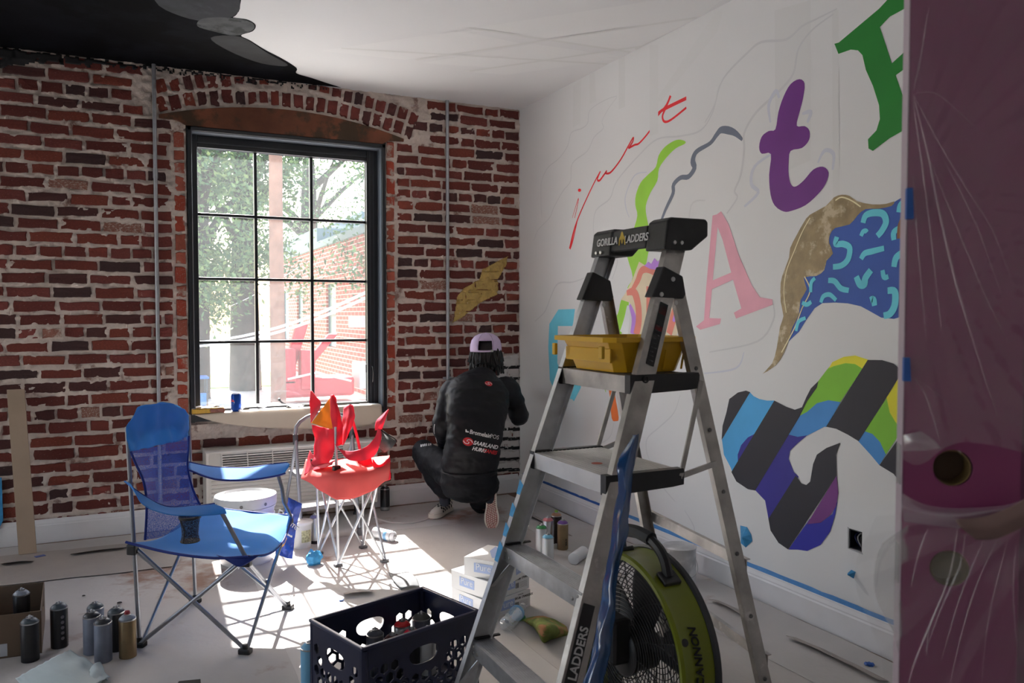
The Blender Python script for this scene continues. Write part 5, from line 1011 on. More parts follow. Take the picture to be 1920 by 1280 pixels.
m = MB(); hx = .06; hp = [dr(math.radians(-20), R_-.004, hx), dr(math.radians(-19), R_+.040, hx), dr(math.radians(-10), R_+.058, hx), dr(math.radians(4), R_+.060, hx), dr(math.radians(15), R_+.052, hx), dr(math.radians(22), R_+.035, hx), dr(math.radians(28), R_+.004, hx)]
m.tube(cat_rom(hp, 5), .016, 8); o = m.build('handle', blk, fan, True)
m = MB(); m.tube(cat_rom([dr(math.radians(a_), R_+.062, hx) for a_ in (-12, -2, 9)], 4), .021, 8); m.build('handle_grip', M('grip_rubber', (.03, .032, .036), .7), fan, True)
for a_, r_ in ((29, .045), (-20, .04)):
    m = MB(); q = dr(math.radians(a_), R_+.002, hx); m.box(q, (.06, .05, .016), Matrix.Rotation(math.radians(a_), 3, 'X')); m.build('handle_mount', blk, fan, bevel=.005)
body_ = 'AIRCANNON'
for i, ch in enumerate(body_[::-1]):
    a = math.radians(62+i*5.2); q = dr(a, R_+.0012, .068); tdir = dr(a+.01, 1, 0)-dr(a, 1, 0); text_mesh(ch, .034, q-tdir.normalized()*-.012, -tdir, V((-1, 0, 0)), blkm, fan, 'letter', depth=.0012, bold=.0008, shear=.2)
m = MB(); m.lathe([(.001, 0), (.011, 0), (.011, .003), (.001, .004)], 14, dr(math.radians(66), R_-.001, .022), dr(math.radians(66), 1, 0)-FC); m.build('screw', blk, fan, True)
m = MB(); q = dr(math.radians(106), R_+.014, .062); m.box(q, (.10, .12, .045), Matrix.Rotation(math.radians(106), 3, 'X')); m.build('control_box', blk, fan, bevel=.014)
m = MB(); q = dr(math.radians(106), R_+.044, .085); m.box(q, (.03, .06, .03), Matrix.Rotation(math.radians(106), 3, 'X')); m.build('control_knob', M('knob_grey', (.12, .12, .12), .5), fan, bevel=.010)
for x_ in (.02, .11):
    m = MB(); m.tube([FC+V((x_, -.21, -.22)), FC+V((x_, -.23, -.335)), FC+V((x_, .23, -.335)), FC+V((x_, .21, -.22))], .010, 8); m.build('stand', blk, fan, True)
m = MB(); m.lathe([(.001, 0), (.045, 0), (.045, .02), (.04, .03), (.001, .03)], 20, FC+V((.08, .335, .02)), (0, 1, 0)); m.build('pivot_knob', M('knob_silver', (.5, .5, .5), .3, .8), fan, True)

# ================================================================== PAINT CAN right of the fan
p = fl(1280, 1102); pc = V((2.42, 3.13, 0)); pc = fl(1284, 1092); pc = V((pc.x-.02, pc.y+.02, 0)); 
t = thing('paint_can', 'metal paint can with white lid behind the fan near the right wall', 'paint can', pc)
m = MB(); m.lathe([(.084, 0), (.0865, .004), (.084, .008), (.084, .176), (.0865, .182), (.0865, .188), (.080, .190)], 40, pc); m.build('can_body', M('tin', (.55, .55, .56), .28, .85, (14, .2), None, col2=((.75, .75, .76), 7, .5)), t, True)
m = MB(); m.lathe([(.001, .184), (.070, .184), (.073, .189), (.079, .189), (.080, .184)], 40, pc); m.build('lid', M('lid_white', (.72, .72, .73), .35, 0, (20, .1)), t, True)
for s in (-1, 1): m = MB(); m.lathe([(.010, 0), (.010, .006), (.004, .008), (.001, .008)], 12, pc+V((s*.084, 0, .14)), (s, 0, 0)); m.build('handle_ear', M('tin', (1, 1, 1)), t, True)
m = MB(); m.tube(cat_rom([pc+V((-.092, 0, .14)), pc+V((-.07, -.06, .075)), pc+V((0, -.094, .05)), pc+V((.07, -.06, .075)), pc+V((.092, 0, .14))], 6), .0018, 6); m.build('bail_handle', screw, t, True)

# ================================================================== MILK CRATE and its cans
def holed(mb, O, u_, v_, w, h_, holes, th, n_):
    outer = [V((0, 0, 0)), V((w, 0, 0)), V((w, h_, 0)), V((0, h_, 0))]; loops = [outer]+[[V((x, y, 0)) for x, y in hl] for hl in holes]; flat = [p for l in loops for p in l]
    tr = tessellate_polygon(loops); A = [O+u_*p.x+v_*p.y for p in flat]; B = [q+n_*th for q in A]; N_ = len(flat); fs = [tuple(t_) for t_ in tr]+[tuple(i+N_ for i in t_[::-1]) for t_ in tr]; b = 0
    for l in loops:
        for i in range(len(l)): fs.append((b+i, b+(i+1) % len(l), b+(i+1) % len(l)+N_, b+i+N_))
        b += len(l)
    mb.add(A+B, fs)
cr = M('crate_navy', (.010, .014, .045), .38, 0, (10, .15), (200, .05)); 
cA, cB, cC, cD = fl(588, 1156, .28), fl(802, 1097, .28), fl(888, 1145, .28), fl(672, 1219, .28)
u_ = ((cB-cA)+(cC-cD)).normalized(); v_ = V((u_.y, -u_.x, 0)); cw = .5*((cB-cA).length+(cC-cD).length); cdp = .345
O0 = (cA+cB+cC+cD)/4; O0 = V((O0.x, O0.y, 0))-u_*cw/2-v_*cdp/2
crate = thing('milk_crate', 'navy plastic milk crate with honeycomb sides at the front of the floor', 'crate', O0+u_*cw/2+v_*cdp/2)
def hexes(w):
    H = []; r = .0195; dx = .0425; dy = .0375; row = 0; y = .035
    while y < .215:
        x = .045+(dx/2 if row % 2 else 0)
        while x < w-.04:
            if not (abs(x-w/2) < .092 and y > .125): H.append([(x+r*math.sin(k*math.pi/3)*.92, y+r*math.cos(k*math.pi/3)) for k in range(6)])
            x += dx
        y += dy; row += 1
    ha = []
    for k in range(20):
        a = 2*math.pi*k/20; ha.append((w/2+(.062*math.copysign(abs(math.cos(a))**.7, math.cos(a))), .192+.026*math.sin(a)-(.010 if math.sin(a) < 0 else 0)*abs(math.sin(a))))
    H.append(ha); return H
th_ = .0055
for O, a_, n_, w_ in ((O0+v_*cdp, u_, -v_, cw), (O0, u_, v_, cw), (O0, v_, u_, cdp), (O0+u_*cw, v_, -u_, cdp)):
    m = MB(); holed(m, O, a_, V((0, 0, 1)), w_, .272, hexes(w_), th_, n_); m.build('side_wall', cr, crate, bevel=.0008, seg=1)
m = MB(); 
rim = [O0, O0+u_*cw, O0+u_*cw+v_*cdp, O0+v_*cdp]
for i in range(4):
    a, b = rim[i], rim[(i+1) % 4]; d_ = (b-a).normalized(); m.sweep([(-.004, .268), (.010, .268), (.010, .280), (-.004, .280)], a-d_*.004, b+d_*.004, V((-d_.y, d_.x, 0))*(1 if V((-d_.y, d_.x, 0)).dot(O0+u_*cw/2+v_*cdp/2-a) > 0 else -1), za)
m.build('rim', M('crate_rim', (.03, .035, .08), .3), crate, bevel=.003)
for i in range(4): m = MB(); c = rim[i]+(O0+u_*cw/2+v_*cdp/2-rim[i]).normalized()*.014; m.lathe([(.016, .004), (.014, .266)], 8, V((c.x, c.y, 0))); m.build('corner_post', cr, crate)
m = MB(); holed(m, O0+V((0, 0, .004)), u_, v_, cw, cdp, [[(x+.018*math.cos(k*1.571+.785), y+.018*math.sin(k*1.571+.785)) for k in range(4)] for x in np.arange(.05, cw-.03, .04) for y in np.arange(.045, cdp-.03, .04)], .006, za); m.build('base_grid', cr, crate)
bigc = lambda px, py: (lambda q: V((q.x, q.y, .011)))(fl(px, py, .19))
spray_can('spray_can', 'grey spray can at the left inside the milk crate', bigc(703, 1177), M('can_slate', SR(96, 100, 112), .35, .4), M('dome_slate', SR(60, 66, 80), .4), 'spray cans in the crate')
spray_can('spray_can', 'spray can with bright red dome at the back inside the milk crate', bigc(754, 1160), sv, M('dome_red', SR(204, 34, 40), .35), 'spray cans in the crate')
spray_can('spray_can', 'spray can with crimson dome nearer the front inside the milk crate', bigc(772, 1176), body_b, M('dome_crimson', SR(190, 28, 56), .35), 'spray cans in the crate')
spray_can('spray_can', 'spray can with dark maroon dome inside the milk crate', bigc(736, 1186), body_b, M('dome_maroon', SR(74, 26, 28), .4), 'spray cans in the crate')
spray_can('spray_can', 'grey spray can with flat olive lid inside the milk crate', bigc(790, 1153), M('can_slate', (1, 1, 1)), M('dome_olive', SR(70, 72, 68), .5), 'spray cans in the crate', r=.036, h=.2)
spray_can('spray_can', 'pale topped spray can near the right end inside the milk crate', bigc(801, 1174), wsil, M('dome_paleg', SR(150, 158, 150), .4), 'spray cans in the crate')
btl = spray_can('spray_bottle', 'light blue plastic bottle just left of the milk crate', O0-v_*.045+u_*.022, M('bottle_blue', SR(110, 170, 206), .35), M('bottle_blue', (1, 1, 1))); btl['category'] = 'bottle'

# ================================================================== WHITE BOXES
bw_ = M('box_white', (.80, .80, .80), .5, 0, (4, .02)); lb_ = M('label_blue', SR(168, 186, 226), .5); lt = M('print_pale', (.85, .87, .92), .5); lk = M('print_black', (.03, .03, .03), .5)
def carton(label, near, ru, L1, L2, z0, h_, extra=True):
    """near: bottom near corner; ru: unit vector along the right face"""
    lu = V((-ru.y, ru.x, 0)); t = thing('carton', label, 'box', near+ru*L1/2+lu*L2/2+V((0, 0, z0)), 'white cartons behind the ladder'); n0 = V((near.x, near.y, z0))
    m = MB(); m.prism([n0, n0+ru*L1, n0+ru*L1+lu*L2, n0+lu*L2], za*h_); m.build('carton_body', bw_, t, bevel=.0015)
    fs_ = [(n0+lu*L2, -lu, -ru, L2), (n0, ru, -lu, L1)]
    for o_, d_, n_, LL in fs_:
        a = o_+d_*(LL*.22)+za*h_*.28+n_*.0008; mb = MB(); mb.prism([a, a+d_*.10, a+d_*.10+za*h_*.5, a+za*h_*.5], n_*.0004); mb.build('brand_label', lb_, t, label='pale blue label')
        text_mesh('Pure', .044, a+d_*.008+za*.011+n_*.0012, d_, za, lt, t, depth=.0003, xs=1.0)
    o_, d_, n_ = n0, ru, -lu
    a = n0+ru*(L1*.62)+za*h_*.66+n_*.0008; text_mesh('SKU# 170405SXX', .015, a, ru, za, lk, t, depth=.0003, bold=.0003); text_mesh('CATALOG', .007, a+za*.017+ru*.02, ru, za, lk, t, depth=.0003)
    mb = MB()
    for k in range(7): q = n0+ru*(L1*.62+.002+k*.0035)+za*h_*.22+n_*.0008; mb.prism([q, q+ru*(.001+.001*(k % 2)), q+ru*(.001+.001*(k % 2))+za*.024, q+za*.024], n_*.0003)
    mb.build('barcode', lk, t)
    for k in range(5): mb = MB(); q = n0+ru*(L1*.74)+za*(h_*.2+k*.006)+n_*.0008; mb.prism([q, q+ru*.05, q+ru*.05+za*.0012, q+za*.0012], n_*.0003); mb.build('small_print', M('print_grey', (1, 1, 1)), t)
    c = n0+za*(h_+.0008); mb = MB(); mb.prism([c+ru*L1*.3+lu*L2*.2, c+ru*L1*.9+lu*L2*.35, c+ru*L1*.75+lu*L2*.5, c+ru*L1*.95+lu*L2*.8, c+ru*L1*.6+lu*L2*.75, c+ru*L1*.2+lu*L2*.5], za*.0003); mb.build('top_print', lb_, t)
P3 = fl(916, 1163); Q3 = fl(994, 1137); ru = (Q3-P3); L1 = ru.length; ru.normalize(); carton('lowest of the three white cartons stacked behind the ladder', P3, ru, L1, .27, 0, .083)
P2 = fl(921, 1127, .085); Q2 = fl(985, 1104, .085); ru2 = (Q2-P2).normalized(); carton('middle of the three white cartons stacked behind the ladder', V((P2.x, P2.y, 0)), ru2, .25, .27, .0845, .085)
A1 = fl(870, 1078, .17); B1 = fl(958, 1094, .17); lu1 = (A1-B1); L2_ = lu1.length; lu1.normalize(); ru1 = V((lu1.y, -lu1.x, 0)); carton('topmost of the three white cartons stacked behind the ladder, turned askew', V((B1.x, B1.y, 0)), ru1, .22, L2_, .171, .085)
# water bottle
pet = film('pet_plastic', (.9, .95, .95), .30, .10, .4, .34); pb = fl(948, 1172, .03); bd_ = (fl(988, 1128, .05)-pb); bd_.normalize()
t = thing('water_bottle', 'crushed clear water bottle leaning against the white cartons', 'bottle', (pb.x, pb.y, 0)); 
pr = [(.001, 0), (.026, .001), (.032, .008)]+[(.0325-.0025*(k % 2), .015+.011*k) for k in range(9)]+[(.033, .12), (.031, .14), (.024, .165), (.014, .185), (.013, .195)]
m = MB(); m.lathe(pr, 26, pb, bd_)
for i, v in enumerate(m.v): q = V(v); m.v[i] = tuple(q+V((noise.noise(q*45), noise.noise(q*45+V((5, 0, 0))), noise.noise(q*45+V((0, 5, 0)))))*.003)
m.build('bottle_body', pet, t, 50)
m = MB(); m.lathe([(.0335, .118), (.034, .120), (.034, .134), (.0335, .136)], 26, pb, bd_); m.build('bottle_label', M('band_blue', (1, 1, 1)), t, True)
m = MB(); m.lathe([(.015, .188), (.0155, .190), (.0155, .202), (.001, .203)], 18, pb, bd_); m.build('bottle_cap', M('cap_white', (.7, .7, .7), .4), t, True)
m = MB(); q = fl(977, 1160, .012); m.lathe([(.001, 0), (.010, .003), (.013, .015), (.011, .03), (.001, .034)], 10, q-V((.01, 0, 0)), (1, .3, .2)); tag(m.build('green_plug', M('plug_green', SR(70, 150, 90), .5), None, True), 'small green plug on the floor beside the water bottle', 'plug')
# painted rag
rg_ = M('rag_green', SR(118, 130, 62), .9, 0, (20, .35), (40, .5), col2=(SR(176, 124, 84), 13, .56)); ry = SR(190, 176, 70)
R4 = [[fl(978, 1163, .012), fl(1010, 1154, .04), fl(1040, 1160, .035), fl(1063, 1178, .01)], [fl(988, 1166, .016), fl(1008, 1166, .085), fl(1038, 1172, .075), fl(1064, 1182, .02)], [fl(1003, 1178, .02), fl(1014, 1180, .08), fl(1038, 1186, .06), fl(1062, 1188, .01)], [fl(1018, 1202, .006), fl(1020, 1204, .012), fl(1040, 1196, .008), fl(1061, 1190, .005)]]
tag(sheet(R4, 7, .010, 16, 9).build('paint_rag', rg_, None, 60, solid=.0025), 'crumpled green and orange paint stained rag on the floor in front of the cartons', 'rag')
# ================================================================== BLUE CAMP CHAIR
def zat(x, y, py):
    lo, hi = -.2, 2.5
    for _ in range(40):
        z = (lo+hi)/2; p = V((x, y, z))-CAMP; q = 640-FPX*p.dot(Uv)/p.dot(Fv)
        if q > py: lo = z
        else: hi = z
    return V((x, y, z))
cloth_b = M('blue_canvas', SR(58, 138, 206), .75, 0, (9, .12), (160, .12), sheen=.2); cloth_d = M('blue_piping', SR(18, 44, 128), .7); mesh_b = meshcloth('blue_mesh', SR(54, 98, 190), 420, .43)
for cm2, tw in ((cloth_b, .45),):
    tt = cm2.node_tree; p = tt.nodes['Principled BSDF']; tl = tt.nodes.new('ShaderNodeBsdfTranslucent'); tl.inputs[0].default_value = SR(110, 190, 245)+(1,); mx_ = tt.nodes.new('ShaderNodeMixShader'); mx_.inputs[0].default_value = tw
    tt.links.new(p.outputs[0], mx_.inputs[1]); tt.links.new(tl.outputs[0], mx_.inputs[2]); tt.links.new(mx_.outputs[0], tt.nodes['Material Output'].inputs[0])
fA, fB, fC_, fD = V((.032, 3.608, 0)), V((.416, 3.348, 0)), V((.66, 3.77, 0)), V((.278, 4.046, 0))
hA, hB, hC, hD = zat(.012, 3.615, 1024), zat(.425, 3.36, 1046), zat(.665, 3.765, 968), zat(.262, 4.04, 985)
chair = thing('camp_chair', 'blue folding camp chair with mesh back and cup holder, in front of the window', 'chair', ((fA.x+fC_.x)/2, (fA.y+fC_.y)/2, 0))
tb = .0085
def ctube(a, b, nm='frame_tube', mt=steel, r=tb, par=None):
    m = MB(); m.tube([a, b] if not isinstance(a, list) else a, r, 12); return m.build(nm, mt, par or chair, True)
up = V((0, 0, .012))
for a, b in ((fA, hB), (fB, hA), (fB, hC), (fC_, hB), (fC_, hD), (fD, hC), (fD, hA), (fA, hD)):
    off = (b-a).normalized().cross(za).normalized()*.006; ctube(a+up+off, b+off)
tA = zat(-.002, 3.64, 800); tD = zat(.262, 4.07, 778)
ctube(fA+up, tA, 'back_post'); ctube(fD+up, tD, 'back_post')
aB = at(414, 957, 3.24); aC0 = at(527, 962, 3.66)
ctube(hB, aB, 'arm_post'); ctube([at(545, 968, 3.67), at(532, 940, 3.66), at(529, 915, 3.66), at(521, 888, 3.66)], None, 'arm_post')
for f_ in (fA, fB, fC_, fD):
    m = MB(); m.box(f_+V((0, 0, .011)), (.05, .036, .022), Matrix.Rotation(-.6, 3, 'Z')); m.lathe([(.012, .01), (.012, .04)], 12, f_); m.build('foot_hub', blk, chair, bevel=.005)
for h_ in (hA, hB, hC, hD):
    m = MB(); m.box(h_-V((0, 0, .012)), (.042, .03, .045), Matrix.Rotation(-.6, 3, 'Z')); m.build('seat_hub', blk, chair, bevel=.006)
for a, b in ((fA, hB), (fB, hC), (fC_, hD), (fD, hA)):
    q = a.lerp(b, .5); m = MB(); m.lathe([(.004, -.012), (.006, -.010), (.006, .010), (.004, .012)], 8, q, (b-a).normalized().cross(za)); m.build('rivet', screw, chair, True)
G = lambda rows: [[at(*q) for q in r] for r in rows]
top_ = [[(236, 800, 3.27), (262, 766, 3.36), (300, 756, 3.50), (338, 762, 3.66), (354, 786, 3.76)], [(236, 822, 3.26), (262, 800, 3.36), (300, 788, 3.51), (334, 790, 3.66), (355, 802, 3.75)], [(245, 846, 3.26), (270, 842, 3.38), (300, 834, 3.51), (330, 826, 3.65), (354, 817, 3.74)]]
bk_ = sheet(G(top_), 8, .011, 14, 1).build('headrest', cloth_b, chair, 60, solid=.002)
# rear side of the hood
m = sheet([[at(x, y, Z_) for x, y, Z_ in top_[0]], [at(x+1, y+20, Z_+.05) for x, y, Z_ in top_[0]], [at(x+2, y+48, Z_+.03) for x, y, Z_ in top_[0]]], 5, .003, 10, 3); m.build('headrest_back', cloth_b, chair, 60)
low_ = [top_[2], [(254, 868, 3.27), (276, 866, 3.40), (302, 860, 3.53), (330, 850, 3.66), (353, 842, 3.74)], [(270, 905, 3.28), (288, 905, 3.42), (308, 900, 3.54), (332, 890, 3.66), (352, 878, 3.74)], [(275, 950, 3.29), (295, 952, 3.42), (318, 946, 3.54), (342, 934, 3.64), (362, 918, 3.72)], [(272, 1012, 3.30), (300, 1006, 3.40), (328, 994, 3.50), (352, 976, 3.60), (378, 952, 3.70)]]
sheet(G(low_), 6, .004, 9, 2).build('mesh_back', mesh_b, chair, 60)
for col_ in (0, 4): ctube([V(q) for q in cat_rom([at(*r[col_]) for r in low_], 4)], None, 'back_piping', cloth_d, .005)
seat_ = [[(236, 1016, 3.27), (288, 1013, 3.38), (330, 990, 3.54), (374, 948, 3.73)], [(318, 1036, 3.24), (375, 1026, 3.36), (418, 992, 3.54), (430, 955, 3.72)], [(400, 1046, 3.21), (452, 1036, 3.34), (490, 1004, 3.50), (492, 962, 3.70)], [(466, 1043, 3.20), (506, 1037, 3.33), (532, 1012, 3.50), (549, 966, 3.68)]]
sheet(G(seat_), 8, .010, 9, 5).build('seat', cloth_b, chair, 60, solid=.002)
ctube([V(q) for q in cat_rom([at(*r[0]) for r in seat_], 4)], None, 'seat_piping', cloth_d, .0055); ctube([V(q) for q in cat_rom([at(*q) for q in seat_[3]], 4)], None, 'seat_piping', cloth_d, .0045); ctube([V(q) for q in cat_rom([at(*r[3]) for r in seat_], 4)], None, 'seat_piping', cloth_d, .0045)
sheet(G([[(405, 1040, 3.215), (440, 1046, 3.20), (488, 1040, 3.22)], [(425, 1050, 3.205), (446, 1058, 3.19), (476, 1048, 3.21)], [(438, 1058, 3.2), (449, 1062, 3.19), (460, 1058, 3.2)]]), 4).build('corner_patch', cloth_d, chair, 60, solid=.003)
sheet(G([[(234, 902, 3.29), (244, 908, 3.25), (252, 918, 3.22)], [(262, 925, 3.27), (264, 934, 3.23), (268, 944, 3.2)], [(310, 950, 3.26), (312, 958, 3.22), (312, 964, 3.18)], [(370, 948, 3.25), (376, 958, 3.2), (378, 966, 3.17)], [(402, 945, 3.23), (420, 952, 3.19), (425, 962, 3.17)]]), 6, .003, 12, 4).build('armrest', cloth_b, chair, 60, solid=.004)
ctube([V(q) for q in cat_rom(G([[(234, 902, 3.30), (262, 924, 3.28), (310, 949, 3.27), (370, 948, 3.26), (402, 944, 3.24)]])[0], 4)], None, 'arm_piping', cloth_d, .004)
sheet(G([[(355, 868, 3.78), (354, 874, 3.72), (356, 880, 3.68)], [(400, 876, 3.76), (398, 886, 3.70), (402, 897, 3.64)], [(460, 878, 3.74), (458, 888, 3.68), (462, 899, 3.62)], [(505, 872, 3.72), (508, 881, 3.66), (512, 892, 3.61)], [(538, 868, 3.70), (543, 871, 3.66), (534, 886, 3.62)]]), 6, .002, 12, 6).build('armrest', cloth_b, chair, 60, solid=.004)
for zz_, ys in ((3.79, [(354, 866), (400, 875), (460, 877), (505, 871), (538, 867)]), (3.62, [(355, 881), (402, 898), (462, 900), (512, 893), (535, 887)])): ctube([V(q) for q in cat_rom([at(x, y, zz_-.0004*(x-354)) for x, y in ys], 4)], None, 'arm_piping', cloth_d, .004)
ch_c = at(356, 968, 3.19); m = MB(); m.lathe([(.040, .002), (.034, -.035), (.031, -.07), (.036, -.098)], 24, ch_c); ch_ = m.build('cup_holder', meshcloth('black_mesh', (.014, .018, .04), 500, .44), chair, True)
m = MB(); m.lathe([(.038, .004), (.043, .002), (.043, -.006), (.038, -.004)], 24, ch_c, closed=True); m.lathe([(.001, -.10), (.037, -.100), (.038, -.096), (.001, -.096)], 24, ch_c); m.tube([ch_c+V((-.038, -.012, 0)), ch_c+V((-.022, -.03, -.05)), ch_c+V((-.028, -.028, -.098))], .003, 6); m.build('cup_ring', blk, chair, True)
# ================================================================== BUCKET
q = fl(445, 1066); bc = q+V((math.sin(YAW), math.cos(YAW), 0))*.148
t = thing('bucket', 'white five gallon plastic bucket with lid behind the blue chair', 'bucket', bc)
bm_ = M('bucket_plastic', (.70, .70, .71), .4, 0, (5, .06), col2=((.48, .50, .52), 6, .66))
m = MB(); m.lathe([(.135, 0), (.138, .004), (.150, .25), (.156, .252), (.156, .262), (.151, .264), (.153, .300), (.160, .302), (.160, .312), (.154, .314), (.156, .345)], 48, bc); m.build('bucket_body', bm_, t, True)
m = MB(); m.lathe([(.154, .318), (.166, .320), (.168, .360), (.164, .372), (.158, .374), (.150, .366), (.146, .360), (.001, .358)], 48, bc); m.build('lid', M('lid_plastic', (.74, .75, .76), .35, 0, (6, .05)), t, True)
m = MB(); m.tube([bc+V((math.cos(a)*.158, math.sin(a)*.158, .29-.0+.05*math.sin(a*1)*-1-.05)) for a in np.linspace(math.pi*1.0, math.pi*2.0, 16)], .003, 6); m.build('bail_handle', steel, t, True)
for a in (200, 255, 300): disc_on_cyl(bc, .1695, math.radians(a), .338, .009, M('lid_dark', (.2, .2, .2), .5), t, 'lid_notch')
# ================================================================== CHIP BAG, TUB, TAPE WAD, CABLE, SCRAPS
cbm = M('bag_blue', SR(24, 66, 170), .25, .3, (20, .3), (24, .5), col2=(SR(120, 160, 220), 14, .72)); bagc = fl(532, 1043)
t = thing('chip_bag', 'blue glossy chip bag standing beside the blue chair', 'bag', (bagc.x, bagc.y, 0))
def bagp(u, v, s): # u across, v up, s front/back
    px = (516+(541-516)*v**1.3)+u*(33-9*v)+(0 if v < .9 else 1); py = 1040-(108)*v+u*(8+4*v); th_b = math.sin(math.pi*u)*math.sin(math.pi*min(max(v, 0), 1))**.6*.035
    return at(px, py, 4.30+.10*u-s*th_b)
for s_ in (1, -1):
    m = sheet([[bagp(u, v, s_) for u in (0, .25, .5, .75, 1)] for v in (0.0, .06, .3, .6, .92, 1)], 5, .004, 22, 2); m.build('bag_front' if s_ > 0 else 'bag_back', cbm, t, 60)
org_ = bagp(.1, .12, 1)
def proj_mesh(o, bvh, dirv, off):
    og = ORG.get(o.parent.name, V((0, 0, 0)))
    for v in o.data.vertices:
        w = v.co+og; h_ = bvh.ray_cast(w-dirv*.3, dirv, 1.2)
        if h_[0] is not None: v.co = h_[0]-dirv*off-og
def bvh_of(o):
    og = ORG.get(o.parent.name, V((0, 0, 0))) if o.parent else V(o.location); me = o.data; return BVHTree.FromPolygons([v.co+og for v in me.vertices], [tuple(p.vertices) for p in me.polygons])
bf = [c for c in t.children if c.name.startswith('bag_front')][0]; bv = bvh_of(bf)
dv = ray(535, 990).normalized()
for txt, px, py, sz, mt_, an in (('D', 518, 966, .05, wht, -20), ('ORITOS', 531, 976, .030, wht, -35), ('Cool Ranch', 527, 996, .014, M('lid_white', (1, 1, 1)), -30)):
    o = text_mesh(txt, sz, at(px, py, 4.2), Rv*math.cos(math.radians(an))+Uv*math.sin(math.radians(an)), Uv*math.cos(math.radians(an))-Rv*math.sin(math.radians(an)), mt_, t, bold=.001); proj_mesh(o, bv, dv, .003)
m = MB(); m.prism([at(x, y, 4.2) for x, y in ((520, 1023), (524, 1007), (535, 1005), (538, 1010), (532, 1024), (524, 1030))], Fv*.002); o = m.build('printed_chip', M('chip_orange', SR(232, 170, 70), .5), t); proj_mesh(o, bv, dv, .003)
q = fl(562, 1030); q = q+V((.02, .05, 0)); t = thing('plastic_tub', 'small white plastic tub behind the blue chip bag', 'tub', q)
m = MB(); m.lathe([(.052, 0), (.055, .004), (.060, .135), (.063, .137), (.063, .15), (.058, .152)], 32, q); m.build('tub_body', M('tub_white', (.75, .75, .72), .4), t, True)
m = MB(); m.lathe([(.064, .140), (.066, .142), (.066, .155), (.060, .158), (.001, .156)], 32, q); m.build('tub_lid', M('tub_lid', (.8, .8, .8), .4), t, True)
oncylm = MB(); oncyl(oncylm, q, .0615, math.radians(-100), math.radians(-40), .04, .11); oncylm.build('tub_label', M('tub_label', SR(190, 190, 150), .6, 0, (90, .5)), t, fix=False)
m = MB(); c = fl(589, 1046, .035); m.lathe([(.001, -.04)]+[(.042*math.sin(math.pi*k/8), -.042*math.cos(math.pi*k/8)) for k in range(1, 8)]+[(.001, .04)], 20, c)
for i, v in enumerate(m.v): qv = V(v); n_ = noise.noise(qv*60)*.018; m.v[i] = tuple(qv+(qv-c).normalized()*n_)
tag(m.build('tape_wad', M('tape_bright', (1, 1, 1)), None, 20), 'crumpled ball of light blue tape on the floor beneath the red chair', 'tape ball')
cab = cat_rom([V((q.x, q.y, .008)) for q in (fl(702, 972), fl(730, 981), fl(765, 983), fl(790, 979), fl(806, 973))], 6); m = MB(); m.tube(cab, .006, 8); tag(m.build('cable', M('cable_white', (.6, .58, .56), .5), None, True), 'white cable snaking over the floor behind the kneeling painter\'s feet', 'cable')
rows = [[fl(728, 1072, .01), fl(745, 1074, .02), fl(765, 1072, .02)], [fl(738, 1088, .012), fl(758, 1086, .035), fl(782, 1084, .02)], [fl(752, 1106, .006), fl(768, 1100, .02), fl(787, 1099, .008)]]
tag(sheet(rows, 5, .005, 14, 3).build('grey_paper_scrap', M('grey_card', SR(104, 106, 108), .7), None, 60, solid=.0015), 'curled dark grey paper scrap on the floor behind the milk crate', 'paper')
m = MB(); c = fl(1630, 1246, .010); m.lathe([(.001, -.010), (.016, -.006), (.02, .0), (.014, .008), (.001, .011)], 8, c)
for i, v in enumerate(m.v): qv = V(v); m.v[i] = tuple(qv+V((1, 1, .4))*noise.noise(qv*90)*.012)
tag(m.build('tape_crumb', M('tape_dark', SR(24, 84, 170), .5), None), 'tiny crumpled blue tape bit on the floor by the purple door', 'tape ball')
m = MB(); q = fl(75, 1042, .009); m.box(q, (.05, .03, .003), Matrix.Rotation(.4, 3, 'Z')); tag(m.build('card_scrap', M('card_blue', SR(90, 104, 160), .6)), 'tiny blue and white scrap on the floor by the foot of the plank', 'paper')
for k, (px, py, s_) in enumerate(((224, 1130, .012), (157, 1117, .008), (640, 1125, .012))):
    m = MB(); m.lathe([(.001, 0), (s_, .001), (s_*.8, .004), (.001, .005)], 9, fl(px, py, .0065)); tag(m.build('paint_chip', M('tape_dark', (1, 1, 1)) if k == 2 else blkm, None), ('dark bottle cap on the floor left of the blue chair', 'tiny dark chip on the floor above the grey spray cans', 'tiny blue tape fleck on the floor behind the crate')[k], 'debris')
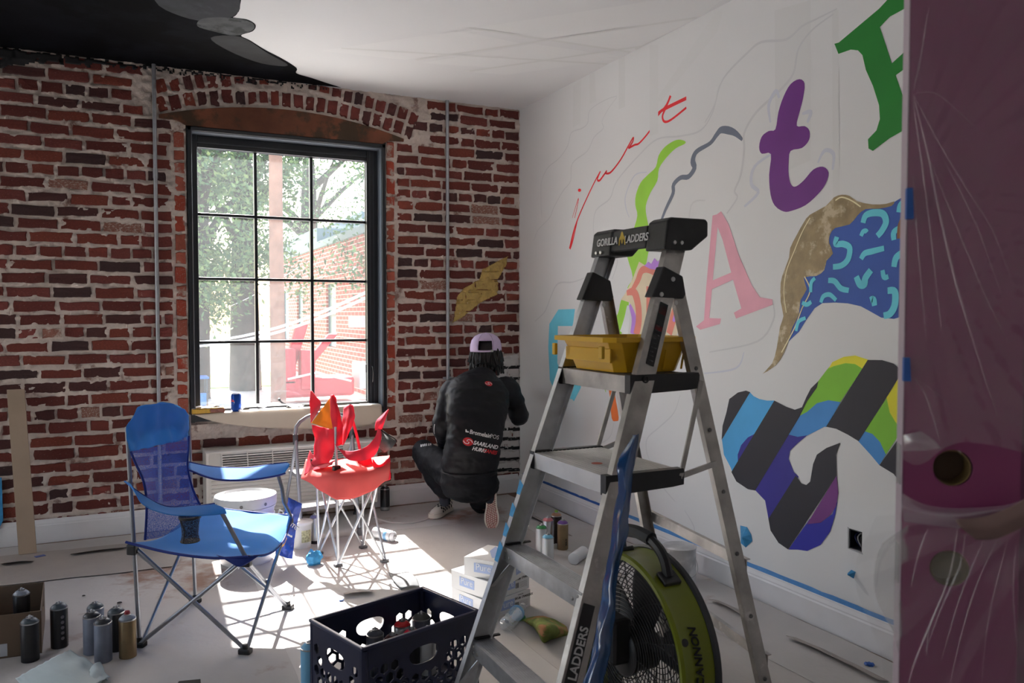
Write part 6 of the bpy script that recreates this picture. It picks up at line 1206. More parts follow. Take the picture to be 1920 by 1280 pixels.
# ================================================================== STEP STOOL with arched handle
f1, f2 = fl(567, 1022), fl(690, 1010); f2 = V((f1.x+.36, f1.y+.06, 0)); su = (f2-f1).normalized(); sb = V((-su.y, su.x, 0)); tube_g = M('stool_grey', SR(150, 152, 160), .35, .6)
t = thing('step_stool', 'grey tubular step stool with arched handle, behind the red chair', 'step stool', (f1+f2)/2+sb*.15)
J1, J2 = f1+sb*.10+za*.64, f2+sb*.10+za*.64
arch = [f1+za*.02, J1]+[J1+za*.02]+[J1.lerp(J2, .5)-su*(J2-J1).length/2*math.cos(a)+za*(.03+.10*math.sin(a)) for a in np.linspace(.25, math.pi-.25, 9)]+[J2+za*.02, J2, f2+za*.02]
m = MB(); m.tube(arch, .011, 10); m.build('handle_frame', tube_g, t, True)
for J, f_ in ((J1, f1), (J2, f2)):
    m = MB(); m.tube([J-za*.06, f_+sb*.36+za*.02], .009, 10); m.build('rear_leg', tube_g, t, True)
    m = MB(); m.tube([J+za*.01, J-za*.05], .015, 10); m.build('joint', M('joint_dark', (.06, .06, .07), .4), t, True)
    for g_ in (f_, f_+sb*.36): m = MB(); m.lathe([(.016, 0), (.015, .045), (.010, .05)], 12, V((g_.x, g_.y, 0))); m.build('rubber_foot', M('foot_grey', (.12, .12, .13), .6), t, True)
for z_, o_ in ((.19, .03), (.39, .06)):
    m = MB(); a = f1+sb*o_+za*z_; m.prism([a, a+su*.36, a+su*.36+sb*.17, a+sb*.17], za*.022); m.build('tread', M('tread_grey', (.25, .25, .26), .6), t, bevel=.004)
# ================================================================== RED CHILD'S CAMP CHAIR, half folded
rc = M('red_canvas', SR(216, 44, 72), .65, 0, (10, .15), (120, .15)); cc = M('coral_canvas', SR(240, 112, 108), .7, 0, (8, .1)); pk2 = M('pink_canvas', SR(228, 76, 104), .6, 0, (9, .12)); orm = M('orange_canvas', SR(232, 148, 34), .6, 0, (7, .2))
for cm2, c_ in ((rc, SR(226, 50, 70)), (cc, SR(240, 110, 100)), (pk2, SR(230, 80, 100)), (orm, SR(240, 170, 50))):
    tt = cm2.node_tree; p = tt.nodes['Principled BSDF']; tl = tt.nodes.new('ShaderNodeBsdfTranslucent'); tl.inputs[0].default_value = c_+(1,); mx_ = tt.nodes.new('ShaderNodeMixShader'); mx_.inputs[0].default_value = .4
    tt.links.new(p.outputs[0], mx_.inputs[1]); tt.links.new(tl.outputs[0], mx_.inputs[2]); tt.links.new(mx_.outputs[0], tt.nodes['Material Output'].inputs[0])
ra, rb_, rcc, rd = fl(634, 1062), fl(721, 1054), fl(681, 1028), fl(598, 1040)
red_ch = thing('folding_chair', 'red child size folding chair, half collapsed, with an orange triangle on its back', 'chair', (ra+rb_+rcc+rd)/4)
Ha, Hb, Hc, Hd = zat(ra.x-.005, ra.y, 875), zat(rb_.x-.005, rb_.y, 870), zat(rcc.x, rcc.y, 860), zat(rd.x-.02, rd.y, 862)
for a, b in ((ra, Hb), (rb_, Ha), (rb_, Hc), (rcc, Hb), (rcc, Hd), (rd, Hc), (rd, Ha), (ra, Hd)):
    off = (b-a).normalized().cross(za).normalized()*.005; ctube(a+up+off, b+off, 'frame_tube', silver, .0068, red_ch)
ctube(ra+up, zat(ra.x-.008, ra.y, 800), 'back_post', silver, .0075, red_ch); ctube(rd+up, zat(rd.x-.012, rd.y, 818), 'back_post', silver, .0075, red_ch); ctube(rcc+up, Hc, 'rear_post', silver, .007, red_ch); ctube([at(676, 848, 4.6), at(670, 820, 4.62), at(662, 790, 4.63)], None, 'arm_post', pk2, .0085, red_ch)
for f_ in (ra, rb_, rcc, rd): m = MB(); m.box(f_+V((0, 0, .009)), (.046, .028, .018), Matrix.Rotation(.3, 3, 'Z')); m.build('foot_hub', M('hub_grey', (.10, .10, .11), .5), red_ch, bevel=.004)
for f_ in (Ha, Hb, Hc, Hd): m = MB(); m.box(f_-V((0, 0, .006)), (.04, .028, .026), Matrix.Rotation(.3, 3, 'Z')); m.build('seat_hub', blk, red_ch, bevel=.004)
def rs(rows, mt, nm, sd=0, wr=.006, lb=None, sol=.002): return sheet(G(rows), 6, wr, 14, sd).build(nm, mt, red_ch, 60, solid=sol, label=lb)
rs([[(575, 858, 4.60), (602, 872, 4.50), (640, 862, 4.50), (690, 858, 4.50), (731, 855, 4.42)], [(567, 893, 4.52), (600, 893, 4.34), (640, 888, 4.28), (688, 884, 4.32), (730, 872, 4.34)], [(572, 898, 4.50), (600, 918, 4.40), (632, 936, 4.30), (680, 928, 4.33), (729, 898, 4.35)]], cc, 'seat', 1, .008, 'coral seat sling')
rs([[(570, 890, 4.50), (576, 862, 4.56), (581, 845, 4.60)], [(590, 882, 4.44), (594, 872, 4.48), (600, 862, 4.52)], [(622, 872, 4.30), (628, 864, 4.33), (646, 860, 4.36)]], rc, 'seat_side', 2)
rs([[(582, 734, 4.60), (584, 733, 4.58), (586, 736, 4.56)], [(582, 762, 4.58), (592, 752, 4.55), (602, 757, 4.50)], [(583, 794, 4.56), (585, 792, 4.54), (590, 780, 4.50)]], rc, 'back_flap', 3)
rs([[(621, 742, 4.44), (623, 742, 4.43), (625, 744, 4.42)], [(604, 766, 4.46), (615, 772, 4.43), (624, 774, 4.41)], [(584, 793, 4.52), (604, 800, 4.44), (623, 805, 4.38)]], orm, 'back_triangle', 4, .004, 'orange triangle on the red back')
rs([[(586, 796, 4.52), (604, 801, 4.45), (624, 806, 4.38)], [(590, 822, 4.52), (606, 828, 4.44), (628, 832, 4.36)], [(588, 852, 4.54), (606, 856, 4.42), (624, 852, 4.36)], [(582, 866, 4.54), (600, 880, 4.44), (618, 868, 4.38)]], rc, 'back_panel', 5, .016)
rs([[(619, 741, 4.42), (624, 740, 4.40), (630, 746, 4.42)], [(621, 775, 4.38), (630, 775, 4.34), (637, 776, 4.38)], [(624, 805, 4.36), (634, 806, 4.32), (642, 802, 4.36)], [(627, 832, 4.34), (634, 836, 4.32), (641, 832, 4.36)]], rc, 'back_edge', 6, .006)
rs([[(646, 764, 4.60), (655, 759, 4.58), (662, 759, 4.60)], [(641, 790, 4.56), (654, 786, 4.52), (665, 782, 4.58)], [(640, 815, 4.52), (648, 814, 4.48), (656, 808, 4.52)], [(640, 834, 4.48), (643, 834, 4.46), (646, 828, 4.48)]], pk2, 'arm_flap', 7, .008)
rs([[(627, 832, 4.30), (630, 835, 4.29), (634, 838, 4.28)], [(645, 845, 4.30), (648, 853, 4.28), (652, 861, 4.27)], [(680, 841, 4.34), (682, 852, 4.32), (684, 863, 4.31)], [(702, 822, 4.38), (705, 836, 4.36), (706, 850, 4.36)], [(708, 803, 4.40), (713, 806, 4.38), (716, 815, 4.38)]], pk2, 'arm_band', 8, .005)
rs([[(703, 806, 4.42), (708, 806, 4.40), (713, 812, 4.40)], [(705, 790, 4.42), (714, 790, 4.38), (721, 792, 4.40)], [(716, 778, 4.42), (721, 777, 4.40), (726, 776, 4.41)], [(727, 768, 4.42), (728, 767, 4.42), (729, 768, 4.42)]], pk2, 'arm_tip', 9, .004)
rs([[(670, 862, 4.42), (671, 874, 4.41), (675, 884, 4.40)], [(682, 858, 4.40), (684, 872, 4.38), (688, 888, 4.38)], [(696, 856, 4.40), (698, 868, 4.39), (700, 880, 4.39)]], rc, 'side_flap', 10, .005)
rs([[(698, 860, 4.36), (712, 872, 4.34), (731, 856, 4.36)], [(700, 880, 4.36), (714, 886, 4.33), (732, 876, 4.36)], [(704, 908, 4.38), (716, 904, 4.35), (732, 898, 4.38)]], rc, 'corner_panel', 11, .005)
m = sheet(G([[(711, 838, 4.40), (716, 820, 4.36), (713, 804, 4.40)], [(718, 846, 4.40), (728, 832, 4.33), (728, 816, 4.38)], [(722, 848, 4.42), (734, 840, 4.38), (742, 827, 4.40)]]), 5); m.build('cup_holder', meshcloth('grey_mesh', (.10, .10, .10), 420, .30), red_ch, 60)
ctube([V(q) for q in cat_rom(G([[(711, 838, 4.40), (722, 848, 4.42), (742, 827, 4.40), (728, 815, 4.38), (713, 804, 4.40)]])[0], 4)], None, 'cup_holder_rim', blk, .003, red_ch)
# ================================================================== PURPLE DOOR under plastic film, near the camera
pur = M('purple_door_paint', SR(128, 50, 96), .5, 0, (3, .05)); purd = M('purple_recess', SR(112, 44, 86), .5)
E0 = CAMP+Fv*0; ed = at(1697, 640, 1.2); ed = V((ed.x, ed.y, 0)); dd_ = (V((Rv.x, Rv.y, 0))*math.cos(.26)-V((Fv.x, Fv.y, 0)).normalized()*math.sin(.26)).normalized(); dn = V((dd_.y, -dd_.x, 0)); dn = dn if dn.dot(V((-ed.x, -ed.y, 0))) > 0 else -dn
door = thing('door_1', 'x', 'x', ed+dd_*.4); del door['label']; del door['category']; door['kind'] = 'structure'
def dp(a, z, n_=0): return ed+dd_*a+V((0, 0, z))+dn*n_
zk, zd = .995, 1.146
def circ(a, z, r): return [(a+r*math.cos(k*math.pi/12), z+r*math.sin(k*math.pi/12)) for k in range(24)]
m = MB(); holed(m, dp(0, .012), dd_, za, .158, 2.02, [circ(.066, zk-.012, .027), circ(.068, zd-.012, .027)], .040, -dn)
for z0_, z1_ in ((.012, .22), (1.495, 1.60), (1.90, 2.032)): m.prism([dp(.158, z0_), dp(.66, z0_), dp(.66, z1_), dp(.158, z1_)], -dn*.040)
m.prism([dp(.66, .012), dp(.82, .012), dp(.82, 2.032), dp(.66, 2.032)], -dn*.040); m.build('door_leaf', pur, door, bevel=.0015)
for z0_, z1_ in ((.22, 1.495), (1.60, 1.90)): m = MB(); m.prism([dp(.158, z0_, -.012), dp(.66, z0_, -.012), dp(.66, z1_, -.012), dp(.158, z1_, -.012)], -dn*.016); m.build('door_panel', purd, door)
for z_ in (zk, zd):
    m = MB(); c = dp(.066, z_, -.001); m.lathe([(.0266, 0), (.0266, -.038), (.0250, -.038), (.0250, -.001)], 24, c, dn, closed=True); m.build('bore_lining', M('bore_wood', SR(104, 84, 48), .8, 0, (20, .2)), door, True)
    m = MB(); m.lathe([(.0262, 0), (.0262, -.002), (.001, -.002)], 24, dp(.066, z_, -.034), dn); m.build('bore_shade_disc', M('bore_shaded', SR(84, 66, 52), .8) if z_ == zd else M('bore_lit', SR(150, 140, 116), .8), door)  # added disc closing each bore, shade above and lit wood below as colour
m = MB(); m.prism([dp(-.0015, .012), dp(-.0015, 2.03), dp(-.0015, 2.03, -.040), dp(-.0015, .012, -.040)], dd_*.001); m.build('door_edge', M('edge_pale', SR(176, 160, 172), .5), door)
for z_ in (zk, zd): m = MB(); m.prism([dp(-.003, z_-.03, -.008), dp(-.003, z_+.03, -.008), dp(-.003, z_+.03, -.032), dp(-.003, z_-.03, -.032)], dd_*.002); m.build('latch_plate', screw, door)
pf = film('clear_film', (.78, .70, .78), .03, .16, .3, .10); pf2 = film('clear_film_folds', (.80, .70, .80), .16, .25, .3, .12)
def filmz(px, py, n_): # point of the door plane seen at pixel, lifted towards the camera
    r_ = ray(px, py); t_ = (dp(0, 0, n_)-CAMP).dot(dn)/r_.dot(dn); return CAMP+r_*t_
def fold(a, z): return .004*math.sin(a*95+z*9)+.003*math.sin(a*210-z*21)
# upper film: tacked at the edge at two points, folds fan out downwards
T1, T2 = (0.0, 1.545), (0.0, 1.29)
vs = []; NI, NJ = 90, 110
for j in range(NJ+1):
    for i in range(NI+1):
        a = -.004+.40*i/NI; z_ = 1.165+(2.0-1.165)*j/NJ; lowedge = .022*math.sin(a*14+.5)-.03*math.exp(-((a-.02)/.03)**2); z_ = z_+lowedge*(1-j/NJ)
        an = math.atan2(1.545-z_, a+.01); rr = math.hypot(1.545-z_, a); an2 = math.atan2(1.29-z_, a+.01)
        n_ = .010+.0045*(max(0, math.sin(an*38)))**4*min(1, rr*6)*(1 if z_ < 1.545 else .5)+.003*max(0, math.sin(an2*26))**3*min(1, math.hypot(1.29-z_, a)*5)+.0015*noise.noise(V((a*30, z_*12, 0)))
        vs.append(dp(a, z_, n_))
m = MB(); m.add(vs, [(j*(NI+1)+i, j*(NI+1)+i+1, (j+1)*(NI+1)+i+1, (j+1)*(NI+1)+i) for j in range(NJ) for i in range(NI)])
tag(m.build('plastic_film', pf, None, 70, fix=False), 'clear plastic film taped over the upper part of the purple door', 'plastic film')
vs = []
for j in range(NJ+1):
    for i in range(NI+1):
        a = -.002+.40*i/NI; z_ = .05+(1.07-.05)*j/NJ
        an = math.atan2(z_-1.12, a-.22); rr = math.hypot(z_-1.12, a-.22)
        bul = -.045*math.exp(-((z_-.98)/.09)**2)*(1-i/NI)**6-.02*(1-i/NI)**6
        n_ = .012+.008*max(0, math.sin(an*24+noise.noise(V((a*6, z_*5, 1)))*2.2))**3*min(1, rr*4)+.004*noise.noise(V((a*20, z_*14, 3)))
        vs.append(dp(a+bul, z_+.02*math.sin(a*12)*(j/NJ), n_))
m = MB(); m.add(vs, [(j*(NI+1)+i, j*(NI+1)+i+1, (j+1)*(NI+1)+i+1, (j+1)*(NI+1)+i) for j in range(NJ) for i in range(NI)])
tag(m.build('plastic_film', pf, None, 70, fix=False), 'clear plastic film bunched over the lower part of the purple door', 'plastic film')
# gathered rope of film between the two bore holes, tape tails
def px_strip(rows, mt, label, cat, wr=.003, k=6): return tag(sheet([[filmz(*q) for q in r] for r in rows], k, wr, 18, 4).build('film_fold', mt, None, 60, solid=.0006), label, cat)
px_strip([[(1692, 924, .02), (1740, 946, .018), (1800, 955, .02), (1870, 948, .022), (1915, 935, .02)], [(1690, 950, .03), (1740, 962, .034), (1800, 970, .036), (1860, 960, .034), (1915, 948, .03)], [(1693, 976, .02), (1745, 985, .022), (1800, 992, .02), (1850, 985, .022), (1915, 975, .02)]], pf2, 'gathered band of plastic film across the purple door below the upper bore hole', 'plastic film')
px_strip([[(1790, 975, .04), (1850, 968, .044), (1925, 932, .05)], [(1800, 990, .044), (1860, 990, .05), (1925, 962, .055)], [(1828, 1012, .04), (1870, 1008, .044), (1925, 985, .05)]], M('tan_tape', SR(118, 92, 88), .5, 0, (9, .1)), 'brownish tape strip pulled across the plastic film at the right edge', 'tape', .002)
px_strip([[(1693, 815, .014), (1712, 812, .02), (1728, 808, .016)], [(1692, 835, .016), (1722, 828, .026), (1752, 824, .016)], [(1690, 845, .012), (1726, 845, .022), (1764, 838, .012)]], pf2, 'small bunch of plastic film at the door edge above the upper bore hole', 'plastic film')
px_strip([[(1702, 980, .0), (1668, 1000, .0), (1650, 1020, .0)], [(1698, 1060, .0), (1660, 1065, .002), (1640, 1070, .0)], [(1694, 1130, .0), (1668, 1125, .002), (1645, 1120, .0)], [(1686, 1230, 0), (1676, 1200, .002), (1670, 1170, 0)]], film('clear_film_loose', (.8, .8, .82), .22, .25, .4, .08), 'loose bulge of plastic film sticking out past the purple door edge', 'plastic film', .006)
for (a0_, z0_, z1_, lab) in ((-.004, 1.515, 1.56, 'blue tape tab holding the film at the top of the purple door edge'), (-.004, 1.275, 1.31, 'blue tape tab holding the film at the middle of the purple door edge'), (-.006, .50, .66, 'blue tape tab at the foot of the purple door edge')):
    m = MB(); m.prism([dp(a0_, z0_, .004), dp(a0_+.010, z0_, .004), dp(a0_+.008, z1_, .004), dp(a0_, z1_, .004)], dn*.012); tag(m.build('painters_tape', btd), lab, 'tape')
# ================================================================== PERSON crouching in the corner, seen from behind
jm = M('jacket_black', (.006, .0065, .009), .55, 0, (7, .3), (16, .25), spec=.25); tm_ = M('trousers_black', (.008, .009, .012), .7, 0, (8, .3), (18, .3), spec=.2); skin = M('skin_brown', SR(96, 62, 46), .5, 0, (12, .06)); hairm = M('hair_black', (.006, .005, .005), .6)
pf0 = (fl(830, 968)+fl(922, 990))/2; person = thing('person', 'person in black jacket and lavender cap crouching on one knee, painting in the corner', 'person', (pf0.x, pf0.y, 0))
sd3 = V((math.cos(YAW-.25), -math.sin(YAW-.25), 0)).normalized()      # the figure's left-right axis
def ball(mb, c, r, n=12): mb.lathe([(.001, -r)]+[(r*math.sin(math.pi*k/n), -r*math.cos(math.pi*k/n)) for k in range(1, n)]+[(.001, r)], 18, c)
def limb(mb, pts, rs_):
    P = [V(p) for p in pts]; C2 = [V(q) for q in cat_rom(P, 5)]; n = len(C2); rr = [float(np.interp(i/(n-1)*(len(rs_)-1), range(len(rs_)), rs_)) for i in range(n)]
    mb.tube(C2, rr, 16); ball(mb, C2[0], rr[0]*.99); ball(mb, C2[-1], rr[-1]*.99)
def loft(mb, rings, side=sd3, n=28):
    """rings: (centre, half width, half depth, axis tilt dir)"""
    cs = [V(r[0]) for r in rings]; vs = []
    for i, r in enumerate(rings):
        t_ = (cs[min(i+1, len(cs)-1)]-cs[max(i-1, 0)]).normalized(); s_ = perp(t_, side); f_ = t_.cross(s_)
        for k in range(n): a = 2*math.pi*k/n; ca, sa = math.cos(a), math.sin(a); vs.append(cs[i]+s_*math.copysign(abs(ca)**.85, ca)*r[1]+f_*math.copysign(abs(sa)**.85, sa)*r[2])
    m_ = len(rings); fs = [(i*n+k, i*n+(k+1) % n, (i+1)*n+(k+1) % n, (i+1)*n+k) for i in range(m_-1) for k in range(n)]+[tuple(range(n))[::-1], tuple((m_-1)*n+k for k in range(n))]
    mb.add(vs, fs)
def fuse(mb, name, mt, vox=.011, sm=5, wr=0, seed=0):
    o = mb.build(name, mt, person)
    r_ = o.modifiers.new('r', 'REMESH'); r_.mode = 'VOXEL'; r_.voxel_size = vox; r_.use_smooth_shade = True
    s_ = o.modifiers.new('s', 'SMOOTH'); s_.factor = .5; s_.iterations = sm
    to_mesh_obj(o)
    if not o.data.materials: o.data.materials.append(mt)
    if wr:
        og = ORG[person.name]; me = o.data; co_ = [V(v.co) for v in me.vertices]; no_ = [V(v.normal) for v in me.vertices]
        for v, c, n_ in zip(me.vertices, co_, no_):
            q = c*7+V((seed, 0, 0)); w = noise.noise(V((q.x*1.2, q.y*1.2, q.z*3.2)))+.6*abs(noise.noise(V((q.x*3+q.z*3, q.y*3, q.z*4.5)))); v.co = c+n_*w*wr
    o.data.polygons.foreach_set('use_smooth', [True]*len(o.data.polygons)); return o
# joints
hipc = at(880, 886, 5.10); waist = at(888, 832, 5.06); chest = at(893, 776, 5.10); ubk = at(900, 728, 5.20); nk = at(908, 697, 5.29); hd = at(911, 663, 5.36)
shL, shR = at(848, 733, 5.22), at(953, 731, 5.28); elL, elR = at(827, 800, 5.16), at(974, 782, 5.36); haL, haR = at(832, 838, 5.48), at(966, 738, 5.74)
hL, hR = at(862, 892, 5.12), at(902, 892, 5.12); knL, knR = at(793, 846, 5.46), at(902, 958, 5.50); anL, anR = at(834, 934, 5.31), at(918, 930, 5.17)
knR.z = .065
# body: one continuous skinned figure under the clothes
mb = MB(); loft(mb, [(hipc-V((0, 0, .05)), .13, .10), (hipc, .15, .11), (waist, .125, .095), (chest, .15, .10), (ubk, .15, .085), (nk-V((0, 0, .01)), .06, .055), (nk+(hd-nk)*.5, .052, .052)])
limb(mb, [nk, hd], [.052, .055]); 
loft(mb, [(hd+V((0, 0, -.115))+Fv*.03, .035, .03), (hd+V((0, 0, -.09))+Fv*.02, .055, .06), (hd+V((0, 0, -.04))+Fv*.005, .068, .085), (hd, .074, .095), (hd+V((0, 0, .05)), .074, .092), (hd+V((0, 0, .09)), .055, .07), (hd+V((0, 0, .108)), .02, .03)])
for s_ in (-1, 1): ball(mb, hd+sd3*.075*s_+V((0, 0, -.012)), .016)
ball(mb, hd+Fv*.102+V((0, 0, -.02)), .015); ball(mb, hd+Fv*.095+V((0, 0, -.055)), .018)
for s_ in (-1, 1): ball(mb, hd+Fv*.082+sd3*.03*s_+V((0, 0, .004)), .014)
limb(mb, [shL, elL, haL], [.042, .028, .024]); limb(mb, [shR, elR, haR], [.042, .028, .024])
limb(mb, [hL, knL, anL], [.075, .052, .034]); limb(mb, [hR, knR, anR], [.075, .052, .034])
def hand(c, d_, side_, up_, curl):
    d_ = d_.normalized(); loft(mb, [(c, .026, .017), (c+d_*.04, .038, .016), (c+d_*.085, .040, .013)], side=side_)
    for i, (o_, l_) in enumerate(((-.030, .066), (-.010, .076), (.011, .070), (.030, .054))):
        b_ = c+d_*.08+side_*o_; p1 = b_+d_*l_*.45; p2 = p1+(d_*math.cos(curl)-up_*math.sin(curl))*l_*.32; p3 = p2+(d_*math.cos(curl*1.9)-up_*math.sin(curl*1.9))*l_*.26; mb.tube([b_-d_*.012, b_, p1, p2, p3], [.009, .0095, .009, .0082, .006], 8)
    t0 = c+d_*.028-side_*.032; mb.tube([c+d_*.01-side_*.012, t0, t0+(d_*.7-side_*.7)*.032-up_*.01, t0+(d_*.9-side_*.3)*.058-up_*.022], [.012, .012, .010, .007], 8)
hand(haR, (haR-elR).normalized(), sd3, V((0, 0, 1)), .8); hand(haL, V((Fv.x, Fv.y, -.35)), sd3*-1, V((0, 0, 1)), .5)
body = fuse(mb, 'body', skin, .0075, 3)
# face details on the side turned to the wall
for s_ in (-1, 1):
    m = MB(); ball(m, hd+Fv*.092+sd3*.031*s_+V((0, 0, -.004)), .011, 8); m.build('eye', M('eye_white', (.8, .8, .78), .3), person, True)
m = MB(); m.tube([hd+Fv*.099+sd3*k*.011+V((0, 0, -.060-.002*abs(k))) for k in (-2, -1, 0, 1, 2)], [.002, .004, .005, .004, .002], 8); m.build('mouth', M('lips', SR(110, 60, 54), .5), person, True)
# jacket
mb = MB()
loft(mb, [(hipc+V((0, 0, -.015)), .165, .135), (hipc+V((0, 0, .04)), .178, .142), (at(884, 852, 5.09), .180, .142), (waist, .172, .132), (at(891, 803, 5.08), .180, .130), (chest, .195, .132), (at(896, 750, 5.15), .205, .125), (ubk, .190, .112), (at(904, 712, 5.25), .125, .088), (nk, .068, .066)])
limb(mb, [shL+(ubk-shL)*.15, shL, (shL+elL)/2-sd3*.008, elL, (elL+haL)/2, haL-(haL-elL)*.10], [.085, .080, .066, .058, .050, .040]); limb(mb, [shR+(ubk-shR)*.15, shR, (shR+elR)/2+sd3*.008, elR, (elR+haR)/2, haR-(haR-elR)*.08], [.085, .080, .068, .060, .052, .040])
jk = fuse(mb, 'jacket', jm, .010, 6, .010, 3)
m = MB(); c = [nk+V((0, 0, .012)), nk+(hd-nk)*.30]; loft(m, [(c[0], .070, .066), (c[1], .066, .062)]); m.build('collar', jm, person, 60)
m = MB(); rg_ = [hipc+V((0, 0, -.012)), hipc+V((0, 0, .018))]; loft(m, [(rg_[0], .172, .143), (rg_[1], .183, .148)]); m.build('jacket_hem', jm, person, 60, bevel=.004)
# trousers
mb = MB()
loft(mb, [(hipc+V((0, 0, -.17)), .10, .09), (hipc+V((0, 0, -.125)), .165, .14), (hipc+V((0, 0, -.06)), .185, .155), (hipc+V((0, 0, .01)), .175, .14), (hipc+V((0, 0, .05)), .15, .12)])
limb(mb, [hL+V((0, 0, -.04)), (hL+knL)/2+V((0, 0, -.01)), knL], [.110, .098, .078]); limb(mb, [knL, (knL+anL)/2-Rv*.012, anL+V((0, 0, .028))], [.076, .060, .042])
limb(mb, [hR+V((0, 0, -.05)), (hR+knR)/2, knR+V((0, 0, .01))], [.115, .10, .072]); limb(mb, [knR+V((0, 0, .01)), (knR+anR)/2+V((0, 0, .015)), anR+Fv*.04-V((0, 0, .01))], [.070, .062, .046])
tr_ = fuse(mb, 'trousers', tm_, .010, 5, .011, 9)
for a_, nm in ((anL, 'sock'), (anR, 'sock')): m = MB(); limb(m, [a_+V((0, 0, .04)), a_-V((0, 0, .02))], [.037, .036]); m.build(nm, M('sock_dark', (.03, .035, .05), .9), person, True)
# shoes: flat slip-ons with chequered uppers
canv = M('shoe_canvas', SR(232, 228, 218), .8); rub = M('shoe_rubber', SR(226, 220, 208), .6); chk = M('check_black', (.015, .015, .018), .7); sole_r = M('outsole', SR(170, 120, 112), .7, 0, (60, .2))
def shoe(heel, fwd, upv, label, L_=.275):
    """heel: ground point under the heel; fwd: towards the toe; upv: away from the sole"""
    fwd = V(fwd).normalized(); upv = perp(fwd, V(upv)); sv_ = fwd.cross(upv)
    prof = [(0, .024), (.02, .034), (.07, .034), (.13, .036), (.18, .046), (.22, .046), (.25, .036), (L_-.004, .014)]
    def outline(h_, k_=1.0, ins=0): L1_ = [heel+fwd*x+sv_*(w*k_-ins)+upv*h_ for x, w in prof]; L2_ = [heel+fwd*x-sv_*(w*k_-ins)+upv*h_ for x, w in prof[::-1]]; return [V(q) for q in cat_rom(L1_+L2_, 3, True)]
    so_ = MB(); so_.prism(outline(0), upv*.026); sole = so_.build('sole', rub, person, 50, bevel=.003, label=None)
    o2 = MB(); o2.prism(outline(-.0015, .80), upv*.002); ou = o2.build('outsole', sole_r, sole, label='brownish pink waffle outsole')
    wf = MB()
    for x in np.arange(.02, L_-.02, .0135):
        w_ = float(np.interp(x, [p[0] for p in prof], [p[1] for p in prof]))-.009
        for j, y_ in enumerate(np.arange(-w_, w_+.001, .0125)):
            c = heel+fwd*(x+(.006 if j % 2 else 0))+sv_*y_-upv*.0018; wf.add([c+fwd*.0055, c+sv_*.005, c-fwd*.0055, c-sv_*.005, c-upv*.003], [(0, 1, 4), (1, 2, 4), (2, 3, 4), (3, 0, 4)])
    wo = wf.build('waffle_tread', M('tread_pale', SR(226, 216, 204), .7), sole); wo['kind'] = 'stuff'
    rr_ = []
    for x, h0, hw2 in ((.006, .060, .026), (.03, .068, .031), (.075, .062, .031), (.12, .054, .033), (.16, .046, .040), (.20, .036, .043), (.235, .026, .034), (L_-.012, .014, .014)):
        a_ = [heel+fwd*x+sv_*math.cos(t_)*hw2+upv*(.022+math.sin(t_)*h0) for t_ in np.linspace(-.05, math.pi+.05, 13)]; rr_.append(a_)
    vs = sum(rr_, []); n_ = 13; mm = MB(); mm.add(vs, [(i*n_+k, i*n_+k+1, (i+1)*n_+k+1, (i+1)*n_+k) for i in range(7) for k in range(12)]+[tuple(range(13)), tuple(7*n_+k for k in range(13))[::-1]]); mm.build('upper', canv, person, 50, label=label)
    ck = MB()                                      # checks sewn on the quarter: small raised squares
    for i in range(10):
        for j in range(10):
            if (i+j) % 2: continue
            x = .010+i*.018; t_ = .06+j*.30
            if t_ > 2.8: continue
            def pt(xx, tt_):
                h0 = float(np.interp(xx, [.006, .03, .075, .12, .16, .20], [.060, .068, .062, .054, .046, .036])); w2 = float(np.interp(xx, [.006, .03, .075, .12, .16, .20], [.026, .031, .031, .033, .040, .043])); return heel+fwd*xx+sv_*math.cos(tt_)*(w2+.003)+upv*(.022+math.sin(tt_)*(h0+.003))
            ck.add([pt(x, t_), pt(x+.018, t_), pt(x+.018, t_+.30), pt(x, t_+.30), pt(x+.009, t_+.15)], [(0, 1, 4), (1, 2, 4), (2, 3, 4), (3, 0, 4)])
    ck.build('check_pattern', chk, person)
    tb_ = MB(); tb_.prism([heel-fwd*.0015+sv_*a_+upv*b_ for a_, b_ in ((-.013, .006), (.013, .006), (.013, .019), (-.013, .019))], -fwd*.001); tb_.build('heel_tab', M('tab_red', SR(176, 40, 48), .6), sole, label='red heel tab')
qL = fl(843, 958); dl = (fl(808, 976)-qL).normalized(); qL = qL-dl*.0
shoe(V((qL.x, qL.y, .012)), V((dl.x, dl.y, -.0)), (0, 0, 1), 'off-white chequered slip-on flat on the floor')
toe = fl(922, 991); heelR = toe+V((0, 0, .255))+Fv*.05; heelR = V((heelR.x-.005, heelR.y, .262))
shoe(heelR, toe-heelR, V((Fv.x, Fv.y, .2)), 'off-white slip-on standing on its toe, sole towards the room')
# hair: short dreadlocks below the cap
rh = random.Random(4); m = MB(); hc = hd+V((0, 0, .015))
loft(m, [(hd+V((0, 0, -.06)), .060, .075), (hd+V((0, 0, -.03)), .082, .098), (hd+V((0, 0, .02)), .088, .104), (hd+V((0, 0, .07)), .078, .092), (hd+V((0, 0, .11)), .045, .05)], side=Rv)
for k in range(120):
    a = rh.uniform(-1.75, 1.75); bdir = -Fv*math.cos(a)+sd3*math.sin(a); bdir = V((bdir.x, bdir.y, 0)).normalized(); z0_ = rh.uniform(-.03, .05); p0 = hd+bdir*.083+V((0, 0, z0_)); l_ = rh.uniform(.09, .125)-(.02 if abs(a) < .5 else 0)
    p1 = p0+bdir*.022+V((0, 0, -l_*.4)); p2 = p1+bdir*rh.uniform(-.008, .012)+V((rh.uniform(-.01, .01), rh.uniform(-.01, .01), -l_*.55)); m.tube([p0, p1, p2], [.009, .0085, .006], 6)
m.build('hair', hairm, person, 60, label='short black dreadlocks')
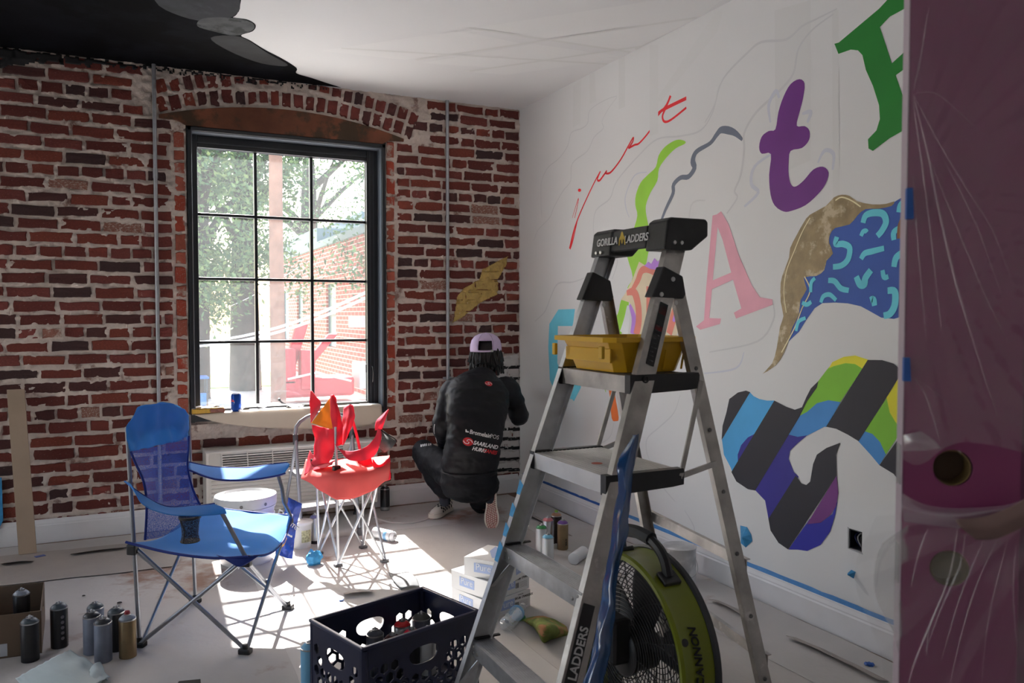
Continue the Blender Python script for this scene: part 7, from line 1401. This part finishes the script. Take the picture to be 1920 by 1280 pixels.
# cap
lav = M('cap_lavender', SR(206, 186, 218), .75, 0, (20, .05), (120, .15)); cb_ = hd+V((0, 0, .028)); tz_ = V((-.02, .03, 1)).normalized()
prof = [(.106, -.012), (.107, .0), (.105, .03), (.096, .062), (.076, .088), (.045, .104), (.012, .110), (.001, .110)]
m = MB(); n = 40; ax_s = V((Fv.x, Fv.y, 0)).normalized()
vs = []; fs = []; idx = {}
for i, (r_, h_) in enumerate(prof):
    for k in range(n):
        a = 2*math.pi*k/n; d_ = ax_s*math.cos(a)*1.08+sd3*math.sin(a); vs.append(cb_+d_*r_+V((0, 0, h_)))
for i in range(len(prof)-1):
    for k in range(n):
        amid = 2*math.pi*(k+.5)/n-math.pi; hmid = (prof[i][1]+prof[i+1][1])/2
        if i >= 1 and hmid < .055 and abs(amid) < .55*(1-(hmid/.075)**2)**.5 and i < 3: continue   # opening above the strap
        fs.append((i*n+k, i*n+(k+1) % n, (i+1)*n+(k+1) % n, (i+1)*n+k))
m.add(vs, fs); cap_ = m.build('cap', lav, person, 50, solid=.003)
m = MB(); m.lathe([(.001, 0), (.007, 0), (.006, .004), (.001, .005)], 12, cb_+V((0, 0, .110))); m.build('cap_button', lav, cap_, True)
m = MB(); rows = []
for r_ in (.100, .13, .165): rows.append([cb_+(ax_s*math.cos(a)*(r_ if r_ < .11 else r_+.0)+sd3*math.sin(a)*min(r_, .105))+V((0, 0, -.006-(r_-.1)*.25)) for a in (-1.1, -.55, 0, .55, 1.1)])
sheet(rows, 4).build('brim', lav, cap_, 60, solid=.004)
m = MB(); q = cb_-ax_s*.1165+sd3*.045+V((0, 0, -.004)); m.box(q, (.004, .018, .014), Matrix.Rotation(-YAW, 3, 'Z')@Matrix.Rotation(math.pi/2, 3, 'Z')); m.build('strap_buckle', screw, cap_)
for k in range(6):
    a = 2*math.pi*k/6+.5; pts = []
    for r_, h_ in prof[1:]: d_ = ax_s*math.cos(a)*1.08+sd3*math.sin(a); pts.append(cb_+d_*(r_+.0015)+V((0, 0, h_+.0012)))
    if k != 2 or True: m = MB(); m.tube(pts, .0012, 5); m.build('cap_seam', M('seam_lav', SR(170, 150, 186), .8), cap_)
# prints on the jacket, pressed onto its surface
bj_ = bvh_of(jk); dvp = ray(905, 820).normalized(); an = math.radians(-12); xr = Rv*math.cos(an)+Uv*math.sin(an); yr = Uv*math.cos(an)-Rv*math.sin(an)
def press(body_, px, py, sz, mt, xs=1.0, shear=0, bold=.0008, a_=None, lb=None):
    x_, y_ = (xr, yr) if a_ is None else (Rv*math.cos(a_)+Uv*math.sin(a_), Uv*math.cos(a_)-Rv*math.sin(a_))
    o = text_mesh(body_, sz, at(px, py, 4.75), x_, y_, mt, person, depth=0, bold=bold, shear=shear, xs=xs, label=lb)
    b_ = bmesh.new(); b_.from_mesh(o.data); bmesh.ops.subdivide_edges(b_, edges=[e for e in b_.edges if e.calc_length() > .008], cuts=2, use_grid_fill=False); bmesh.ops.triangulate(b_, faces=b_.faces); b_.to_mesh(o.data); b_.free(); proj_mesh(o, bj_, dvp, .0025); return o
pw = M('print_white_cloth', (.75, .75, .75), .6); pr_ = M('print_red_cloth', SR(190, 30, 40), .6)
press('Bromelain', 879, 812, .036, pw, .92, 0, .0009, lb='white lettering on the lower back'); press('-POS', 915.5, 819.5, .036, pw, .9, 0, -.0001)
press('SAARLAND', 886, 833, .034, pw, .90, .25, .0012, lb='white lettering on the lower back'); press('HURRI', 884, 844, .032, pw, .92, .25, .0012); press('CANES', 905, 848, .032, pr_, .88, .25, .0012, lb='red lettering')
def pressed(pts, mt, nm, lb=None):
    P = [at(a, b, 4.75) for a, b in pts]; me = bpy.data.meshes.new(nm); b_ = bmesh.new(); vs = [b_.verts.new(p-ORG[person.name]) for p in P]; b_.faces.new(vs); bmesh.ops.triangulate(b_, faces=b_.faces); bmesh.ops.subdivide_edges(b_, edges=b_.edges, cuts=2); b_.to_mesh(me); b_.free(); me.materials.append(mt)
    o = bpy.data.objects.new(nm, me); COL.objects.link(o); o.parent = person; proj_mesh(o, bj_, dvp, .0022)
    if lb: o['label'] = lb
    return o
def swirl(cx, cy, rx, ry, w, tilt=-.25, mt=pr_, nm='swirl_emblem'):
    def el(a, k): x = math.cos(a)*rx*k; y = -math.sin(a)*ry*k; return (cx+x*math.cos(tilt)+y*math.sin(tilt), cy+y*math.cos(tilt)-x*math.sin(tilt))
    pressed([el(a, 1.0) for a in np.linspace(0, 2*math.pi, 20, endpoint=False)], mt, nm, 'red swirl emblem')
    for s_ in (0, math.pi):
        sp = [el(a+s_, k) for a, k in zip(np.linspace(0, 3.6, 12), np.linspace(.92, .12, 12))]; sp2 = [el(a+s_, max(k-.17, .02)) for a, k in zip(np.linspace(0, 3.6, 12), np.linspace(.92, .12, 12))]
        P = sp+sp2[::-1]; o = pressed(P, pw, 'swirl_line')
        og = ORG[person.name]; dvv = dvp
        for v in o.data.vertices: v.co = v.co-dvv*.0018
swirl(876.5, 828, 10.5, 8.2, 3); swirl(917, 711.5, 8, 5, 2)
pressed([(871.5, 804), (878, 805), (878, 810.5), (871.5, 809.5)], pw, 'square_emblem'); o = pressed([(874, 803.2), (879.5, 804.2), (879.5, 808), (874, 807)], jm, 'square_emblem_gap')
for v in o.data.vertices: v.co = v.co-dvp*.0014
# white piping on the left sleeve and marks on the thigh
bt2 = bvh_of(jk); pts = []
for px, py in ((813.5, 795), (812.5, 808), (814, 820), (818, 830)):
    h_ = bt2.ray_cast(CAMP, ray(px+1.5, py).normalized(), 9)
    if h_[0] is not None: pts.append(h_[0]-ray(px, py).normalized()*.001)
if len(pts) > 1: m = MB(); m.tube([V(q) for q in cat_rom(pts, 4)], .0022, 6); m.build('sleeve_piping', pw, person, True)
btr = bvh_of(tr_)
for k, (px, py, w_) in enumerate(((788.5, 837.5, 2.2), (792, 836.6, 2.2), (795.5, 836, 2.2), (799, 835.6, 1.8), (803, 835.4, 2), (806.5, 835.3, 2))):
    c = [btr.ray_cast(CAMP, ray(px+dx, py+dy).normalized(), 9)[0] for dx, dy in ((0, 0), (w_, 0), (w_, -4.5), (0, -4.5))]
    if all(q is not None for q in c): m = MB(); dn_ = ray(px, py).normalized(); m.prism([q-dn_*.003 for q in c], -dn_*.001); m.build('thigh_mark', pw, person)
# marker held in the right hand
dh = (haR-elR).normalized(); c = haR+dh*.10-V((0, 0, .03)); m = MB(); m.tube([c-V((.0, .0, .05)), c+dh*.03+V((0, 0, .05))], .009, 10); tag(m.build('paint_marker', blk, None, True), 'black paint marker in the kneeling painter\'s right hand', 'marker')

# sharp folds standing up in the door film, fanning out from the tape tabs
def fold_line(pts, w, lab): 
    P = [V(q) for q in cat_rom([filmz(a, b, .013) for a, b in pts], 6)]; n = len(P); m = MB(); vs = []
    for i, p in enumerate(P):
        t_ = (P[min(i+1, n-1)]-P[max(i-1, 0)]).normalized(); s_ = t_.cross(dn).normalized(); k_ = .6*w*math.sin(math.pi*(.08+.84*i/(n-1))); vs += [p-s_*k_, p+dn*k_*1.1, p+s_*k_]
    m.add(vs, [(i*3+j, i*3+j+1, i*3+j+4, i*3+j+3) for i in range(n-1) for j in (0, 1)]); return m.build('fold', pf2, film_up if lab else film_lo, 70, fix=False)
_f = [o for o in S.objects if o.name.startswith('plastic_film')]; film_up, film_lo = _f[0], _f[1]; ORG[film_up.name] = V(film_up.location); ORG[film_lo.name] = V(film_lo.location)
for pts, w in (([(1713, 180), (1740, 290), (1762, 400), (1790, 520), (1825, 640), (1870, 780)], .0030), ([(1713, 178), (1762, 270), (1810, 350), (1860, 430), (1895, 520)], .0016), ([(1712, 190), (1722, 260), (1738, 380), (1752, 500), (1765, 620)], .0018), ([(1713, 170), (1728, 100), (1740, 20)], .0022), ([(1716, 175), (1760, 178), (1830, 240)], .0013), ([(1740, 290), (1800, 440), (1850, 560), (1890, 640)], .0014), ([(1770, 300), (1830, 420), (1880, 560)], .0013), ([(1712, 330), (1718, 420), (1730, 560), (1738, 640)], .0014), ([(1712, 706), (1735, 740), (1752, 790), (1762, 828)], .0026), ([(1712, 706), (1760, 740), (1790, 770)], .0012)): fold_line(pts, w, 1)
for pts, w in (([(1796, 985), (1780, 1080), (1740, 1180), (1712, 1250), (1700, 1300)], .0026), ([(1810, 1000), (1800, 1060), (1765, 1140), (1735, 1220)], .0020), ([(1740, 990), (1722, 1040), (1708, 1100)], .0022), ([(1870, 1010), (1830, 1100), (1800, 1200), (1780, 1290)], .0014), ([(1890, 1010), (1862, 1120), (1848, 1200), (1840, 1290)], .0013), ([(1760, 1130), (1742, 1180), (1738, 1230)], .0024), ([(1845, 1010), (1800, 1120), (1765, 1240)], .0013), ([(1905, 1020), (1900, 1120), (1910, 1240)], .0015)): fold_line(pts, w, 0)
